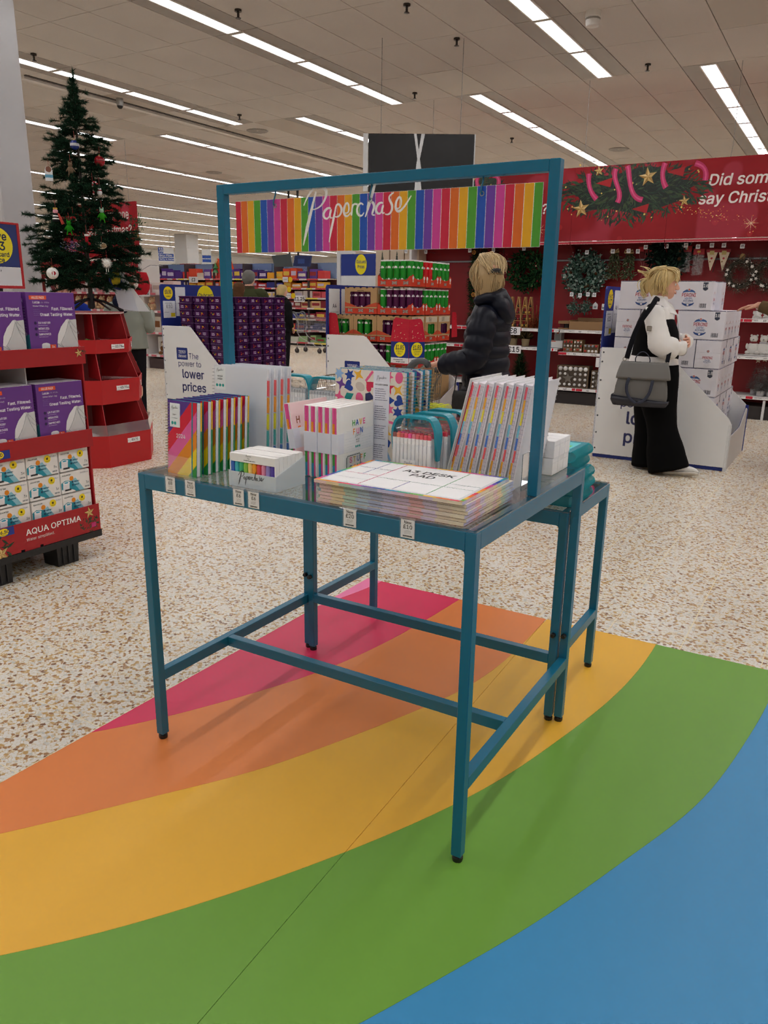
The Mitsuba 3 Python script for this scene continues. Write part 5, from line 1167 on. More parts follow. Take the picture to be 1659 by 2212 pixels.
for q in (1, 2): tray(.622, .10 + .32 * q, L[0], .425, .31, 0, ['green', 'red'], (f'open orange carton, {["", "second", "third"][q]} back on the right of the lowest layer in view', f'{["", "second", "third"][q]} carton back, lowest layer'))
t = thing('stacked_filler', 'plain tan inner boxes under and inside the stack of crisp cartons', 'carton', M(x0, y0, 0)); body(t, MB().box([.03, .1, .131], [1.05, 1.08, .670], '#a8865c', .004).box([.03, .43, .672], [.60, 1.08, 1.25], '#a8865c', .004).box([.2, .43, 1.264], [.60, 1.06, 1.54], '#a8865c', .004))
for x, y, rz, lab in ((.02, .04, 0, 'left'), (1.07, 1.06, 90, 'right')):
    t = thing('corner_card', f'red starry corner card at the {lab} end of the crisp bin', 'card', M(x0 + x, y0 + y, .98 if lab == 'left' else 1.0, rz=rz)); b = MB().prism([(0, 0), (.15, 0), (.11, .26), (.09, .285), (.02, .29), (0, .285)], .004, '#b8152a', FR)
    for i in range(9): b.disc(.02 + (i * 37 % 90) / 1000, .03 + i * .026, .003, '#e0a24a', FR, .0046, 6)
    body(t, b)
t = thing('price_standee', 'folded red and blue card standee reading £1.85 Clubcard Price before the crisp cartons', 'sign', M(x0 + 1.075, y0 + .06, .74, rz=-6))
for sd_, m in (('left', frame([-.225, -.05, 0], [.237, .0, 0], [0, 0, 1])), ('right', frame([.012, -.05, 0], [.07, .19, 0], [0, 0, 1]))):
    w = .237 if sd_ == 'left' else .206; b = MB()
    b.prism([(0, 0), (w, 0), (w, .48), (w * (.12 if sd_ == 'left' else .85) + (w * .1 if sd_ == 'left' else 0), .50), (w * .25, .50), (w * .1, .47), (0, .30)] if sd_ == 'left' else [(0, 0), (w, 0), (w, .28), (w * .82, .46), (w * .7, .49), (0, .48)], .003, '#c01c34', m)
    b.rect(0, .075, w, .245, NAVY, m, .0036); b.rect(0, 0, w, .075, '#e4e4e6', m, .0036); b.rect(0, -.0, w, .016, '#b3202e', m, .004)
    b.disc(w / 2, .162, .075, '#f0e01a', m, .004, 30, ry=.078); b.text('£1.85', .047, w / 2, .163, '#1a1f3c', m, .0044, 'c', True, w=.11); b.text('Clubcard', .022, w / 2, .135, '#1a1f3c', m, .0044, 'c', False, w=.085); b.text('Price', .022, w / 2, .108, '#1a1f3c', m, .0044, 'c', False, w=.05)
    b.bars(w * .15, w * .7, .05, .01, '#55585f', rng, m, .0044); b.bars(w * .3, w * .8, .027, .012, '#55585f', rng, m, .0044)
    r2 = random.Random(7)
    for i in range(14): b.disc(r2.uniform(.15, .85) * w, r2.uniform(.27, .45), .005, '#e7b8a0', m, .0036, 6)
    part(t, 'card', b, 'satin', f'{sd_} face')
# ---------------------------------------------------------------- the Christmas aisle at the back right
def at_y(px, py, y):
    """the point of the plane at depth y that lies in the direction of this pixel"""
    d = FW + RT * (px - 829.5) / 1643.5 + UP * (1106 - py) / 1643.5
    return CAM + d * (y - CAM[1]) / d[1]
rng = random.Random(41)
RW, YL, YB = '#860c17', 9.25, 9.74
XL, XR = -4.22, 4.2
k = thing('christmas_shelving', 'long red shelving unit of Christmas decorations under the red banner', 'shelving', M())
part(k, 'back_panel', MB().box([XL, YB, .12], [XR, YB + .03, 2.23], RW), 'satin')
part(k, 'end_panel', MB().box([XL - .04, YL + .02, 0], [XL, YB + .03, 2.23], '#d9dadb', .004).box([XL - .62, 9.6, 0], [XL - .04, 9.64, 2.95], '#d4d5d6', .004), 'satin', 'white end panel')
part(k, 'canopy', MB().box([XL, YL + .03, 2.20], [XR, YB, 2.222], '#7c0d17'), 'satin')
xs = list(np.arange(XL, XR, 1.25)) + [XR]
for i in range(len(xs) - 1):
    part(k, 'canopy_edge', MB().box([xs[i] + .004, YL, 2.185], [xs[i + 1] - .004, YL + .03, 2.222], '#b5283a', .002).box([xs[i] + .004, YL - .002, 2.214], [xs[i + 1] - .004, YL, 2.222], '#e3c6c8').box([xs[i] + .004, YL - .002, 2.185], [xs[i + 1] - .004, YL, 2.189], '#e3c6c8'), 'satin')
    part(k, 'rail', MB().box([xs[i] + .06, YB - .02, 1.985], [xs[i + 1] - .06, YB, 2.012], '#8f9094', .003), 'brushed')
    part(k, 'bracket', MB().prism([(0, 0), (.42, 0), (.42, -.02), (.03, -.2), (0, -.2)], .012, '#5a0a12', frame([xs[i] - .006, YB, 2.19], [0, -1, 0], [0, 0, 1])))
def lip_strip(b, x0, x1, z, h=.042):
    """a shelf edge with its white and red ticket strip"""
    b.box([x0, YL, z - h], [x1, YL + .012, z], '#e4e4e5', .001); x = x0
    while x < x1:
        w = rng.uniform(.06, .2)
        if rng.random() < .42: b.rect(x, .004, min(x + w, x1), h - .004, '#c22338', frame([0, YL - .0006, z - h], [1, 0, 0], [0, 0, 1]))
        else: b.bars(x + .012, min(x + w * .5, x1), h * .4, h * .22, '#7f8288', rng, frame([0, YL - .0006, z - h], [1, 0, 0], [0, 0, 1]))
        x += w + .01
def shelf(x0, x1, z, prices=(), d=.0):
    b = MB().box([x0, YL + d, z - .02], [x1, YB, z - .004], '#b6b4b4', .002); lip_strip(b, x0, x1, z)
    for x, s_ in prices: b.rect(x - .06, .003, x + .13, .039, '#e9e9ea', frame([0, YL - .001, z - .042], [1, 0, 0], [0, 0, 1]), .0006); b.text(s_, .021, x, .011, '#1c1e26', frame([0, YL - .001, z - .042], [1, 0, 0], [0, 0, 1]), .0012, 'l', True)
    part(k, 'shelf', b, 'satin')
shelf(XL, -1.79, 1.045, [(-2.1, '£6')]); shelf(XL, -1.79, .78, [(-2.0, '£10')]); shelf(XL, -1.79, .24)
shelf(-1.77, .35, 1.045, [(-1.5, '£2')]); shelf(-1.77, .35, .735, [(-1.55, '£1'), (-1.3, '£2.50')]); shelf(-1.77, .35, .235, [(-1.66, '£20'), (-1.32, '£8')])
shelf(.37, XR, 1.255, [(.82, '£3')]); shelf(.37, XR, .80); shelf(.37, XR, .30, [(.5, '£15')])
part(k, 'plinth', MB().box([XL, YL + .05, 0], [XR, YB, .17], '#2a2526').box([.4, YL + .01, .0], [.43, YL + .05, .25], '#d5d5d6').box([.95, YL + .01, .0], [.98, YL + .05, .25], '#d5d5d6'))
def pricecard(x, z, s_, w=.23, h=.115, lab=''):
    t = thing('price_card', f'big white card reading {s_} hanging on a shelf edge {lab}', 'price card', M(x, YL - .006, z)); b = MB().box([-w / 2, -.002, 0], [w / 2, 0, h], '#e8e9ec'); b.text(s_, h * .62, 0, h * .2, '#22242c', frame([0, -.0024, 0], [1, 0, 0], [0, 0, 1]), .0006, 'c', True); body(t, b)
pricecard(-2.475, .945, '£8', lab='beside the navy coat'); pricecard(-2.45, .68, '£15', lab='under the potted plants')
t = thing('price_card', 'white blank-backed card at the end of a shelf beside the blue board', 'price card', M(-1.16, YL - .006, .55)); body(t, MB().box([-.06, 0, 0], [.06, .002, .13], '#dfe0e4').box([-.05, -.0006, .02], [.05, 0, .11], '#e6e7ea'))

# the red banner above
b = MB(); t = thing('christmas_banner', 'long red banner reading Did someone say Christmas? with garlands and stars, above the shelves', 'banner', M(0, YL - .01, 2.225))
BH_ = .93
def banner_red(p, n, uv):
    d1, d2, r = voronoi(p.x * 5.0, p.z * 5.0); bok = smoothstep(.30, .27, d1 * (1.0 + r)) * smoothstep(.45, .75, r)
    c = mix([0.22, 0.008, 0.014], [0.36, 0.013, 0.02], fbm(p.x * 1.5, p.z * 2.2, 3.0))
    c = mix(c, [0.48, 0.03, 0.035], bok * 0.55 * smoothstep(2.95, 2.45, p.z))
    return mix(c, [0.48, 0.06, 0.10], 0.45 * smoothstep(.62, .8, noise(p.x * 4.0 + 9, p.z * 4.0)))
scene['banner_red'] = {'type': 'twosided', 'bsdf': {'type': 'principled', 'base_color': mikit.proc(banner_red), 'roughness': .5, 'specular': .3}}
for i in range(len(xs) - 1): part(t, 'panel', MB().box([xs[i] + .001, 0, 0], [xs[i + 1] - .001, .012, BH_], RW), 'banner_red')
BM = frame([0, -.0006, 0], [1, 0, 0], [0, 0, 1])
lt = MB(); v_ = frame([0, -.0006, 0], [1, 0, 0], [0.12, 0, 1]); SH_ = np.eye(4); SH_[:3, :3] = [[1, .14, 0], [0, 0, -1], [0, 1, 0]]; SH_[:3, 3] = [0, -.001, 0]
def bt(s_, h, x, z): lt.text(s_, h, x - .14 * z, z, '#f1ece9', SH_, .0006, 'l', True)
bt('Did someone', .128, -.03, .615); bt('say Christmas?', .128, -.12, .405); bt('Planning your', .125, -3.30, .59); bt('ideal Christmas?', .125, -3.42, .37)
part(t, 'lettering', lt, 'satin', 'white lettering')
def garland(cx, cz, w, h, seed):
    g = random.Random(seed); b = MB(); cs = ['#16291b', '#233d26', '#2f4a2e', '#12221a', '#3a4a2c', '#1c3527']
    b.sheet([(cx + w * .8 * math.cos(a) * (1 + .12 * math.sin(7 * a)), min(BH_ - .01, max(.01, cz + h * .72 * math.sin(a) * (1 + .15 * math.cos(5 * a))))) for a in np.linspace(0, 6.2, 50)], '#12211a', BM, .0003)
    for i in range(900):
        a, q = g.uniform(0, 6.28), math.sqrt(g.random()); x, z = cx + w * q * math.cos(a), cz + h * q * math.sin(a) * (1 - .35 * abs(q * math.cos(a)))
        L = g.uniform(.05, .17); u = a + g.uniform(-1, 1); dx, dz = L * math.cos(u), L * math.sin(u) * .8; k_ = g.uniform(.04, .14)
        z1 = max(.0, min(BH_ - .004, z + dz)); z = max(.0, min(BH_ - .01, z)); dz = z1 - z
        b.quad([[x, z, .0005 + i * 2e-6], [x + dx * .5 - dz * k_, min(BH_, z + dz * .5 + dx * k_), .0005 + i * 2e-6], [x + dx, z + dz, .0005 + i * 2e-6], [x + dx * .5 + dz * k_, min(BH_, z + dz * .5 - dx * k_), .0005 + i * 2e-6]], g.choice(cs), BM)
    for i in range(26): b.disc(cx + g.uniform(-w, w), cz + g.uniform(-h, h), g.uniform(.006, .014), '#e6c66a', BM, .0024, 8)
    for p in ([(-.55, .26), (-.5, .02), (-.42, -.08)], [(-.2, .3), (-.17, .1), (-.12, -.06), (-.14, -.14)], [(-.05, .36), (-.02, .2), (.12, -.1), (.18, -.12)], [(.42, .40), (.40, .2), (.46, .02)], [(.78, .30), (.9, .22), (.92, .08)]):
        stroke(b, [(cx + a * w / .95, min(cz + c * h / .38, BH_ - .02)) for a, c in p], [.07, .055, .07], '#c42a66', BM, .0028, 12); stroke(b, [(cx + a * w / .95, min(cz + c * h / .38, BH_ - .02)) for a, c in p], [.02], '#e0588c', BM, .003, 12)
    for x, z in ((-.35, .12), (.15, -.22), (.55, .2)): b.sheet([(cx + x - .1, cz + z), (cx + x + .12, cz + z + .06), (cx + x + .1, cz + z - .06)], '#a8141e', BM, .0026)
    for x, z, r in ((-.62, -.2, .12), (.22, .17, .12), (.70, -.16, .07), (-.42, .34, .07)): gold_star(b, cx + x * w / .95, min(cz + z * h / .38, BH_ - .06), r, BM, .0034)
    return b
part(t, 'printed_garland', garland(-.98, .60, .95, .36, 5), 'satin', kind='stuff'); part(t, 'printed_garland', garland(-4.0, .62, .8, .34, 6) if False else garland(-3.42, .74, .62, .22, 6), 'satin', kind='stuff')
b = MB(); g = random.Random(9)
for x0_ in (.15, -2.55):
    for i in range(150):
        s_ = g.random(); x = x0_ - .55 + 1.0 * s_; z = .40 - .26 * s_ + g.gauss(0, .04); b.disc(x, z, g.uniform(.002, .007), g.choice(['#e9a35a', '#f3d2a2', '#d9713a']), BM, .001, 6)
    for a in range(4):
        c, s_ = math.cos(a * .785), math.sin(a * .785); stroke(b, [(x0_ + .38 - .09 * c, .16 - .09 * s_), (x0_ + .38, .16), (x0_ + .38 + .09 * c, .16 + .09 * s_)], [.001, .006, .001], '#f3d6b0', BM, .0012, 6)
part(t, 'printed_sparkles', b, 'satin', kind='stuff')
for x in (-3.9, -1.62, .2, .72, 1.9):
    q = thing('hanging_wire', f'thin wire from the ceiling to the red banner, {"left end" if x < -3 else "over the garland" if x < -1 else "over the first letters" if x < .4 else "over the word Christmas" if x < 1 else "far right"}', 'wire', M(x, YL, 0), 'banner wires'); body(q, MB().tube([[0, 0, 3.15], [.01, 0, 3.3], [0, 0, CEIL]], .003, '#8d8d8d', 5))

# ---- greenery
def ring_leaves(R, r, n, L, W, cols, seed, flat=.5, kind='leaf'):
    """leaves round a ring in the xz plane"""
    q = np.random.default_rng(seed); b = MB()
    th = q.uniform(0, 2 * np.pi, n); ph = q.uniform(0, 2 * np.pi, n)
    rad = np.stack([np.cos(th), 0 * th, np.sin(th)], 1); out = rad * np.cos(ph)[:, None] + np.array([0, -1, 0]) * np.abs(np.sin(ph))[:, None]
    pos = rad * R + out * (r * q.uniform(.3, 1, n))[:, None]
    tan = np.stack([-np.sin(th), 0 * th, np.cos(th)], 1) * q.choice([-1, 1], n)[:, None]
    d = out * q.uniform(.3, 1, (n, 1)) + tan * q.uniform(.2, 1, (n, 1)) + q.normal(size=(n, 3)) * .35; d /= np.linalg.norm(d, axis=1, keepdims=True)
    s_ = np.cross(d, out + q.normal(size=(n, 3)) * .5); s_ /= np.linalg.norm(s_, axis=1, keepdims=True)
    l = (L * q.uniform(.6, 1.3, n))[:, None]; w = (W * q.uniform(.7, 1.2, n))[:, None]; nn = np.cross(d, s_)
    if kind == 'needle': v = np.stack([pos - s_ * w, pos + s_ * w, pos + d * l], 1); f = np.arange(3 * n).reshape(-1, 3); m = 3
    else: v = np.stack([pos, pos + d * l * .45 + s_ * w + nn * w * .3, pos + d * l, pos + d * l * .45 - s_ * w + nn * w * .3], 1); f = np.arange(4 * n).reshape(-1, 4); m = 4
    c = np.array([lin(x) for x in cols])[q.integers(0, len(cols), n)] * q.uniform(.7, 1.25, (n, 1))
    return b.raw(v.reshape(-1, 3), f, np.repeat(c, m, 0))
def dots(b, R, r, n, rad, col, seed, y=-.8):
    q = random.Random(seed)
    for i in range(n):
        a, u = q.uniform(0, 6.28), q.uniform(-.8, .8) * r; b.ball([(R + u) * math.cos(a), y * r * q.uniform(.7, 1.1), (R + u) * math.sin(a)], rad * q.uniform(.8, 1.2), col, 1)
    return b
def ring_base(R, r, col): return MB().tube([[R * math.cos(a), 0, R * math.sin(a)] for a in np.linspace(0, 2 * math.pi, 33)], r, col, 8, cap=False)
def wreath(px, py, y, R, r, lab, leaves, extras):
    p = at_y(px, py, y); t = thing('wreath', lab, 'wreath', M(*p)); part(t, 'ring', ring_base(R, r * .5, '#1d2019')); part(t, 'foliage', leaves, 'matte', kind='stuff')
    for nm, b, mt in extras: part(t, nm, b, mt, kind='stuff')
    part(t, 'hook', MB().tube([[0, .05, R + r * .6], [0, -.02, R + r * .8]], .004, '#7d7d80', 5), 'brushed')
def cones(R, r, n, seed):
    b = MB(); q = random.Random(seed)
    for i in range(n):
        a = q.uniform(0, 6.28); c = np.array([R * math.cos(a), -r, R * math.sin(a)])
        for j in range(4): b.lathe([(.001, 0), (.024 - .005 * j, .006), (.02 - .005 * j, .016), (.001, .016)], '#4a3524', 7, M(*c, rx=90) @ M(z=.011 * j))
    return b
G1, G2 = ['#1d3a22', '#27492b', '#16301d', '#2f5230'], ['#3d5a50', '#4f6c60', '#2f4a42', '#6d857a', '#87988f']
wreath(1140, 586, 9.58, .185, .10, 'dark green leafy wreath with red berries, left of the teal post', ring_leaves(.185, .11, 900, .085, .017, G1, 1), [('berries', dots(MB(), .185, .1, 46, .010, '#7d1420', 2), 'gloss'), ('pine_cones', cones(.18, .09, 5, 3), 'matte'), ('baubles', dots(MB(), .185, .1, 5, .016, '#b08a7a', 4), 'gloss')])
wreath(1265, 592, 9.58, .185, .11, 'frosted grey-green eucalyptus wreath with pine cones, right of the teal post', ring_leaves(.185, .13, 1300, .062, .021, G2, 5), [('pine_cones', cones(.18, .11, 5, 6), 'matte'), ('frosted_leaves', ring_leaves(.22, .13, 220, .036, .018, ['#9fb0aa', '#b9c6c1'], 7), 'matte')])
wreath(1447, 553, 9.60, .15, .11, 'dark fir and white-leaf wreath above the blonde woman, partly behind her head', ring_leaves(.15, .12, 700, .10, .02, ['#1c2d27', '#26392f', '#131f1b'], 8), [('pale_leaves', ring_leaves(.17, .12, 60, .045, .024, ['#8d9a9a', '#a9b5b6'], 9), 'matte'), ('pine_cones', cones(.15, .1, 3, 2), 'matte')])
for px, l, sd_ in ((1600, 'grey twig wreath with white wooden stars, the left one of two at the right edge', 11), (1664, 'grey twig wreath with white wooden stars, cut by the right picture edge', 12)):
    b = MB(); q = random.Random(sd_)
    for i in range(9):
        a = q.uniform(0, 6.28); m = frame([.16 * math.cos(a), -.075, .16 * math.sin(a)], [1, 0, .2], [-.2, 0, 1]); b.prism(star(.026, 5, .45, q.uniform(0, 1)), .006, '#dad8d0', m)
    wreath(px, 592, 9.58, .155, .06, l, ring_leaves(.155, .065, 1500, .09, .0022, ['#5b5246', '#6d655a', '#4a443c', '#837b70', '#3c3a30'], sd_, kind='needle'), [('stars', b, 'satin'), ('white_dots', dots(MB(), .155, .06, 34, .007, '#dcdad6', sd_ + 20), 'satin')])
p = at_y(1604, 556, 9.56); t = thing('kraft_tag', 'brown paper tag above the twig wreath', 'tag', M(*p)); body(t, MB().prism([(-.03, -.04), (.03, -.04), (.03, .03), (.015, .045), (-.015, .045), (-.03, .03)], .002, '#a5834f', FR))
# a hanging green garland behind the navy coat, with dried orange slices
p0 = at_y(1032, 585, 9.6); t = thing('fir_garland', 'long dark fir garland with dried orange slices hanging behind the navy coat', 'garland', M(*p0))
q = np.random.default_rng(15); b = MB(); n = 2600; zz = q.uniform(-1.0, .33, n); a = q.uniform(0, 6.28, n); rr = .11 * np.sqrt(q.random(n)); pos = np.stack([rr * np.cos(a) + .02 * np.sin(zz * 9), rr * np.sin(a) * .8, zz], 1); d = np.stack([np.cos(a), np.sin(a) - .4, q.uniform(-1.2, .3, n)], 1) + q.normal(size=(n, 3)) * .4; d /= np.linalg.norm(d, axis=1, keepdims=True); s_ = np.cross(d, q.normal(size=(n, 3))); s_ /= np.linalg.norm(s_, axis=1, keepdims=True)
cg = np.array([lin(c) for c in ('#17301f', '#22402a', '#0f231a', '#31502f')])[q.integers(0, 4, n)]
b.raw(np.stack([pos - s_ * .005, pos + s_ * .005, pos + d * .085], 1).reshape(-1, 3), np.arange(3 * n).reshape(-1, 3), np.repeat(cg, 3, 0)); part(t, 'needles', b, 'matte', kind='stuff')
part(t, 'stem', MB().tube([[0, 0, .36], [.01, 0, 0], [0, 0, -1.0]], .012, '#2b2a1e', 6))
for x, z in ((-.02, .26), (-.05, -.02), (.0, -.35), (.03, -.7)): part(t, 'orange_slice', MB().lathe([(.001, 0), (.032, 0), (.034, .004), (.032, .008), (.001, .008)], '#b07a1f', 16, M(x, -.12, z, rx=90)).lathe([(.001, .009), (.024, .009)], '#7d4e14', 12, M(x, -.12, z, rx=90)), 'satin')
p0 = at_y(1086, 580, 9.6); t = thing('berry_garland', 'bunch of dark red berries hanging between the garland and the leafy wreath', 'garland', M(*p0)); q = random.Random(3); b = MB()
for i in range(150): b.ball([q.gauss(0, .045), q.gauss(-.02, .03), q.uniform(-.25, .22)], .011, q.choice(['#7a1522', '#94202c', '#5c0f18']), 1)
part(t, 'berries', b, 'gloss', kind='stuff'); part(t, 'stem', MB().tube([[0, 0, .33], [0, 0, -.25]], .008, '#3a2a20', 6))
def bunch(px, py, y, lab, cols, seed, h=.36, w=.075, bow_='#b8a27a', name='mistletoe_bunch'):
    p = at_y(px, py, y); t = thing(name, lab, 'decoration', M(*p)); q = np.random.default_rng(seed); n = 420; zz = q.uniform(-h / 2, h / 2, n); a = q.uniform(0, 6.28, n); rr = w * (1.1 - .5 * (zz / h + .5)) * np.sqrt(q.random(n)) * np.where(zz > h * .32, .45, 1); pos = np.stack([rr * np.cos(a), rr * np.sin(a) * .7, zz], 1)
    d = np.stack([np.cos(a) * .6, np.sin(a) * .6 - .3, q.uniform(-1.4, -.2, n)], 1) + q.normal(size=(n, 3)) * .25; d /= np.linalg.norm(d, axis=1, keepdims=True); s_ = np.cross(d, q.normal(size=(n, 3))); s_ /= np.linalg.norm(s_, axis=1, keepdims=True); l = .06 * q.uniform(.6, 1.2, (n, 1))
    c = np.array([lin(x) for x in cols])[q.integers(0, len(cols), n)] * q.uniform(.7, 1.2, (n, 1)); b = MB().raw(np.stack([pos, pos + d * l * .5 + s_ * .008, pos + d * l, pos + d * l * .5 - s_ * .008], 1).reshape(-1, 3), np.arange(4 * n).reshape(-1, 4), np.repeat(c, 4, 0)); part(t, 'leaves', b, 'matte', kind='stuff')
    part(t, 'berries', dots(MB(), .0, w * .6, 1, .006, '#e6e6dc', seed).ball([.02, -w * .6, -.05], .006, '#e6e6dc', 1).ball([-.03, -w * .6, -.1], .006, '#e6e6dc', 1).ball([.01, -w * .6, -.14], .006, '#e6e6dc', 1), 'satin', kind='stuff')
    part(t, 'bow', MB().tube([[0, -.03, h * .40], [-.05, -.04, h * .50], [-.06, -.04, h * .40], [0, -.03, h * .38]], .012, bow_, 6).tube([[0, -.03, h * .40], [.05, -.04, h * .50], [.06, -.04, h * .40], [0, -.03, h * .38]], .012, bow_, 6), 'cloth')
M1 = ['#59664a', '#6b7656', '#46523a', '#7d866a']
bunch(1327, 568, 9.58, 'pale green mistletoe bunch with a hessian bow, the left one of a pair', M1, 21); bunch(1358, 570, 9.58, 'pale green mistletoe bunch with a hessian bow, the right one of a pair', M1, 22)
for px, l in ((1382, 'left'), (1400, 'right')):
    p = at_y(px, 572, 9.56); t = thing('wire_cane', f'tall thin red wire candy cane stake on a hook, the {l} one of two', 'decoration', M(*p)); part(t, 'wire', MB().tube(spline([[-.02, 0, -.24], [-.02, 0, .14], [.0, 0, .2], [.05, 0, .2], [.06, 0, .12], [.03, 0, -.18], [.0, 0, -.24]], 30), .0035, '#8a5250', 5), 'satin'); part(t, 'header_card', MB().box([-.035, -.004, .17], [.035, 0, .23], '#b31c26'))
for px, py, l in ((1481, 562, 'left'), (1508, 568, 'right')):
    p = at_y(px, py, 9.56); t = thing('tinsel_pack', f'silver tinsel bundle under a red card, the {l} one of two', 'decoration', M(*p)); part(t, 'header_card', MB().box([-.068, -.03, .10], [.068, .0, .175], '#97121e', .002).rect(-.02, .125, .02, .15, '#c9a24a', frame([0, -.0306, 0], [1, 0, 0], [0, 0, 1])))
    q = np.random.default_rng(int(px)); n = 900; pos = np.stack([q.uniform(-.06, .06, n), q.uniform(-.045, .02, n), q.uniform(-.15, .1, n)], 1); d = q.normal(size=(n, 3)); d /= np.linalg.norm(d, axis=1, keepdims=True); s_ = np.cross(d, q.normal(size=(n, 3))); s_ /= np.linalg.norm(s_, axis=1, keepdims=True)
    part(t, 'tinsel', MB().raw(np.stack([pos - s_ * .002, pos + s_ * .002, pos + d * .03], 1).reshape(-1, 3), np.arange(3 * n).reshape(-1, 3), np.repeat(q.uniform(.25, .75, (n, 1)) * [1, 1, 1.02], 3, 0)), 'satin', kind='stuff')
for px, l in ((1537, 'left'), (1563, 'right')):
    p = at_y(px, 562, 9.56); t = thing('bunting_pack', f'cream triangular bunting pack with a red top, the {l} one of two', 'decoration', M(*p)); part(t, 'pennant', MB().prism([(-.075, .13), (.075, .13), (.004, -.13), (-.004, -.13)], .008, '#d3c3a9', FR)); b = MB().rect(-.075, .095, .075, .135, '#8c1520', FR, .0086); b.rect(-.03, .065, .025, .115, '#b7a86a', FR, .009); b.disc(.0, .02, .014, '#a8343c', FR, .009, 10); b.disc(-.015, -.02, .010, '#8d6a4a', FR, .009, 10); part(t, 'print', b)
    part(t, 'edge', MB().tube([[.075, .01, .13], [.03, .02, -.15]], .004, '#2d2420', 5))
for px, l, sd_ in ((1240, 'left', 31), (1266, 'right', 32)):
    p = at_y(px, 665, 9.52); t = thing('mini_wreath', f'small frosted sprig ornament, the {l} one below the eucalyptus wreath', 'decoration', M(*p)); part(t, 'foliage', ring_leaves(.035, .055, 260, .05, .009, G2, sd_), 'matte', kind='stuff'); part(t, 'string', MB().tube([[0, 0, .08], [0, 0, .16]], .002, '#9a9080', 4))
for px, py in ((1286, 661), (1304, 663)):
    p = at_y(px, py, 9.52); t = thing('house_ornament', f'small white {"house-shaped" if px < 1290 else "oblong"} hanging ornament below the eucalyptus wreath', 'decoration', M(*p)); body(t, MB().prism([(-.035, -.045), (.035, -.045), (.035, .02), (0, .055), (-.035, .02)] if px < 1290 else [(-.025, -.045), (.025, -.045), (.025, .04), (-.025, .04)], .006, '#d9dcdf', FR).rect(-.02, -.03, .02, 0, '#7f8a92', FR, .0066))
tg = MB().box([-.026, -.002, -.028], [.026, 0, .028], '#e3e6ea'); tg.rect(-.014, -.010, .014, .014, '#5a6068', FR, .0026); tg.rect(-.009, -.004, .009, .008, '#c9cdd2', FR, .003); tg = tg.shape('satin')
pin = MB().tube([[0, 0, 0], [0, .33, .0]], .003, '#a9a9ac', 5).shape('brushed')
for px, py, l in ((1268, 545, 'above the eucalyptus wreath'), (1324, 543, 'above the left mistletoe'), (1358, 542, 'above the right mistletoe'), (1378, 543, 'above the left wire cane'), (1395, 534, 'above the right wire cane'), (1440, 532, 'above the dark fir wreath'), (1482, 530, 'above the left tinsel'), (1508, 533, 'above the right tinsel'), (1538, 530, 'above the left bunting'), (1564, 530, 'above the right bunting'), (1604, 532, 'above the kraft tag'), (1235, 636, 'first of four in a row over the sprigs'), (1253, 638, 'second of four in a row over the sprigs'), (1270, 636, 'third of four in a row over the sprigs'), (1284, 637, 'last of four in a row over the sprigs'), (1015, 541, 'at the left over the garland'), (1066, 540, 'over the berry garland'), (1132, 537, 'over the leafy wreath'), (920, 544, 'over the open tubes'), (877, 543, 'at the left end of the shelving')):
    p = at_y(px, py, 9.42); t = thing('price_tag', f'small white price tag on a hook {l}', 'price tag', M(*p), 'hook price tags'); part(t, 'card', tg); part(t, 'hook', pin)

# ---- on the shelves
def place_on(px, y, z): return at_y(px, 700, y)[0]
LADC = ['#c9a24a', '#2a2320', '#8a2a30', '#3a3a2a']
for i, (px, y, h) in enumerate(((1117, 9.36, .44), (1131, 9.40, .44), (1143, 9.44, .44), (1103, 9.5, .44))):
    x = at_y(px, 700, y)[0]; t = thing('wooden_tree', f'wooden ladder-shaped tree, {["front one", "second", "third", "leftmost"][i]} of a row beside the navy coat', 'decoration', M(x, y, 1.045), 'wooden ladder trees')
    b = MB(); w = .068
    for s_ in (-1, 1): b.tube([[s_ * w, 0, 0], [s_ * .006, 0, h]], .008, '#b08a54', 5); b.tube([[s_ * w, .05, 0], [s_ * .006, .05, h]], .006, '#8f6d40', 5)
    for j in range(4): z = h * (.02 + .21 * j); b.box([-w * (1 - z / h), -.004, z - .004], [w * (1 - z / h), .05, z + .004], '#a07c48')
    part(t, 'frame', b, 'satin'); b = MB()
    for j in range(4):
        z = h * (.02 + .21 * j) + .026; n = max(1, int(5 - j * 1.3))
        for q in range(n): b.ball([(q - (n - 1) / 2) * .036, .02, z], .019, LADC[(q + j + i) % 4], 1)
    part(t, 'baubles', b, 'gloss', kind='stuff')
for i, (px, h) in enumerate(((1147, .33), (1157, .33), (1163, .30), (1166, .21), (1160, .16))):
    y = 9.36 + .06 * (i % 3); x = at_y(px, 700, y)[0]; t = thing('bristle_tree', f'orange bottle-brush tree, {["tall front one", "tall one behind", "third tall one", "short one beside the teal post", "shortest one"][i]} on the upper shelf', 'decoration', M(x, y, 1.045), 'orange bristle trees')
    q = np.random.default_rng(i + 50); n = 900; zz = h * (1 - np.sqrt(q.random(n))) * .95 + .02; a = q.uniform(0, 6.28, n); r = (.075 * h / .33) * (1 - zz / h) + .006; d = np.stack([np.cos(a), np.sin(a), np.full(n, -.15)], 1); c = np.stack([0 * a, 0 * a, zz], 1); s_ = np.stack([-np.sin(a), np.cos(a), 0 * a], 1)
    part(t, 'bristles', MB().raw(np.stack([c - s_ * .003, c + s_ * .003, c + d * r[:, None]], 1).reshape(-1, 3), np.arange(3 * n).reshape(-1, 3), np.repeat(q.uniform(.6, 1.1, (n, 1)) * lin('#b8613a'), 3, 0)), 'matte', kind='stuff'); part(t, 'foot', MB().lathe([(.001, 0), (.03, 0), (.03, .012), (.008, .016), (.006, h), (.001, h)], '#7a4a2a', 8))
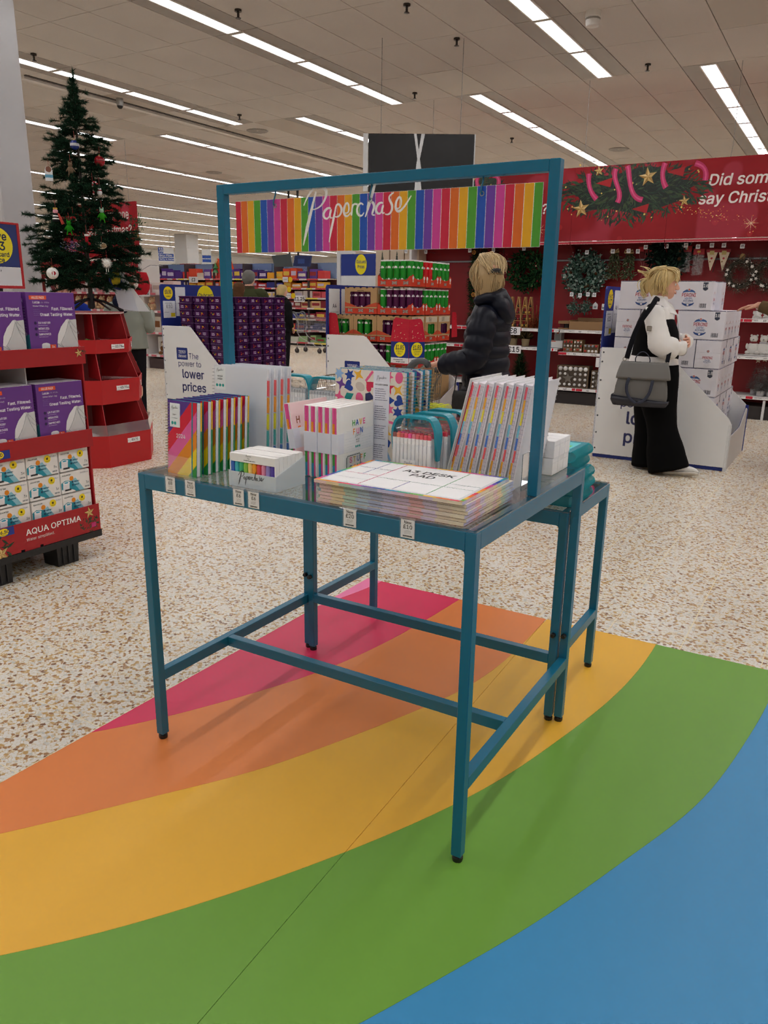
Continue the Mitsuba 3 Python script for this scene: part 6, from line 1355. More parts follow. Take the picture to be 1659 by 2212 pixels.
t = thing('cardboard_tray', 'open brown cardboard tray with empty sections on the upper shelf right of the post', 'tray', M(-1.66, 9.30, 1.046)); b = MB()
for a, c in (((0, 0, 0), (.60, .006, .115)), ((0, .38, 0), (.60, .386, .16)), ((0, 0, 0), (.006, .386, .13)), ((.594, 0, 0), (.60, .386, .13)), ((0, 0, 0), (.6, .386, .006))): b.box(a, c, '#8f6f4c')
part(t, 'tray', b)
for x in (.15, .30, .45): part(t, 'divider', MB().box([x, .006, .006], [x + .005, .38, .115], '#7d5f3f'))
t = thing('cardboard_tray', 'low brown cardboard tray on the upper shelf just right of the teal post', 'tray', M(-1.84, 9.36, 1.046)); body(t, MB().box([0, 0, .075], [.155, .3, .115], '#8a6a48').box([0, 0, 0], [.155, .005, .02], '#8a6a48').box([.01, .05, .01], [.07, .2, .07], '#5c1018').box([.08, .05, .01], [.13, .2, .075], '#1f1a1a'))
for px, l in ((1109, 'left'), (1135, 'right')):
    x = at_y(px, 740, 9.4)[0]; t = thing('potted_plant', f'dried flower plant in a woven pot, the {l} one of two on the middle shelf', 'plant', M(x, 9.4, .781)); part(t, 'pot', MB().lathe([(.001, 0), (.05, 0), (.062, .10), (.066, .11), (.058, .11), (.001, .1)], '#8d7d5e', 14)); q = np.random.default_rng(int(px)); n = 160; d = q.normal(size=(n, 3)); d[:, 2] = np.abs(d[:, 2]) + .4; d /= np.linalg.norm(d, axis=1, keepdims=True); s_ = np.cross(d, q.normal(size=(n, 3))); s_ /= np.linalg.norm(s_, axis=1, keepdims=True); b_ = np.array([0, 0, .1]) + d * .02
    part(t, 'leaves', MB().raw(np.stack([b_, b_ + d * .06 + s_ * .014, b_ + d * .12, b_ + d * .06 - s_ * .014], 1).reshape(-1, 3), np.arange(4 * n).reshape(-1, 4), np.repeat(np.array([lin(c) for c in ('#5a4a34', '#7a6a4c', '#3c3a26')])[q.integers(0, 3, n)], 4, 0)), 'matte', kind='stuff')
def gift(name, lab, x, y, z, w, d, h, col, win=None, group=None, bal=None):
    t = thing(name, lab, 'box', M(x, y, z), group); part(t, 'box', MB().box([0, 0, 0], [w, d, h], col, .002))
    b = MB()
    if win: b.rect(w * .1, h * .35, w * .9, h * .92, win, FR, .0006)
    if bal:
        q = random.Random(int(x * 1000)); nx, nz = bal
        for i in range(nx):
            for j in range(nz): b.ball([w * (.14 + .72 * i / max(1, nx - 1)), -.002, h * (.2 + .62 * j / max(1, nz - 1))], min(w / nx, h / nz) * .36, q.choice(['#c9c4bc', '#e2e0dc', '#a8332c', '#8a8f96']), 1)
    b.rect(w * .35, h * .88, w * .65, h * 1.0, '#b5462e', FR, .001); part(t, 'window', b, 'satin')
gift('gift_box', 'white box with dark figures on the middle shelf behind the teal post', -2.05, 9.35, .781, .30, .2, .10, '#d7d8d8', None); gift('gift_box', 'open white display box on the middle shelf right of the teal post', -1.93, 9.5, .781, .1, .15, .22, '#cfd0d0', '#9fa6a6')
for i, (x, w, h, l) in enumerate(((-1.72, .135, .17, 'leftmost'), (-1.57, .12, .17, 'second'), (-1.43, .215, .115, 'long low'))): gift('ornament_box', f'kraft box of ornaments, {l} of three right of the post', x, 9.30, .736, w, .15, h, '#7d6446', '#4d3c2c', None, (3, 3) if i < 2 else (4, 2))
gift('ornament_box', 'dark box of silver ornaments half behind the blue board', -1.20, 9.30, .736, .16, .2, .24, '#4a4038', '#37302b', None, (3, 4))
for x, w, h, l, n in ((-1.78, .46, .31, 'wide brown box of silver baubles around a glitter star, on the bottom shelf', (6, 4)), (-1.28, .3, .26, 'brown box of silver baubles and a star half behind the bin, on the bottom shelf', (4, 4))):
    t = thing('bauble_set', l, 'box', M(x, 9.29, .236)); b = MB().box([0, .02, 0], [w, .2, h], '#4d4238', .002)
    for a, c in (((0, 0, 0), (w, .02, .012)), ((0, 0, h - .012), (w, .02, h)), ((0, 0, 0), (.012, .02, h)), ((w - .012, 0, 0), (w, .02, h))): b.box(a, c, '#6a5844')
    part(t, 'box', b); part(t, 'star', MB().prism(star(.085, 5, .42, .1) + [w * .36, h * .42], .012, '#8d8b86', frame([0, .012, 0], [1, 0, 0], [0, 0, 1])), 'brushed'); b = MB(); q = random.Random(6)
    for i in range(n[0]):
        for j in range(n[1]):
            cx, cz = w * (.1 + .8 * i / (n[0] - 1)), h * (.14 + .72 * j / (n[1] - 1)); big = j == n[1] - 1
            if (cx - w * .36) ** 2 + (cz - h * .42) ** 2 > .0049: b.ball([cx, .008, cz], (.032 if big else .021) * (.8 if n[0] < 5 else 1), q.choice(['#d9d8d6', '#c2c1c0', '#e9e8e6']), 2)
    part(t, 'baubles', b, 'gloss', kind='stuff')
x = at_y(1122, 800, 9.4)[0]; t = thing('potted_fir', 'small green fir tree on the bottom shelf behind the navy coat', 'plant', M(x, 9.42, .241)); q = np.random.default_rng(77); n = 900; zz = .06 + .44 * (1 - np.sqrt(q.random(n))); a = q.uniform(0, 6.28, n); r = .19 * (1 - (zz - .06) / .46) + .02; c = np.stack([0 * a, 0 * a, zz], 1); d = np.stack([np.cos(a) * r, np.sin(a) * r, q.uniform(-.02, .12, n)], 1); s_ = np.stack([-np.sin(a), np.cos(a), 0 * a], 1)
part(t, 'needles', MB().raw(np.stack([c + d * .25 - s_ * .008, c + d * .25 + s_ * .008, c + d], 1).reshape(-1, 3), np.arange(3 * n).reshape(-1, 3), np.repeat(np.array([lin(v) for v in ('#25402a', '#35533a', '#4a6a4a', '#1b3020')])[q.integers(0, 4, n)], 3, 0)), 'matte', kind='stuff'); part(t, 'pot', MB().lathe([(.001, 0), (.05, 0), (.06, .08), (.001, .08)], '#6f5a40', 12))
gift('gift_box', 'flat brown box on the bottom shelf beside the small fir', -2.06, 9.36, .241, .26, .2, .07, '#7a6248')
# right of the beer cases
for i, px in enumerate((1628, 1650, 1667)):
    for z in (1.256, .801):
        if z > 1 and i == 2: continue
        x = at_y(px, 740, 9.42)[0]; t = thing('bear_figure', f'white furry bear figure, {["left", "middle", "right"][i]} one on the {"upper" if z > 1 else "middle"} shelf at the right edge', 'figure', M(x, 9.42, z), 'white bear figures'); s_ = .8 if z > 1 else 1.25
        b = MB().ball([0, 0, .07 * s_], .055 * s_, '#d7d6d2', 2, scale=(1, .9, 1.25)).ball([0, -.01, .165 * s_], .038 * s_, '#dcdbd7', 2).ball([0, -.045 * s_, .155 * s_], .014 * s_, '#c9c7c2', 1).ball([0, -.058 * s_, .158 * s_], .005 * s_, '#1c1c1e', 1)
        for q in (-1, 1): b.ball([q * .027 * s_, 0, .198 * s_], .012 * s_, '#cfcdc8', 1).ball([q * .045 * s_, -.03 * s_, .03 * s_], .024 * s_, '#cfcdc8', 1, scale=(1, 1.5, .8)).ball([q * .055 * s_, -.02 * s_, .09 * s_], .018 * s_, '#cfcdc8', 1, scale=(.8, .8, 1.7)).ball([q * .014 * s_, -.036 * s_, .175 * s_], .004 * s_, '#1c1c1e', 1)
        part(t, 'body', b, 'cloth'); part(t, 'base', MB().box([-.07 * s_, -.05 * s_, 0], [.07 * s_, .05 * s_, .012], '#e2e2e0', .003)); part(t, 'scarf', MB().lathe([(.034 * s_, .118 * s_), (.042 * s_, .128 * s_), (.034 * s_, .138 * s_)], '#7a3a3c' if i == 0 else '#b9b9be', 14), 'cloth')
for i, (px, y, h) in enumerate(((1642, 9.36, .46), (1665, 9.36, .46), (1628, 9.55, .43), (1655, 9.55, .43))):
    x = at_y(px, 850, y)[0]; t = thing('silver_tree', f'silver tinsel tree with a star, {["left front", "right front", "left rear", "right rear"][i]} one on the bottom shelf', 'decoration', M(x, y, .301), 'silver tinsel trees'); q = np.random.default_rng(i + 90); n = 1100; zz = .06 + (h - .1) * (1 - np.sqrt(q.random(n))); a = q.uniform(0, 6.28, n); r = .12 * (1 - (zz - .06) / (h - .02)) + .012; c = np.stack([0 * a, 0 * a, zz], 1); d = np.stack([np.cos(a) * r, np.sin(a) * r, q.uniform(-.03, .03, n)], 1); s_ = np.stack([-np.sin(a), np.cos(a), 0 * a], 1)
    part(t, 'tinsel', MB().raw(np.stack([c + d * .4 - s_ * .004, c + d * .4 + s_ * .004, c + d], 1).reshape(-1, 3), np.arange(3 * n).reshape(-1, 3), np.repeat(q.uniform(.08, .5, (n, 1)) * [1, .99, .95], 3, 0)), 'satin', kind='stuff'); part(t, 'pot', MB().lathe([(.001, 0), (.045, 0), (.05, .06), (.001, .06)], '#c9c9cb', 12)); part(t, 'star', MB().prism(star(.04, 5, .45), .008, '#c9bfae', frame([0, -.004, h + .0], [1, 0, 0], [0, 0, 1])), 'satin')
# two digital screens hung from the ceiling
d_ = at_y(905, 330, 6.9); t = thing('hanging_screen', 'black hanging sign with a tall white X shape, above the teal frame', 'sign', M(-3.31, 6.44, 0, rz=29))
b = MB().box([.06, 0, 2.62], [1.265, .05, 3.235], '#0c0d10', .004); part(t, 'panel', b, 'satin'); part(t, 'edge', MB().box([0, -.004, 2.62], [.055, .054, 3.235], '#d9dcdf', .004)); part(t, 'edge', MB().box([1.262, .0, 2.62], [1.275, .05, 3.235], '#b9bcc0')); b = MB(); fm = frame([0, -.0006, 2.62], [1, 0, 0], [0, 0, 1])
part(t, 'strip', MB().sheet([(.575, .615), (.605, .615), (.685, .14), (.655, .14)], '#d7dade', fm, .001), 'satin', 'white strip'); b.sheet([(.70, .615), (.66, .615), (.61, .3), (.595, .0), (.68, .0), (.64, .3)], '#d7dade', fm, .0014); part(t, 'strip', b, 'satin', 'white strip')
for x in (.2, 1.1): part(t, 'wire', MB().tube([[x, .025, 3.235], [x, .025, CEIL]], .003, '#77777a', 5))
# ---------------------------------------------------------------- far shelving, signs and trolleys
rng = random.Random(61)
# red banner and soft toy shelves on the left
YT = 9.4
k = thing('toy_shelving', 'shelving of teddy bears and gifts at the left, under a red banner', 'shelving', M())
part(k, 'back_panel', MB().box([-14.5, YT + .45, .1], [-9.55, YT + .5, 2.2], '#b9b4b0').box([-9.62, YT + .0, .0], [-9.58, YT + .5, 2.2], '#c9c9ca') if False else MB().box([-14.5, YT + .45, .1], [-10.45, YT + .5, 2.1], '#9d2a30').box([-10.45, YT + .45, .1], [-9.66, YT + .5, 1.50], '#9d2a30'))
for z in (.28, .72, 1.13, 1.47, 1.86):
    xe = -10.45 if z > 1.6 else -9.68
    b = MB().box([-14.5, YT, z - .02], [xe, YT + .45, z], '#cfcccc').box([-14.5, YT - .012, z - .045], [xe, YT, z], '#e4dcdd'); x = -14.4
    while x < xe - .25: w = rng.uniform(.12, .4); b.rect(x, .002, x + w * .6, .042, '#c96a76', frame([0, YT - .0126, z - .045], [1, 0, 0], [0, 0, 1]), .0004); x += w
    part(k, 'shelf', b, 'satin')
part(k, 'plinth', MB().box([-14.5, YT + .03, 0], [-9.68, YT + .45, .2], '#4a3a3c')); part(k, 'upright', MB().box([-10.42, YT - .01, 0], [-10.32, YT + .45, 2.1], '#d3d0cf', .004))
def bx_(name, lab, cat, x, y, z, w, d, h, col, group=None, band_=None, rz=0, mat='satin'):
    t = thing(name, lab, cat, M(x, y, z, rz=rz), group); b = MB().box([0, 0, 0], [w, d, h], col, min(.004, h * .1))
    if band_: b.rect(w * .1, h * .3, w * .9, h * .72, band_, FR, .001)
    part(t, 'box', b, mat); return t
def teddy(x, y, z, s, col, lab, grp):
    t = thing('teddy_bear', lab, 'teddy bear', M(x, y, z), grp); b = MB().ball([0, 0, .075 * s], .07 * s, col, 2, scale=(1, .85, 1.1)).ball([0, -.02 * s, .19 * s], .062 * s, col, 2)
    for q in (-1, 1): b.ball([q * .045 * s, -.0, .245 * s], .022 * s, col, 1).ball([q * .06 * s, -.07 * s, .03 * s], .03 * s, col, 1, scale=(1, 1.5, 1)).ball([q * .075 * s, -.03 * s, .1 * s], .024 * s, col, 1, scale=(1, 1, 1.8))
    part(t, 'body', b, 'cloth'); f = MB().ball([0, -.075 * s, .175 * s], .026 * s, '#d9c6ae', 1).ball([0, -.098 * s, .183 * s], .008 * s, '#2a1f1a', 1)
    for q in (-1, 1): f.ball([q * .024 * s, -.075 * s, .208 * s], .007 * s, '#1c1715', 1)
    part(t, 'face', f, 'cloth'); part(t, 'ribbon', MB().lathe([(.045 * s, .13 * s), (.056 * s, .138 * s), (.045 * s, .148 * s)], '#c05a62', 12), 'cloth')
for i in range(10):
    x = -12.6 + .245 * i + .18
    teddy(x, YT + .12, 1.132, 1.0, ['#cfae8a', '#c7a27c', '#d6b694'][i % 3], f'sitting beige teddy bear, {nth(9 - i)} from the right on the shelf of soft toys', 'beige teddy bears')
for i in range(9):
    x = -12.5 + .33 * i; bx_('gift_set', f'white and tan gift box, {nth(8 - i)} from the right on the second shelf from the floor', 'gift box', x, YT + .08, .722, .20, .2, .29, ['#d9d3ca', '#c9c0b2', '#dcd8d2'][i % 3], 'gift boxes under the teddy bears', ['#6a3a22', '#7a4a2a', '#8a5a34'][i % 3])
for i in range(9): bx_('toy_pack', f'pale toy pack, {nth(8 - i)} from the right over the teddy bears', 'toy pack', -12.5 + .33 * i, YT + .1, 1.472, .27, .2, .16 + .03 * (i % 3), ['#d9bfbf', '#d3d3d3', '#c98a8c', '#e0d9d4'][i % 4], 'pale packs over the teddy bears', '#b9a59c')
for i in range(4): bx_('red_gift', f'red gift pack, {nth(3 - i)} from the right on the top shelf behind the tree', 'gift box', -12.3 + .42 * i, YT + .12, 1.862, .3, .2, .22, ['#a01f2a', '#8c1520', '#b93a3c', '#a01f2a'][i], 'red packs behind the tree', '#d9b8a6')
teddy(-9.9, YT + .1, .282, 1.15, '#7d5536', 'brown teddy bear in a suit on the bottom shelf by the grey coat', None)
bx_('gift_set', 'white box with a bow drawing on the bottom shelf beside the brown bear', 'gift box', -10.2, YT + .18, .282, .26, .2, .34, '#dedbd6', None, '#b9b2aa')
t = thing('price_card', 'big white card reading £2.50 on the teddy bear shelf', 'price card', M(-10.28, YT - .02, 1.395)); b = MB().box([-.16, -.002, 0], [.16, 0, .15], '#e6e8ec'); b.text('£2.50', .082, 0, .035, '#2b2d36', frame([0, -.0024, 0], [1, 0, 0], [0, 0, 1]), .0006, 'c', True, w=.26); body(t, b)
t = thing('gift_sack', 'big red sack with a white reindeer panel hanging beside the tree', 'sack', M(*at_y(300, 612, 8.9))); b = MB(); b.lathe([(.001, -.21), (.13, -.2), (.19, -.1), (.2, .0), (.18, .12), (.15, .2), (.001, .21)], '#a31d28', 18); part(t, 'sack', b, 'cloth'); part(t, 'panel', MB().disc(.03, 0, .1, '#e0d6cc', frame([.05, -.195, .02], [1, .25, 0], [0, 0, 1]), .004, 20, ry=.13).disc(.03, .01, .045, '#7a3a34', frame([.05, -.195, .02], [1, .25, 0], [0, 0, 1]), .006, 8), 'cloth', 'white panel'); part(t, 'hanger', MB().tube([[0, 0, .2], [0, .30, .34], [0, .62, .34]], .006, '#8d8d90', 5))
t = thing('christmas_banner', 'red banner reading Did someone say Christmas? partly behind the tree', 'banner', M(-10.2, 9.25, 2.13))
for x in (-2.0, -.2): part(t, 'wire', MB().tube([[x, .01, 1.0], [x, .01, CEIL - 2.13]], .004, '#8d8d8d', 5))
part(t, 'panel', MB().box([-2.2, 0, 0], [0, .02, 1.0], '#8d0f1b'), 'banner_red'); fm = frame([0, -.001, 0], [1, 0, 0], [0, 0, 1]); b = MB(); b.text('Did someone', .165, -.22, .70, '#ece6e4', fm, .0008, 'r', True, w=1.02); b.text('say Christmas?', .165, -.16, .42, '#ece6e4', fm, .0008, 'r', True, w=1.30); part(t, 'lettering', b, 'satin', 'white lettering')
b = MB(); leafy(b, -.02, .62, .2, fm, 12, 60); gold_star(b, -.05, .40, .12, fm, .002, .4); leafy(b, -2.0, .8, .35, fm, 14, 90); part(t, 'print', b, 'satin', kind='stuff')
# white counter end and red panel behind the tree
t = thing('checkout_screen', 'dark red and white angled display screen behind the staff member', 'screen', M(*at_y(112, 610, 4.7))); part(t, 'leg', MB().box([-.05, 0, -place[t][2, 3]], [.03, .05, -.45], '#3a3c40')); part(t, 'panel', MB().box([-.1, 0, -.5], [.22, .03, .16], '#5a0f18')); part(t, 'side', MB().prism([(-.1, -.5), (.2, -.5), (-.07, .02), (-.1, .05)], .02, '#cfd3d8', frame([0, -.001, 0], [1, 0, 0], [0, 0, 1])))
t = thing('leaflet_stand', 'white leaning leaflet stand with a yellow and blue price card behind the tree stand', 'leaflet stand', M(-3.78, 3.28, 1.29, rz=40)); part(t, 'panel', MB().prism([(-.03, 0), (.20, 0), (-.02, .33), (-.12, .36), (-.14, .30)], .01, '#d9dce0', FR)); b = MB().prism([(-.13, .20), (-.04, .18), (.0, .22), (-.08, .36), (-.13, .36)], .004, '#1f2f78', frame([0, -.012, 0], [1, 0, 0], [0, 0, 1])); b.disc(-.07, .275, .04, '#d9c522', frame([0, -.017, 0], [1, 0, 0], [0, 0, 1]), .002, 20, ry=.07); b.prism([(-.06, .02), (.10, .0), (.06, .17), (-.09, .18)], .003, '#cdd3df', frame([0, -.016, 0], [1, 0, 0], [0, 0, 1])); part(t, 'card', b, 'satin')

# chocolate aisle far back
YC = 17.5
def aisle(name, lab, x0, x1, y, levels, top, topcol, back='#4a2a30', dep=.5):
    k = thing(name, lab, 'shelving', M()); part(k, 'back_panel', MB().box([x0, y + dep, .1], [x1, y + dep + .05, top], back)); part(k, 'plinth', MB().box([x0, y + .05, 0], [x1, y + dep, .09], '#2b2a2c'))
    for z in levels:
        b = MB().box([x0, y, z - .02], [x1, y + dep, z], '#bfb9b6').box([x0, y - .012, z - .05], [x1, y, z], '#ddd4d4'); x = x0
        while x < x1 - .3: w = rng.uniform(.2, .8); b.rect(x, .002, min(x1, x + w * .62), .046, rng.choice(['#b8323c', '#c2555c', '#b8323c', '#d9c74a']), frame([0, y - .0126, z - .05], [1, 0, 0], [0, 0, 1]), .0005); x += w
        part(k, 'shelf', b, 'satin')
    for x in np.arange(x0, x1 + .1, 1.25): part(k, 'upright', MB().box([x - .03, y + .02, 0], [x + .03, y + dep, top - .02], '#3a2c30', .004))
    part(k, 'header', MB().box([x0, y + dep - .03, top - .45], [x1, y + dep, top], topcol), 'satin')
    return k
LV = (.11, .47, .80, 1.12, 1.41, 1.69, 1.955)
aisle('chocolate_shelving', 'long far shelving unit of chocolates and sweets with a blue-grey header', -19.8, -11.6, YC, LV, 2.42, '#6f86a8')
PAL = {1.955: ['#4a2a78', '#3b2468', '#e0a02a', '#c8452a', '#5a3a8a', '#c23a3a', '#e8d9c4'], 1.69: ['#e0b03a', '#c4362f', '#a82a30', '#2f2f7a', '#d98a2a', '#b8452f'], 1.41: ['#b8343c', '#d9d0cc', '#c9545c', '#1f4a3a', '#e2d4d4'], 1.12: ['#7a1f2a', '#c9a05a', '#8a3a3c', '#d9b88a'], .80: ['#20357a', '#c9cdd6', '#2a2f7a', '#8a1f34'], .47: ['#1f2f6a', '#b8343c', '#24306a'], .11: ['#5a8a4a', '#7aa05a', '#c9cfc0', '#8fae7a']}
names_ = {1.955: 'top', 1.69: 'second', 1.41: 'third', 1.12: 'fourth', .80: 'fifth', .47: 'sixth', .11: 'bottom'}
for z, cols in PAL.items():
    x, i = -19.6, 0
    items_ = []
    while x < -11.75:
        w = rng.uniform(.22, .36); h = rng.uniform(.13, .21) if z < 1.9 else rng.uniform(.17, .33); items_.append((x, w, h)); x += w + rng.uniform(.01, .04)
    for i, (x, w, h) in enumerate(items_):
        c = cols[(i // 2) % len(cols)] if z != 1.955 else (cols[0] if x < -17.6 else cols[rng.randrange(2, 7)] if x < -15.5 else cols[(i // 2) % 7])
        v = in_view(np.array([[x + w / 2, YC, z + h / 2]]))[0]
        if not v: continue
        bx_('sweet_box', f'box of sweets, {nth(len(items_) - 1 - i)} from the right, {names_[z]} shelf of the far aisle', 'sweet box', x, YC + .06, z + .001, w, .3, h, c, f'sweets on the {names_[z]} far shelf', rng.choice(['#d9b84a', '#e6e0d4', '#8a2a30', '#c9c0d9', c]))
for x, z, s_, y in ((-14.55, 1.84, '£6', 'right of the olive-jacketed man'), (-12.6, 1.28, '£1.25', 'above the parked trolley'), (-16.9, 1.82, '£3', 'behind the navy board')):
    t = thing('price_card', f'white {s_} card on the far shelving {y}', 'price card', M(x, YC - .02, z)); b = MB().box([-.2, -.003, 0], [.2, 0, .19], '#e4e6ea'); b.text(s_, .10, 0, .045, '#2b2d36', frame([0, -.0034, 0], [1, 0, 0], [0, 0, 1]), .001, 'c', True); body(t, b)
for x, z, l in ((-13.05, 1.855, 'on the top shelf'), (-13.1, 1.57, 'on the second shelf'), (-12.95, 1.39, 'below the second shelf')):
    t = thing('price_card', f'white card with a yellow disc {l} of the far chocolate aisle', 'price card', M(x, YC - .02, z)); b = MB().box([-.17, -.003, 0], [.03, 0, .15], '#dfe2e8'); b.bars(-.14, 0, .06, .03, '#9aa2ae', rng, frame([0, -.0034, 0], [1, 0, 0], [0, 0, 1]), .001); b.disc(.12, .07, .08, '#e6c81f', frame([0, -.0034, 0], [1, 0, 0], [0, 0, 1]), .001, 16); body(t, b)
t = thing('gingerbread_house', 'cardboard gingerbread house display with a green tree on the far top shelf', 'display', M(at_y(475, 596, YC + .1)[0], YC + .1, 2.106)); b = MB().box([-.35, 0, -.15], [.45, .3, .02], '#c98a2a'); b.prism([(-.28, .02), (.1, .02), (.1, .22), (-.09, .42), (-.28, .22)], .25, '#c9622a', frame([0, .28, 0], [1, 0, 0], [0, 0, 1])); part(t, 'house', b); part(t, 'roof', MB().quad([[-.1, .0, .46], [.5, .0, .42], [.62, .0, .12], [.1, .0, .18]], '#d9482a').quad([[-.32, .01, .2], [-.28, .01, .14], [-.09, .01, .40], [-.1, .01, .48]], '#cfc59a'), 'satin'); part(t, 'tree', MB().lathe([(.11, .02), (.02, .16), (.08, .16), (.001, .33)], '#2a6a34', 10, M(-.12, -.05, 0)), 'satin'); part(t, 'lettering', MB().rect(-.28, -.08, .2, .0, '#8a2a22', FR, .001))
# header boards with the aisle name
for x0, x1, l in ((-15.4, -14.0, 'left'), (-13.75, -12.4, 'right')):
    t = thing('aisle_header', f'blue-grey board reading Kitchen above the far shelves, the {l} one', 'sign', M(x0, YC + .42, 1.957)); part(t, 'board', MB().box([0, 0, 0], [x1 - x0, .04, .46], '#6d84ad', .004)); part(t, 'lettering', MB().text('Kitchen', .17, (x1 - x0) * .6, .14, '#cfd8e6', frame([0, -.001, 0], [1, 0, 0], [0, 0, 1]), .001, 'c'))
# clubcard end bay and boxed trees in front of the white panel
t = thing('promotion_bay', 'white end bay with a blue and yellow Clubcard Prices header behind the crisp bin', 'shelving', M(-6.05, 9.9, 0)); part(t, 'upright', MB().box([0, 0, 0], [.07, .5, 2.22], '#dcdfe2', .004)); part(t, 'back', MB().box([.07, .46, 0], [.85, .5, 1.6], '#8d7a7c')); part(t, 'header', MB().box([.09, .0, 1.80], [.80, .03, 2.15], '#1d3488')); part(t, 'strip', MB().box([.09, .0, 1.60], [.80, .03, 1.79], '#e0e4ea'))
fm = frame([0, -.001, 0], [1, 0, 0], [0, 0, 1]); b = MB().disc(.50, 1.98, .115, '#eedf1c', fm, .001, 24, ry=.165); b.text('Clubcard', .05, .50, 2.0, '#22306a', fm, .002, 'c', True, w=.19); b.text('Prices', .05, .50, 1.92, '#22306a', fm, .002, 'c', True, w=.14); part(t, 'print', b)
for z in (.3, .7, 1.1, 1.5): part(t, 'shelf', MB().box([.07, .02, z - .02], [.85, .46, z], '#d9d4d4').box([.07, .01, z - .05], [.85, .02, z], '#c23a44'))
for i in range(8): bx_('sweet_box', f'red and white box, {nth(i % 4)} from the left, {"top" if i < 4 else "second"} shelf, Clubcard end bay', 'sweet box', -5.95 + .19 * (i % 4), 9.96, 1.502 if i < 4 else 1.102, .16, .25, .12 + .02 * (i % 3), ['#b8262f', '#e0dcdc', '#2a2a30', '#b8262f'][i % 4], 'boxes in the Clubcard end bay')
for i in range(3):
    x = -4.98 + .27 * i; t = thing('boxed_tree', f'tall cream carton with a tree picture, {["left", "middle", "right"][i]} one of three', 'carton', M(x, 9.45, 0), 'boxed fir trees'); part(t, 'carton', MB().box([0, 0, 0], [.25, .25, 2.28], '#c3b19c', .004)); fm = frame([0, -.001, 0], [1, 0, 0], [0, 0, 1]); b = MB()
    if i < 2:
        g = random.Random(i); P = [(.125, 2.16)]
        for j in range(16): z = 2.1 - j * .037; w_ = .012 + .0058 * j; P += [(.125 + w_, z), (.125 + w_ * .6, z - .006)]
        L_ = [(.25 - a, c) for a, c in P[1:]][::-1]; b.sheet(P + L_, '#26332a', fm, .001)
        for j in range(60): z = g.uniform(1.5, 2.12); w_ = .012 + (2.1 - z) * .15; b.disc(.125 + g.uniform(-w_, w_), z, .007, g.choice(['#4a5a44', '#7a7a5a', '#1a231e']), fm, .002, 5)
    else: b.rect(.04, 1.5, .25, 1.95, '#b9b6b4', fm, .001).sheet([(.1, 1.95), (.2, 1.95), (.15, 2.15)], '#2a332c', fm, .001); b.rect(.1, 1.5, .11, 1.9, '#8d9094', fm, .002)
    part(t, 'picture', b)
t = thing('till_monitor', 'dark flat screen hanging over the far shelves, the left one of two', 'monitor', M(*at_y(612, 566, 15.5), rz=12)); part(t, 'screen', MB().prism([(-.32, .16), (.22, .2), (.30, -.12), (-.24, -.12)], .05, '#3f4a4c', FR)); part(t, 'pole', MB().box([.16, .0, .1], [.2, .04, CEIL - place[t][2, 3]], '#15161a'))
t = thing('till_monitor', 'dark blue flat screen hanging over the far shelves, the right one of two', 'monitor', M(*at_y(655, 566, 15.5), rz=-8)); part(t, 'screen', MB().prism([(-.26, .17), (.33, .15), (.27, -.12), (-.33, -.10)], .05, '#1b2a5c', FR).rect(-.15, -.04, .1, .08, '#2d4a8a', FR, .052)); part(t, 'pole', MB().box([-.22, .0, .1], [-.18, .04, CEIL - place[t][2, 3]], '#15161a'))
# aisle number signs far away
def far_dir(px, py, d):
    v = FW + RT * (px - 829.5) / 1643.5 + UP * (1106 - py) / 1643.5; return CAM + v * d / np.hypot(v[0], v[1])
for px, py, w, num, l in ((358.5, 550, .66, '38', 'left'), (446, 553.5, .40, '', 'right')):
    t = thing('aisle_sign', f'white and blue hanging aisle sign{" reading 38" if num else " half behind the pillar"}, the {l} of two far signs', 'sign', M(*far_dir(px, py, 36), rz=45)); b = MB().box([-w / 2, 0, -.30], [w / 2, .04, .30], '#dfe4ea'); part(t, 'board', b); fm = frame([0, -.001, 0], [1, 0, 0], [0, 0, 1]); b = MB()
    if num: b.rect(-w / 2 + .01, .06, -w / 2 + .22, .29, '#24479a', fm, .001); b.text(num, .16, -w / 2 + .115, .1, '#e9edf4', fm, .002, 'c', True, w=.17)
    for z, s_ in ((-.09, 'Baby Wipes'), (-.25, 'Baby & Nursery')):
        b.rect(-w / 2 + .02, z, w / 2 - .01, z + .13, '#24479a', fm, .001)
        if num: b.text(s_, .07, -w / 2 + .05, z + .035, '#e9edf4', fm, .002, 'l', True)
    part(t, 'print', b); part(t, 'hanger', MB().tube([[w * .3, .02, .3], [w * .3, .02, CEIL - far_dir(px, py, 36)[2]]], .008, '#8d9094', 5))
t = thing('roof_goods', 'low stack of red and white cartons on top of the far shelving', 'cartons', M(*at_y(375, 571, 18.2))); part(t, 'carton', MB().box([-.6, 0, -.06], [-.1, .3, .0], '#5a5248')); part(t, 'carton', MB().box([-.1, 0, -.06], [.3, .3, .02], '#b9bfae')); part(t, 'carton', MB().box([.3, 0, -.06], [1.0, .3, .02], '#a02f3a'))

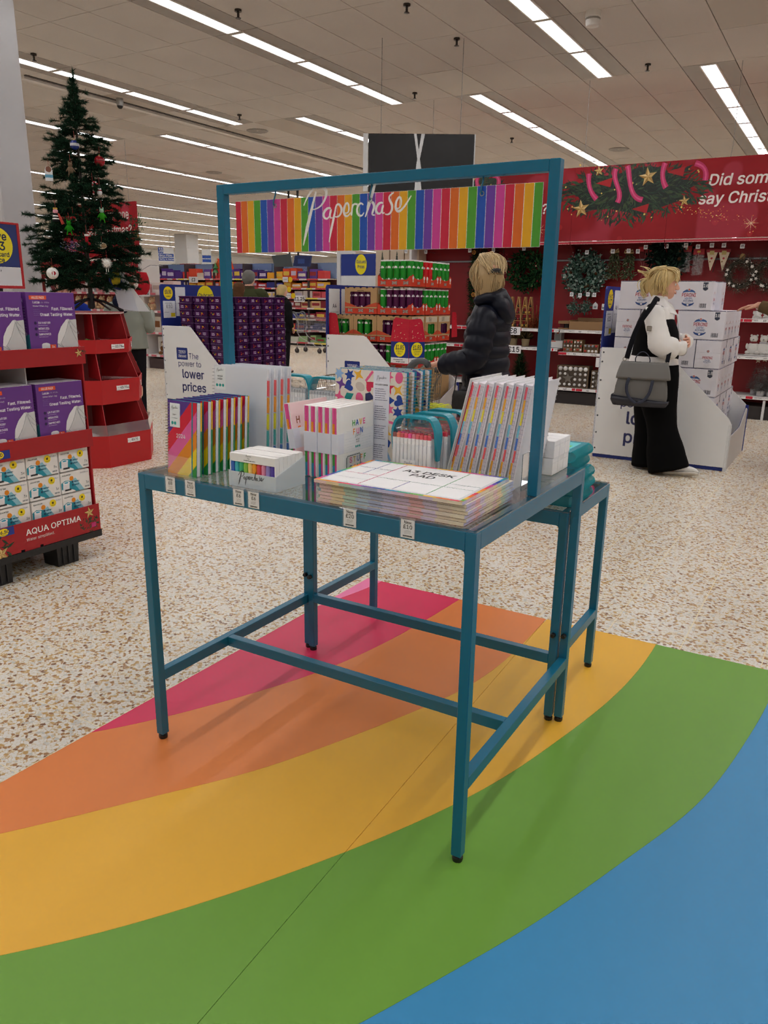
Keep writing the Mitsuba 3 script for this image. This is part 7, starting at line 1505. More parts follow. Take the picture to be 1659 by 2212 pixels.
# ---- shopping trolleys
def trolley(m, lab, col='#b9bcc0'):
    """x forward, handle at x = 0"""
    t = thing('shopping_trolley', lab, 'trolley', m)
    def corner(u, v, w):   # u 0 back..1 front, v -1..1, w 0 bottom..1 top
        return np.array([.06 + u * (.80 + .06 * w) - .03 * (1 - w) * 0, v * (.265 - .05 * u) * (.80 + .20 * w), (.52 + .06 * u) * (1 - w) + (.965 - .09 * u) * w])
    b = MB(); r = .0022
    rim = [corner(0, -1, 1), corner(1, -1, 1), corner(1, 1, 1), corner(0, 1, 1)]
    b.tube(np.array([rim[0], rim[1], rim[2], rim[3]]), .006, col, 6); b.tube(np.array([corner(0, -1, 0), corner(1, -1, 0), corner(1, 1, 0), corner(0, 1, 0), corner(0, -1, 0)]), .005, col, 6); part(t, 'rim', b, 'metal')
    b = MB()
    for v in (-1, 1):
        for u in np.linspace(0, 1, 24): b.tube([corner(u, v, 0), corner(u, v, 1)], r, col, 4, cap=False)
        for w in np.linspace(.12, .9, 6): b.tube([corner(0, v, w), corner(1, v, w)], r, col, 4, cap=False)
    for v in np.linspace(-.9, .9, 14):
        b.tube([corner(1, v, 0), corner(1, v, 1)], r, col, 4, cap=False); b.tube([corner(0, v, 0), corner(0, v, 1)], r, col, 4, cap=False); b.tube([corner(0, v, 0), corner(1, v, 0)], r, col, 4, cap=False)
    for w in np.linspace(.15, .9, 5): b.tube([corner(1, -1, w), corner(1, 1, w)], r, col, 4, cap=False); b.tube([corner(0, -1, w), corner(0, 1, w)], r, col, 4, cap=False)
    part(t, 'basket_wires', b, 'metal', kind='stuff')
    b = MB()
    for v in (-1, 1):
        b.tube(spline([[-.03, v * .24, 1.02], [.04, v * .245, .95], [.12, v * .23, .70], [.10, v * .23, .52], [.3, v * .22, .34], [.62, v * .20, .16]], 24), .010, col, 8); b.tube([[.14, v * .23, .48], [.08, v * .25, .16]], .009, col, 8); b.tube([[.08, v * .25, .16], [.70, v * .17, .16]], .009, col, 8)
    b.tube([[.08, -.25, .16], [.08, .25, .16]], .009, col, 8); b.tube([[.70, -.17, .16], [.70, .17, .16]], .009, col, 8); part(t, 'chassis', b, 'metal')
    h = MB().tube([[-.05, -.26, 1.02], [-.05, .26, 1.02]], .016, '#5c6064', 10)
    for v in (-1, 1): h.tube(spline([[-.06, v * .25, 1.025], [.0, v * .26, 1.05], [.07, v * .26, 1.0], [.10, v * .255, .93]], 10), [.02] * 4 + [.024] * 3 + [.018] * 3, '#4d5155', 8)
    part(t, 'handle', h, 'satin', 'grey plastic handle')
    for x in (.08, .70):
        for v in (-1, 1):
            y = v * (.25 if x < .3 else .17); w = part(t, 'wheel', MB().lathe([(.001, -.014), (.05, -.014), (.0625, -.01), (.0625, .01), (.05, .014), (.001, .014)], '#2b2c2e', 18, M(x, y, .0645, rx=90)), 'satin'); part(w, 'fork', MB().box([x - .014, y - .022, .06], [x + .014, y - .016, .15], '#8d9094').box([x - .014, y + .016, .06], [x + .014, y + .022, .15], '#8d9094').box([x - .014, y - .022, .145], [x + .014, y + .022, .155], '#8d9094'), 'metal')
    return t
TR1 = M(-.60, 3.13, 0, rz=184)
trolley(TR1, 'wire shopping trolley pushed by the woman in the navy coat', '#a9a295')
for nm, lab, a, c, col in (('carton_of_goods', 'dark green carton standing in the shopping trolley', (.14, -.1, .56), (.38, .13, .86), '#1d4a34'), ('carton_of_goods', 'white and blue bag lying in the shopping trolley', (.42, -.16, .57), (.66, .1, .72), '#cfd4da'), ('carton_of_goods', 'orange packet lying at the front of the shopping trolley', (.68, -.12, .58), (.78, .12, .70), '#b9482a')):
    t = thing(nm, lab, 'groceries', TR1); body(t, MB().box(a, c, col, .01))
trolley(M(-9.0, 13.05, 0, rz=28), 'empty steel shopping trolley parked beside the far chocolate shelves', '#c9ccd0') if False else trolley(M(-10.85, 15.1, 0, rz=10), 'empty steel shopping trolley parked beside the far chocolate shelves', '#b9bcc0')
# ---------------------------------------------------------------- people
def hull(*sp):
    return m3.Manifold.batch_hull([m3.Manifold.sphere(r, 20).translate((float(x), float(y), float(z))) for x, y, z, r in sp])
def chain(*sp): return [hull(a, b) for a, b in zip(sp, sp[1:])]
def skin(ms, L=.014, it=6):
    m = ms[0]
    for q in ms[1:]: m = m + q
    q = m.refine_to_length(L).to_mesh(); t = trimesh.Trimesh(q.vert_properties[:, :3], q.tri_verts, process=True)
    v0 = t.vertices.copy(); trimesh.smoothing.filter_taubin(t, .5, -.53, it); d = t.vertices - v0; l = np.linalg.norm(d, axis=1, keepdims=True)
    t.vertices = v0 + d * np.minimum(1, .007 / np.maximum(l, 1e-9)); return t
def loft(b, path, ra, rb, side, col, n=24, m=None, cap=True):
    p = np.asarray(path, float); k = len(p); ra = np.broadcast_to(ra, (k,)).astype(float); rb = np.broadcast_to(rb, (k,)).astype(float); sd = np.broadcast_to(side, (k, 3)).astype(float)
    t = np.gradient(p, axis=0); t /= np.linalg.norm(t, axis=1, keepdims=True); u = sd - t * (sd * t).sum(1, keepdims=True); u /= np.linalg.norm(u, axis=1, keepdims=True); w = np.cross(t, u)
    a = np.arange(n) * 2 * np.pi / n; v = (p[:, None] + ra[:, None, None] * np.cos(a)[None, :, None] * u[:, None] + rb[:, None, None] * np.sin(a)[None, :, None] * w[:, None]).reshape(-1, 3)
    i = np.arange(k - 1)[:, None] * n; j = np.arange(n)[None]; j2 = (j + 1) % n
    f = np.stack([i + j, i + j2, i + n + j2, i + n + j], -1).reshape(-1, 4)
    f = np.vstack([f[:, [0, 1, 2]], f[:, [0, 2, 3]]])
    if cap: f = np.vstack([f, [[0, q + 1, q] for q in range(1, n - 1)], [[(k - 1) * n, (k - 1) * n + q, (k - 1) * n + q + 1] for q in range(1, n - 1)]])
    return b.raw(v, f, col, m)
def resamp(keys, vals, n): x = np.linspace(0, 1, n); from scipy.interpolate import PchipInterpolator as PI; return PI(np.linspace(0, 1, len(vals)) if keys is None else keys, vals, axis=0)(x)
def wrinkle(b, amp, sc, seed):
    v = b.v[-1]; nrm = trimesh.Trimesh(v, b.f[-1] - (b.n - len(v)), process=False).vertex_normals
    b.v[-1] = v + nrm * ((meshkit.fbm(v * sc, 3, seed) - .5) * 2 * amp)[:, None]; return b
def head_parts(c, yaw=0.0, k=1.0):
    """spheres of a head: c = its middle; faces +x turned by yaw degrees"""
    ca, sa = math.cos(math.radians(yaw)), math.sin(math.radians(yaw))
    def q(x, y, z, r): return (c[0] + k * (x * ca - y * sa), c[1] + k * (x * sa + y * ca), c[2] + k * z, r * k)
    ms = [hull(q(-.022, 0, .028, .086), q(.03, 0, .03, .068), q(.03, 0, .05, .06)), hull(q(.03, 0, .02, .066), q(.044, .026, -.03, .036), q(.044, -.026, -.03, .036), q(.058, 0, -.088, .024), q(-.005, .04, -.06, .028), q(-.005, -.04, -.06, .028)),
          hull(q(.090, 0, .018, .010), q(.112, 0, -.026, .0125), q(.094, .014, -.03, .009), q(.094, -.014, -.03, .009)), hull(q(.086, .016, -.056, .009), q(.086, -.016, -.056, .009), q(.090, 0, -.054, .010))]
    for s_ in (-1, 1): ms.append(hull(q(-.008, s_ * .076, .008, .011), q(-.014, s_ * .079, -.006, .012), q(-.006, s_ * .075, -.03, .008)))
    return ms, q
def face(t, q, yaw, lips='#b06a62', brow='#8a6a48'):
    b = MB(); Rm = M(rz=yaw)
    for s_ in (-1, 1):
        x, y, z, r = q(.078, s_ * .031, .006, .0125); b.ball([x, y, z], r, '#e9e4e0', 2); x, y, z, r = q(.0855, s_ * .032, .006, .0065); b.ball([x, y, z], r, '#3a4a55', 1)
    part(t, 'eyes', b, 'gloss'); b = MB()
    for s_ in (-1, 1): b.tube([q(.088, s_ * .014, .026, 1)[:3], q(.087, s_ * .032, .031, 1)[:3], q(.076, s_ * .048, .026, 1)[:3]], .0035, brow, 5)
    part(t, 'eyebrows', b, 'cloth'); b = MB(); b.tube([q(.082, -.022, -.057, 1)[:3], q(.096, -.008, -.0535, 1)[:3], q(.0965, .008, -.0535, 1)[:3], q(.082, .022, -.057, 1)[:3]], [.002, .005, .005, .002], lips, 6).tube([q(.082, -.02, -.061, 1)[:3], q(.0945, 0, -.0655, 1)[:3], q(.082, .02, -.061, 1)[:3]], [.002, .0058, .002], lips, 6); part(t, 'lips', b, 'satin')
def strands(b, start, end, n, wid, col, seed, bulge=.02, spread=.01, var=.25, k=9):
    """thin locks from points about curve start[] to end[] (functions of s in 0..1)"""
    q = random.Random(seed); L_ = lin(col)
    for i in range(n):
        s_ = q.random(); a, m_, c = start(s_); p = spline([np.array(a) + [q.gauss(0, spread * .5) for _ in range(3)], np.array(m_) + [q.gauss(0, spread) for _ in range(3)], np.array(c) + [q.gauss(0, spread) for _ in range(3)]], k)
        b.tube(p, np.linspace(wid, wid * .5, k), tuple(), 4) if False else b.tube(p, np.linspace(wid, wid * .5, k), L_ * q.uniform(1 - var, 1 + var), 4)
    return b
def hand(o, x, z, side=1, curl=(18, 25, 20), spread=4.0, s=1.0):
    """manifolds of a hand: o wrist, x along the fingers, z out of its back; side 1: thumb on its y side"""
    f = frame(o, x, np.cross(z, x)); f[:3, 1] *= side; P = lambda a: f[:3, :3] @ (np.array(a) * s) + f[:3, 3]; S = lambda a, r: (*P(a), r * s)
    ms = [hull(S((0, .016, 0), .017), S((0, -.016, 0), .017), S((.08, .03, 0), .0115), S((.084, .01, .002), .012), S((.082, -.012, .002), .0115), S((.074, -.032, 0), .0105))]
    for i, (y, L) in enumerate(((.031, (.036, .023, .019)), (.0105, (.041, .026, .02)), (-.0115, (.038, .024, .019)), (-.032, (.029, .018, .017)))):
        p = np.array([.08 - .004 * (i == 3), y, 0]); a = 0; pts = [S(p, .0092)]
        for l, c_, r in zip(L, curl, (.0086, .008, .007)):
            a += math.radians(c_); p = p + l * np.array([math.cos(a), math.tan(math.radians((1.5 - i) * spread)) * math.cos(a), -math.sin(a)]); pts.append(S(p, r))
        ms += chain(*pts)
    ms += chain(S((.022, .022, -.004), .0135), S((.05, .048, -.012), .0105), S((.078, .056, -.018), .009), S((.098, .055, -.022), .0078))
    return ms
SK = '#d8a48c'

# ---- the blonde shop assistant in profile
pm = M(.395, 5.32, 0, rz=9)
t = thing('person', 'blonde woman in white shirt, black waistcoat and wide trousers, arms folded, grey shoulder bag', 'person', pm)
HC = (.0, 0, 1.575)
ms, hq = head_parts(HC, 6)
ms += chain((-.015, 0, 1.50, .058), (-.03, 0, 1.43, .062), (-.045, 0, 1.36, .085))
ms += [hull((-.045, .10, 1.32, .05), (-.045, -.10, 1.32, .05), (-.02, .07, 1.12, .10), (-.02, -.07, 1.12, .10)), hull((-.02, .07, 1.12, .10), (-.02, -.07, 1.12, .10), (-.02, .085, .90, .12), (-.02, -.085, .90, .12))]
for s_, ft, kn in ((1, (.02, .10, .10), (-.0, .095, .50)), (-1, (.19, -.10, .12), (.09, -.1, .5))): ms += chain((-.03, s_ * .09, .88, .105), (*kn, .068), (*ft, .05)) + [hull((*ft[:2], ft[2] - .05, .045), (ft[0] + .13, ft[1], ft[2] - .06, .035))]
RA = [(-.045, -.185, 1.33), (.03, -.255, 1.10), (.20, -.13, 1.075)]; LA = [(-.03, .185, 1.33), (.07, .235, 1.09), (.22, .02, 1.13)]
for A_ in (RA, LA): ms += chain((A_[0][0], A_[0][1] * .75, A_[0][2] - .02, .034), (*A_[1], .036), (*A_[2], .028))
ms += hand(RA[2], (.05, .9, .1), (.9, 0, .3), 1, (25, 30, 20)) + hand(LA[2], (.25, -.9, -.05), (.9, .2, .2), -1, (25, 30, 20))
part(t, 'body', MB().mesh(skin(ms), SK, sm=True), 'satin'); face(t, hq, 6)
# shirt and waistcoat
b = MB(); n = 14; z = np.linspace(.93, 1.40, n); loft(b, np.c_[np.full(n, -.03), 0 * z, z], resamp(None, np.array([.175, .17, .15, .10]), n), resamp(None, np.array([.19, .19, .195, .16]), n), [1, 0, 0], '#e6e4e2', 32)
for A_, sd_ in ((RA, 1), (LA, 2)):
    p = resamp(None, np.array([np.array(A_[0]) * [1, .55, 1] + [0, 0, .02], A_[0], (np.array(A_[0]) + A_[1]) / 2 + [-.0, -.012 if sd_ == 1 else .012, 0], A_[1], (np.array(A_[1]) + A_[2]) / 2 + [.01, 0, -.012], A_[2]]), 26); r = resamp(None, np.array([.06, .085, .088, .090, .086, .056]), 26); r[-5:] = [.066, .05, .058, .062, .066]
    loft(b, p, r, r * .95, [0, 0, 1.0] if False else [.2, .1, 1.0], '#e6e4e2', 22); wrinkle(b, .015, 13, 3 + sd_)
part(t, 'sleeves', b, 'cloth', 'white shirt sleeves')
b = MB(); z = np.linspace(.84, 1.0, 10); loft(b, np.c_[np.full(10, -.02), 0 * z, z], resamp(None, np.array([.215, .205, .19]), 10), resamp(None, np.array([.235, .225, .205]), 10), [1, 0, 0], '#e9e7e6', 40, cap=False)
v = b.v[-1]; an = np.arctan2(v[:, 1], v[:, 0] + .02); lift = np.clip(1 - (v[:, 2] - .84) / .16, 0, 1); v[:, 2] += lift * (.05 * np.cos(2 * an + 1.2) - .03 * np.cos(an)); v[:, :2] *= 1 + .03 * np.sin(9 * an)[:, None] * lift[:, None]
part(t, 'shirt_tail', b, 'cloth', 'white shirt hem below the waistcoat')
b = MB(); n = 22; z = np.linspace(.965, 1.425, n); cx = resamp(None, np.array([-.02, -.015, -.02, -.035, -.04, -.035]), n); loft(b, np.c_[cx, 0 * z, z], resamp(None, np.array([.192, .188, .178, .165, .125, .07]), n), resamp(None, np.array([.205, .2, .2, .205, .18, .085]), n), [1, 0, 0], '#0b0b0d', 40); wrinkle(b, .004, 12, 9); part(t, 'waistcoat', b, 'cloth', 'black waistcoat')
b = MB()
for s_ in (-1, 1):
    b.flat([[.0, s_ * .07, 1.475], [.075, s_ * .055, 1.42], [.125, s_ * .045, 1.345], [.07, s_ * .09, 1.355], [-.06, s_ * .095, 1.44], [-.06, s_ * .065, 1.485]], [[0, 1, 2], [0, 2, 3], [0, 3, 4], [0, 4, 5]], '#e8e7e6')
    b.tube([[-.055, s_ * .098, 1.44], [.07, s_ * .094, 1.356], [.122, s_ * .048, 1.342]], .004, '#e2e2e4', 5)
loft(b, [[-.04, 0, 1.40], [-.03, 0, 1.44], [-.025, 0, 1.49]], [.075, .07, .068], [.09, .078, .072], [1, 0, 0], '#e9e8e7', 20, cap=False)
for s_ in (-1, 1): b.tube([[.125, s_ * .05, 1.345], [.148, s_ * .035, 1.25], [.165, s_ * .02, 1.15]], .006, '#dcdcde', 5)
part(t, 'collar', b, 'cloth', 'open white collar')
b = MB(); n = 30
for s_, hx, fx, fw in ((1, -.035, .03, .135), (-1, .02, .20, .15)):
    z = np.linspace(.925, .035 if s_ > 0 else .05, n); w = np.linspace(0, 1, n); loft(b, np.c_[hx + (fx - hx) * w ** 1.4, s_ * (.092 + .015 * w), z], resamp(None, np.array([.165, .165, .14, .125, fw, fw + .02]), n), resamp(None, np.array([.115, .12, .115, .11, .12, .125]), n), [1, 0, 0], '#08080a', 26); wrinkle(b, .010, 7, 30 + s_)
loft(b, [[-.035, 0, .84], [-.03, 0, .93], [-.02, 0, .99]], [.19, .19, .17], [.21, .205, .19], [1, 0, 0], '#08080a', 32); b.tube([[.155, -.1, .93], [.165, -.11, .86], [.16, -.105, .78]], .005, '#0c0c0e', 5)
part(t, 'trousers', b, 'cloth', 'black wide-leg trousers')
for s_, m_ in ((1, M(-.03, .105, 0)), (-1, M(.16, -.115, .004, rx=-24, ry=-4, rz=-6))):
    b = MB(); n = 14; x = np.linspace(0, .285, n); hw = resamp(None, np.array([.02, .036, .038, .036, .045, .05, .046, .02]), n); hh = resamp(None, np.array([.03, .045, .05, .045, .036, .03, .024, .010]), n); loft(b, np.c_[x, 0 * x, .018 + hh], hh, hw, [0, 0, 1], '#e4e4e2', 20); loft(b, np.c_[x, 0 * x, .012 + 0 * x], np.full(n, .012), hw * 1.08, [0, 0, 1], '#cfcbc2', 16)
    part(t, 'shoe', b, 'satin', 'white plimsoll', m=m_)
# hair
b = MB(); hc = np.array(HC); hm = [hull((hc[0] - .03, 0, hc[2] + .035, .102), (hc[0] + .022, 0, hc[2] + .058, .074), (hc[0] - .055, 0, hc[2] - .015, .075)), hull((hc[0] - .06, .0, hc[2] - .02, .068), (hc[0] - .05, 0, hc[2] - .085, .045)), hull((hc[0] - .115, 0, hc[2] + .06, .036), (hc[0] - .145, 0, hc[2] + .0, .028), (hc[0] - .135, .0, hc[2] - .06, .012))]
b.mesh(skin(hm, .012, 4), '#c9b07c', sm=True)
def fr_(s_): y = (s_ - .5) * .15; return (hc[0] - .02, y * .5, hc[2] + .135), (hc[0] + .08, y * .9, hc[2] + .10), (hc[0] + .104 - abs(y) * .40, y * 1.02, hc[2] + .036)
def sd1(s_): return (hc[0] - .0 - .03 * s_, -.02 - .02 * s_, hc[2] + .135), (hc[0] + .015 - .10 * s_, -.100, hc[2] + .05), (hc[0] + .022 - .11 * s_, -.083, hc[2] - .05 * (1 - s_) - .03)
def sd2(s_): a = sd1(s_); return tuple((x, -y, z) for x, y, z in a)
def bk(s_): y = (s_ - .5) * .19; return (hc[0] + .0, y * .6, hc[2] + .14), (hc[0] - .10, y, hc[2] + .11), (hc[0] - .13, y * .3, hc[2] + .05)
def pt(s_): a = (s_ - .5) * 2; return (hc[0] - .115, .01 * a, hc[2] + .06), (hc[0] - .165 - .02 * abs(a), .03 * a, hc[2] + .02), (hc[0] - .15, .04 * a, hc[2] - .085)
def sp(s_): a = s_ * 6.28; return (hc[0] - .12, 0, hc[2] + .065), (hc[0] - .14, .03 * math.cos(a), hc[2] + .095 + .02 * math.sin(a)), (hc[0] - .165 + .05 * math.cos(a), .06 * math.cos(a), hc[2] + .12 + .03 * math.sin(a))
for fn, n_, c_ in ((fr_, 70, '#dcc690'), (sd1, 80, '#d2ba82'), (sd2, 40, '#c9b07c'), (bk, 90, '#d6c08c'), (pt, 50, '#d9c792'), (sp, 22, '#d9c792')): strands(b, fn, None, n_, .0042, c_, n_)
part(t, 'hair', b, 'satin', 'blonde hair with a fringe, tied up at the back'); part(t, 'hair_clip', MB().box([hc[0] - .118, -.03, hc[2] + .01], [hc[0] - .095, .03, hc[2] + .075], '#2a2420', .008), 'gloss', 'dark hair clip')
# the bag on her shoulder
t = thing('shoulder_bag', 'grey canvas bag with navy handles and a flap, on the blonde woman\'s shoulder', 'bag', pm @ M(-.085, -.325, .612, rz=-4))
b = MB(); n = 16; z = np.linspace(0, .345, n); loft(b, np.c_[.012 * z / .345, .0 * z, z], resamp(None, np.array([.20, .212, .205, .195, .185, .172]), n), resamp(None, np.array([.055, .07, .07, .06, .045, .03]), n), [1, 0, 0], '#6b6a68', 36)
v = b.v[-1]; a = np.arctan2(v[:, 1] / .07, v[:, 0] / .2); sq = np.maximum(np.abs(np.cos(a)), np.abs(np.sin(a))); v[:, 0] *= np.minimum(1 / sq, 1.18); v[:, 1] *= np.minimum(1 / sq, 1.12); wrinkle(b, .007, 9, 5); part(t, 'bag_body', b, 'cloth')
b = MB(); loft(b, [[0, 0, -.006], [0, 0, .03], [.003, 0, .062]], [.212, .228, .226], [.064, .081, .082], [1, 0, 0], '#20222c', 36); v = b.v[-1]; a = np.arctan2(v[:, 1] / .07, v[:, 0] / .2); sq = np.maximum(np.abs(np.cos(a)), np.abs(np.sin(a))); v[:, 0] *= np.minimum(1 / sq, 1.18); v[:, 1] *= np.minimum(1 / sq, 1.12); part(t, 'base_trim', b, 'satin', 'navy leather base')
b = MB(); n = 8; z = np.linspace(.215, .352, n); loft(b, np.c_[.012 + 0 * z, 0 * z, z], resamp(None, np.array([.208, .20, .182]), n), resamp(None, np.array([.077, .066, .038]), n), [1, 0, 0], '#747371', 36); v = b.v[-1]; a = np.arctan2(v[:, 1] / .06, v[:, 0] / .2); sq = np.maximum(np.abs(np.cos(a)), np.abs(np.sin(a))); v[:, 0] *= np.minimum(1 / sq, 1.14); v[:, 1] *= np.minimum(1 / sq, 1.08); wrinkle(b, .003, 12, 6); part(t, 'flap', b, 'cloth', 'grey flap')
for y, hz, nm in ((-.088, -1, 'front'), (.0, 1, 'top')):
    p = spline([[-.085, y, .225], [-.095, y - .01, .12], [-.05, y - .018, .05], [.0, y - .02, .028], [.055, y - .018, .06], [.09, y - .01, .14], [.10, y, .215]], 24) if hz < 0 else spline([[-.06, y, .35], [-.055, y - .01, .40], [-.01, y - .015, .435], [.04, y - .01, .40], [.05, y, .35]], 18)
    q = MB(); loft(q, p, np.full(len(p), .012), np.full(len(p), .004), [1, .0, 0] if hz < 0 else [0, 1, 0], '#20263a', 8); part(t, 'handle', q, 'satin', f'navy {nm} handle')
b = MB(); loft(b, spline([[-.135, -.0, .375], [-.11, -.005, .50], [-.05, .0, .68], [.005, .015, .775], [.035, .075, .845], [.04, .15, .865], [.03, .22, .84]], 24), np.full(24, .020), np.full(24, .004), [1, 0, -.6], '#15161c', 8); loft(b, spline([[.185, -.005, .36], [.188, .03, .42], [.19, .10, .50]], 10), np.full(10, .016), np.full(10, .004), [1, 0, 0], '#15161c', 8); part(t, 'strap', b, 'cloth', 'black webbing strap')
b = MB(); b.tube([[-.15 + .014 * math.cos(a), 0, .37 + .014 * math.sin(a)] for a in np.linspace(0, 6.28, 12)], .003, '#a9a49a', 5, cap=False).tube([[.186 + .012 * math.cos(a), 0, .35 + .012 * math.sin(a)] for a in np.linspace(0, 6.28, 12)], .003, '#a9a49a', 5, cap=False).tube([[-.155, 0, .355], [-.17, 0, .33]], .004, '#8d8a84', 5).box([-.005, .012, .60], [.035, .03, .64], '#b9b6b0', .004); part(t, 'buckles', b, 'metal', 'metal rings and buckle')

# ---- the woman in the navy padded coat pushing the trolley
pm = M(-.262, 3.195, 0, rz=192)
t = thing('person', 'woman seen from behind in a long navy padded coat, pushing a wire trolley', 'person', pm)
HC, HY = (.02, 0, 1.585), -45; ms, hq = head_parts(HC, HY, 1.0); ms += chain((-.0, 0, 1.50, .058), (-.02, 0, 1.40, .075))
ms += [hull((-.02, .09, 1.31, .05), (-.02, -.09, 1.31, .05), (0, .07, 1.1, .085), (0, -.07, 1.1, .085)), hull((0, .07, 1.1, .085), (0, -.07, 1.1, .085), (-.01, .075, .9, .10), (-.01, -.075, .9, .10))]
for s_ in (1, -1): ms += chain((-.01, s_ * .09, .88, .10), (.02, s_ * .095, .48, .065), (-.02 + .06 * s_, s_ * .1, .09, .045)) + [hull((-.02 + .06 * s_, s_ * .1, .05, .045), (.12 + .06 * s_, s_ * .11, .04, .035))]
AR = {1: [(-.01, .185, 1.30), (.03, .25, 1.07), (.27, .19, 1.03)], -1: [(-.01, -.185, 1.30), (.03, -.25, 1.07), (.27, -.19, 1.03)]}
for s_ in (1, -1): ms += chain((AR[s_][0][0], AR[s_][0][1] * .8, AR[s_][0][2] - .02, .034), (*AR[s_][1], .034), (*AR[s_][2], .029)) + hand(AR[s_][2], (.9, -.1 * s_, -.15), (.2, 0, 1), s_ * -1, (45, 50, 35))
part(t, 'body', MB().mesh(skin(ms), SK, sm=True), 'satin'); face(t, hq, HY)
NV = '#090d1c'
def baffle(n, rows, amp): return amp * np.abs(np.sin(np.linspace(0, rows * math.pi, n))) ** .55
b = MB(); n = 110; z = np.linspace(.62, 1.43, n); cx = resamp(None, np.array([-.0, -.01, -.01, -.0, -.01, -.015]), n); bf = baffle(n, 9, .017); bf[-12:] *= .4
loft(b, np.c_[cx, 0 * z, z], resamp(None, np.array([.158, .152, .145, .138, .135, .125, .08]), n) + bf, resamp(None, np.array([.225, .222, .215, .21, .215, .195, .09]), n) + bf, [1, 0, 0], NV, 48); wrinkle(b, .007, 11, 2); part(t, 'coat', b, 'puffer', 'long navy padded coat')
for s_ in (1, -1):
    A_ = np.array(AR[s_]); p = resamp(None, np.array([A_[0] * [1, .45, 1] + [0, 0, .03], A_[0] + [0, 0, .01], (A_[0] + A_[1]) / 2 + [-.01, .012 * s_, 0], A_[1], (A_[1] + A_[2]) / 2 + [0, 0, -.01], A_[2] - [.02, 0, 0]]), 66); r = resamp(None, np.array([.06, .078, .080, .074, .066, .05]), 66) + baffle(66, 8, .013); b = MB(); loft(b, p, r, r, [.1, 0, 1], NV, 26); wrinkle(b, .006, 12, 7 + s_); part(t, 'sleeve', b, 'puffer')
b = MB(); hd = [hull((-.09, .10, 1.40, .055), (-.09, -.10, 1.40, .055), (-.125, .06, 1.33, .05), (-.125, -.06, 1.33, .05)), hull((-.06, .11, 1.45, .04), (-.085, .0, 1.465, .05), (-.06, -.11, 1.45, .04)), hull((-.06, .11, 1.45, .04), (.05, .1, 1.43, .035)), hull((-.06, -.11, 1.45, .04), (.05, -.1, 1.43, .035)), hull((-.085, 0, 1.465, .05), (-.12, 0, 1.36, .06))]
b.mesh(skin(hd, .02, 8), NV, sm=True); wrinkle(b, .009, 14, 4); part(t, 'hood', b, 'puffer', 'navy padded hood lying on the back')
b = MB()
for s_ in (1, -1): n = 20; z = np.linspace(.85, .06, n); loft(b, np.c_[resamp(None, np.array([-.01, .02, -.02 + .06 * s_]), n), np.full(n, s_ * .097), z], resamp(None, np.array([.12, .085, .065, .07]), n), resamp(None, np.array([.11, .085, .065, .07]), n), [1, 0, 0], '#121216', 20)
part(t, 'trousers', b, 'cloth'); b = MB()
for s_ in (1, -1): b.mesh(skin([hull((-.05 + .06 * s_, s_ * .1, .045, .042), (.10 + .06 * s_, s_ * .11, .035, .034), (.15 + .06 * s_, s_ * .113, .03, .028))], .02, 2), '#1a1a1c', sm=True)
part(t, 'shoes', b, 'satin')
hc = np.array(HC); b = MB(); b.mesh(skin([hull((hc[0] - .025, 0, hc[2] + .03, .104), (hc[0] + .04, 0, hc[2] + .04, .08)), hull((hc[0] - .05, .03, hc[2] - .0, .08), (hc[0] - .05, -.03, hc[2] - .0, .08), (hc[0] - .06, .035, hc[2] - .12, .05), (hc[0] - .06, -.035, hc[2] - .12, .05)), hull((hc[0] + .0, .06, hc[2] - .0, .045), (hc[0] + .01, .07, hc[2] - .13, .02)), hull((hc[0] + .0, -.06, hc[2] - .0, .045), (hc[0] + .01, -.07, hc[2] - .13, .02))], .012, 4), '#a98f66', sm=True)
def tp(s_): a = (s_ - .5) * 2.6; return (hc[0] + .05, .03 * math.sin(a), hc[2] + .135), (hc[0] - .07, .105 * math.sin(a), hc[2] + .12 - .03 * abs(math.sin(a))), (hc[0] - .135, .07 * math.sin(a), hc[2] + .025)
def lw(s_): a = (s_ - .5) * 2.9; return (hc[0] - .125 + .05 * abs(math.sin(a)), .085 * math.sin(a), hc[2] + .02), (hc[0] - .125 + .06 * abs(math.sin(a)), .1 * math.sin(a), hc[2] - .06), (hc[0] - .085 + .06 * abs(math.sin(a)), .07 * math.sin(a), hc[2] - .15 - .03 * math.cos(3 * a))
def sdl(s_): return (hc[0] + .05 - .06 * s_, .06, hc[2] + .1), (hc[0] + .04 - .08 * s_, .105, hc[2] + .03), (hc[0] + .02 - .07 * s_, .075, hc[2] - .10 - .04 * s_)
def sdr(s_): return tuple((x, -y, z) for x, y, z in sdl(s_))
for fn, n_, c_ in ((tp, 130, '#cdb68a'), (lw, 120, '#b39a70'), (sdl, 50, '#c4ac80'), (sdr, 50, '#c4ac80')): strands(b, fn, None, n_, .004, c_, n_ + 1)
Mh = M(*HC, rz=HY) @ np.diag([.80, .84, .97, 1]) @ M(*(-hc)); b.v = [v @ Mh[:3, :3].T + Mh[:3, 3] for v in b.v]; part(t, 'hair', b, 'satin', 'blonde hair clipped at the back'); b = MB(); loft(b, spline([[hc[0] - .118, .062, hc[2] + .02], [hc[0] - .148, 0, hc[2] + .032], [hc[0] - .118, -.062, hc[2] + .02]], 14), np.full(14, .014), np.full(14, .006), [0, 0, 1], '#1d1c1f', 10); b.v = [v @ Mh[:3, :3].T + Mh[:3, 3] for v in b.v]; part(t, 'hair_clip', b, 'gloss', 'dark oval hair clip')
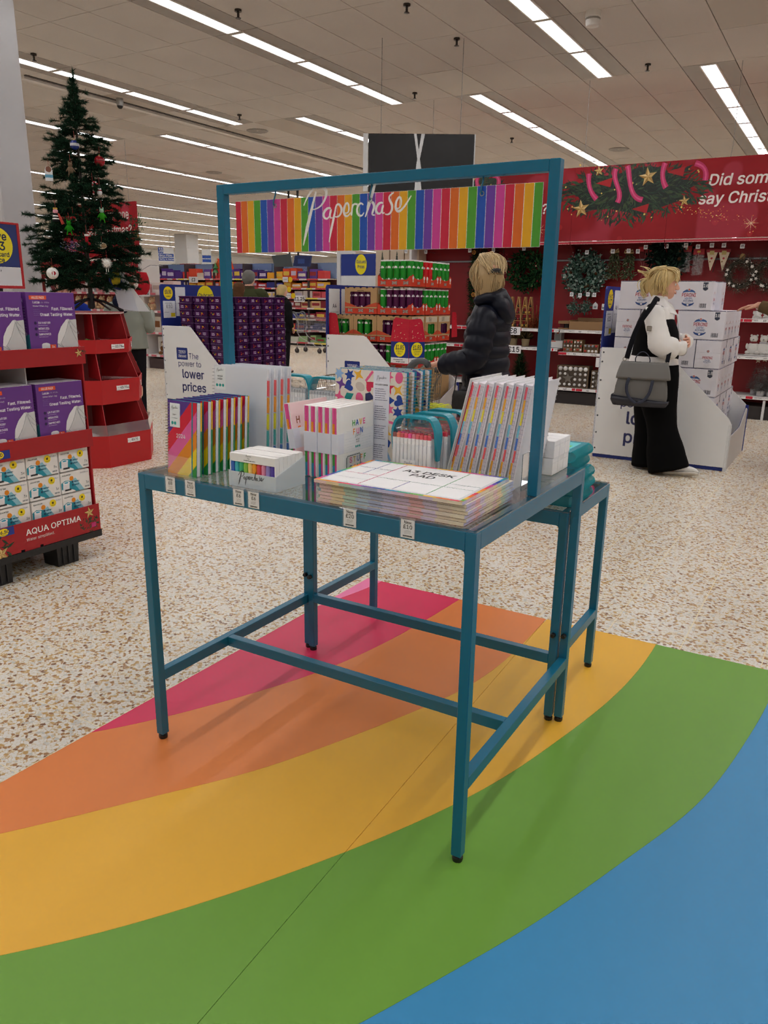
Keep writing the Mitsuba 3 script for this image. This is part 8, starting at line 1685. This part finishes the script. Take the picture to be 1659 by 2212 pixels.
t = thing('handbag', 'small black handbag hanging at the side of the woman in the navy coat', 'bag', pm @ M(.10, .245, .74) @ np.diag([.6, .6, .65, 1])); b = MB(); loft(b, [[0, 0, 0], [0, 0, .03], [0, 0, .15], [0, 0, .2]], [.09, .1, .095, .08], [.025, .035, .03, .012], [1, 0, 0], '#0c0c0e', 20); part(t, 'bag_body', b, 'satin'); part(t, 'strap', MB().tube(spline([[-.07, 0, .19], [-.05, -.0, .35], [.0, -.02, .5]], 10), .006, '#0c0c0e', 6).tube(spline([[.07, 0, .19], [.06, 0, .33], [.02, -.02, .5]], 10), .006, '#0c0c0e', 6))

# ---- simpler figures further off
def figure(lab, m, h, coat, hair, trousers='#17171b', hood=None, long_=.80, face_=False, hair_long=True, build=1.0, arms=((.10, .03, .0), (.18, .0, .05)), skin_=SK, collar=None):
    t = thing('person', lab, 'person', m); k = h / 1.70; s = lambda *a: tuple(q * k for q in a)
    hc = (.015, 0, 1.572); ms, hq = head_parts(hc, 0); ms += chain((-.01, 0, 1.5, .056), (-.03, 0, 1.41, .07)); w = .125 * build
    ms += [hull((-.02, w * .8, 1.31, .05), (-.02, -w * .8, 1.31, .05), (0, .07, 1.1, .09 * build), (0, -.07, 1.1, .09 * build)), hull((0, .07, 1.1, .09 * build), (0, -.07, 1.1, .09 * build), (-.01, .075, .9, .10), (-.01, -.075, .9, .10))]
    for q in (1, -1): ms += chain((-.01, q * .09, .88, .095), (.02, q * .09, .48, .062), (-.02, q * .095, .09, .042)) + [hull((-.02, q * .095, .045, .04), (.12, q * .10, .04, .034))]
    A_ = {}
    for q, (ex, ez, wx) in zip((1, -1), arms):
        a, e, c = (-.015, q * (w + .06), 1.325), (-.02 + ex * .2, q * (w + .12), 1.06 + ez), (.08 + ex, q * (w + .06), .90 + wx + ex); A_[q] = (a, e, c); ms += chain((a[0], a[1] * .8, a[2] - .02, .034), (*e, .032), (*c, .028)) + hand(c, (.6, -.1 * q, -.6), (.6, .3 * q, .5), -q, (22, 28, 20))
    sk = skin(ms, .02, 5); sk.vertices *= k; part(t, 'body', MB().mesh(sk, skin_, sm=True), 'satin'); ks = M(s=k)
    if face_:
        def q2(*a): r = hq(*a); return tuple(x * k for x in r)
        face(t, q2, 0)
    b = MB(); n = 40; z = np.linspace(long_, 1.42, n); loft(b, np.c_[0 * z - .01, 0 * z, z], resamp(None, np.array([.175, .17, .16, .155, .14, .075]), n) * build, resamp(None, np.array([.225, .215, .21, .22, .205, .09]), n) * build, [1, 0, 0], coat, 32, ks); wrinkle(b, .008, 8, 3)
    for q in (1, -1):
        a, e, c = (np.array(x) for x in A_[q]); p = resamp(None, np.array([a * [1, .5, 1] + [0, 0, .02], a, (a + e) / 2, e, (e + c) / 2, c]), 26); r = resamp(None, np.array([.06, .08, .076, .066, .056, .045]), 26) * build; loft(b, p, r, r, [.1, 0, 1], coat, 18, ks); wrinkle(b, .006, 11, 5 + q)
    part(t, 'coat', b, 'cloth'); b = MB()
    for q in (1, -1): n = 14; z = np.linspace(.90, .06, n); loft(b, np.c_[resamp(None, np.array([-.01, .02, -.02]), n), np.full(n, q * .093), z], resamp(None, np.array([.115, .08, .06, .062]), n), resamp(None, np.array([.105, .08, .06, .062]), n), [1, 0, 0], trousers, 18, ks)
    part(t, 'trousers', b, 'cloth'); b = MB()
    for q in (1, -1): b.mesh(skin([hull((-.04, q * .095, .042, .04), (.10, q * .10, .034, .034), (.14, q * .102, .03, .028))], .025, 2), '#1a1a1c', ks, sm=True)
    part(t, 'shoes', b, 'satin')
    if hood: b = MB(); b.mesh(skin([hull((-.10, .09, 1.41, .055), (-.10, -.09, 1.41, .055), (-.14, 0, 1.31, .045)), hull((-.06, .10, 1.45, .042), (-.09, 0, 1.46, .05), (-.06, -.10, 1.45, .042)), hull((-.06, .10, 1.45, .04), (.04, .09, 1.42, .03)), hull((-.06, -.10, 1.45, .04), (.04, -.09, 1.42, .03))], .02, 8), hood, ks, sm=True); wrinkle(b, .006, 14, 4); part(t, 'hood', b, 'cloth')
    if collar: b = MB(); loft(b, [[-.02, 0, 1.39], [-.015, 0, 1.43], [-.015, 0, 1.465]], [.085, .08, .078], [.1, .09, .085], [1, 0, 0], collar, 20, ks, cap=False); part(t, 'collar', b, 'cloth')
    hs = [hull((hc[0] - .028, 0, hc[2] + .03, .097), (hc[0] + .025, 0, hc[2] + .045, .074)), hull((hc[0] - .05, .02, hc[2], .075), (hc[0] - .05, -.02, hc[2], .075), (hc[0] - .05, 0, hc[2] - .06, .05))]
    if hair_long: hs.append(hull((hc[0] - .06, .03, hc[2] - .04, .06), (hc[0] - .06, -.03, hc[2] - .04, .06), (hc[0] - .075, 0, hc[2] - .17, .05)))
    b = MB(); b.mesh(skin(hs, .015, 4), hair, ks, sm=True); wrinkle(b, .006, 30, 2)
    part(t, 'hair', b, 'cloth'); return t
def stand(px, py, d, face_to): p = far_dir(px, py, d); return M(p[0], p[1], 0, rz=face_to)
figure('person seen from behind in a grey-green coat with a navy hood, by the teddy bears', stand(273, 640, 9.6, 122), 1.63, '#8b9086', '#5a4632', hood='#12182c', long_=.86, hair_long=False, arms=((.02, .0, .0), (.26, .04, .12)))
figure('staff member with short brown hair in a blue top, facing the camera behind the tree', stand(136, 610, 9.3, -48), 1.62, '#1a2f86', '#33261c', face_=True, hair_long=False, long_=.86, collar='#1a2a78', skin_='#d3a08a')
figure('grey-haired man seen from behind in an olive jacket, far back by the chocolate aisle', stand(538, 600, 13.2, 100), 1.85, '#3c4028', '#6f6e6a', hair_long=False, build=1.25, long_=.86, collar='#4a4030')
figure('child-sized person with blonde hair and a black coat with a furry hood, far back', stand(609, 625, 15.2, 75), 1.66, '#141416', '#c0a878', hood='#1a1a1e', long_=.8, arms=((.0, .0, .0), (.0, .0, .0)))
figure('person in a dark jacket seen beside the left post, next to the olive-jacketed man', stand(516, 615, 12.6, 120), 1.65, '#20242c', '#5a3f2c', long_=.86)
# ---- the arm reaching in from the right edge
t = thing('person', 'person in a brown coat beyond the right edge, hand laid on the beer cases', 'person', M(1.52, 6.02, 0, rz=186)); zt = 1.30
ms, hq = head_parts((.02, 0, 1.66), 0); ms += chain((-.01, 0, 1.59, .06), (-.03, 0, 1.5, .075)) + [hull((-.02, .12, 1.38, .055), (-.02, -.12, 1.38, .055), (0, .08, 1.1, .10), (0, -.08, 1.1, .10)), hull((0, .08, 1.1, .10), (0, -.08, 1.1, .10), (-.01, .09, .93, .12), (-.01, -.09, .93, .12))]
for q in (1, -1): ms += chain((-.01, q * .095, .92, .1), (.02, q * .095, .5, .065), (-.02, q * .1, .09, .045)) + [hull((-.02, q * .1, .045, .042), (.13, q * .105, .04, .035))]
L_ = [(-.0, .22, 1.42), (.12, .27, 1.33), (.46, .12, 1.425)]; R_ = [(-.0, -.22, 1.40), (.0, -.29, 1.12), (.1, -.26, .88)]
ms += chain((L_[0][0], L_[0][1] * .75, L_[0][2] - .02, .036), (*L_[1], .038), (*L_[2], .031)) + hand(L_[2], (.95, -.05, -.12), (.1, 0, 1), 1, (8, 14, 12), 6) + chain((R_[0][0], R_[0][1] * .75, R_[0][2] - .02, .036), (*R_[1], .038), (*R_[2], .031)) + hand(R_[2], (.3, 0, -.9), (.0, -.9, .1), 1)
part(t, 'body', MB().mesh(skin(ms, .010, 4), '#c48f78', sm=True), 'satin'); face(t, hq, 0); b = MB()
for A_ in (L_, R_):
    a, e, c = (np.array(x) for x in A_); p = resamp(None, np.array([a * [1, .5, 1] + [0, 0, .02], a, (a + e) / 2, e, (e + c) / 2, c - (c - e) * .06]), 26); r = resamp(None, np.array([.06, .085, .08, .07, .062, .048]), 26); loft(b, p, r, r, [.1, 0, 1], '#5d4a34', 20); wrinkle(b, .007, 10, 3)
n = 30; z = np.linspace(.85, 1.50, n); loft(b, np.c_[0 * z - .01, 0 * z, z], resamp(None, np.array([.18, .18, .17, .165, .15, .08]), n), resamp(None, np.array([.235, .23, .23, .24, .215, .09]), n), [1, 0, 0], '#5d4a34', 32); wrinkle(b, .008, 8, 3); part(t, 'coat', b, 'cloth', 'brown coat'); b = MB()
for q in (1, -1): n = 14; z = np.linspace(.92, .06, n); loft(b, np.c_[np.full(n, 0.0), np.full(n, q * .097), z], resamp(None, np.array([.12, .085, .065, .065]), n), resamp(None, np.array([.11, .085, .065, .065]), n), [1, 0, 0], '#22252c', 18)
part(t, 'trousers', b, 'cloth'); part(t, 'hair', MB().mesh(skin([hull((-.01, 0, 1.695, .097), (.04, 0, 1.705, .074)), hull((-.035, .02, 1.66, .075), (-.035, -.02, 1.66, .075), (-.03, 0, 1.6, .05))], .02, 4), '#4a3a2c', sm=True), 'cloth')
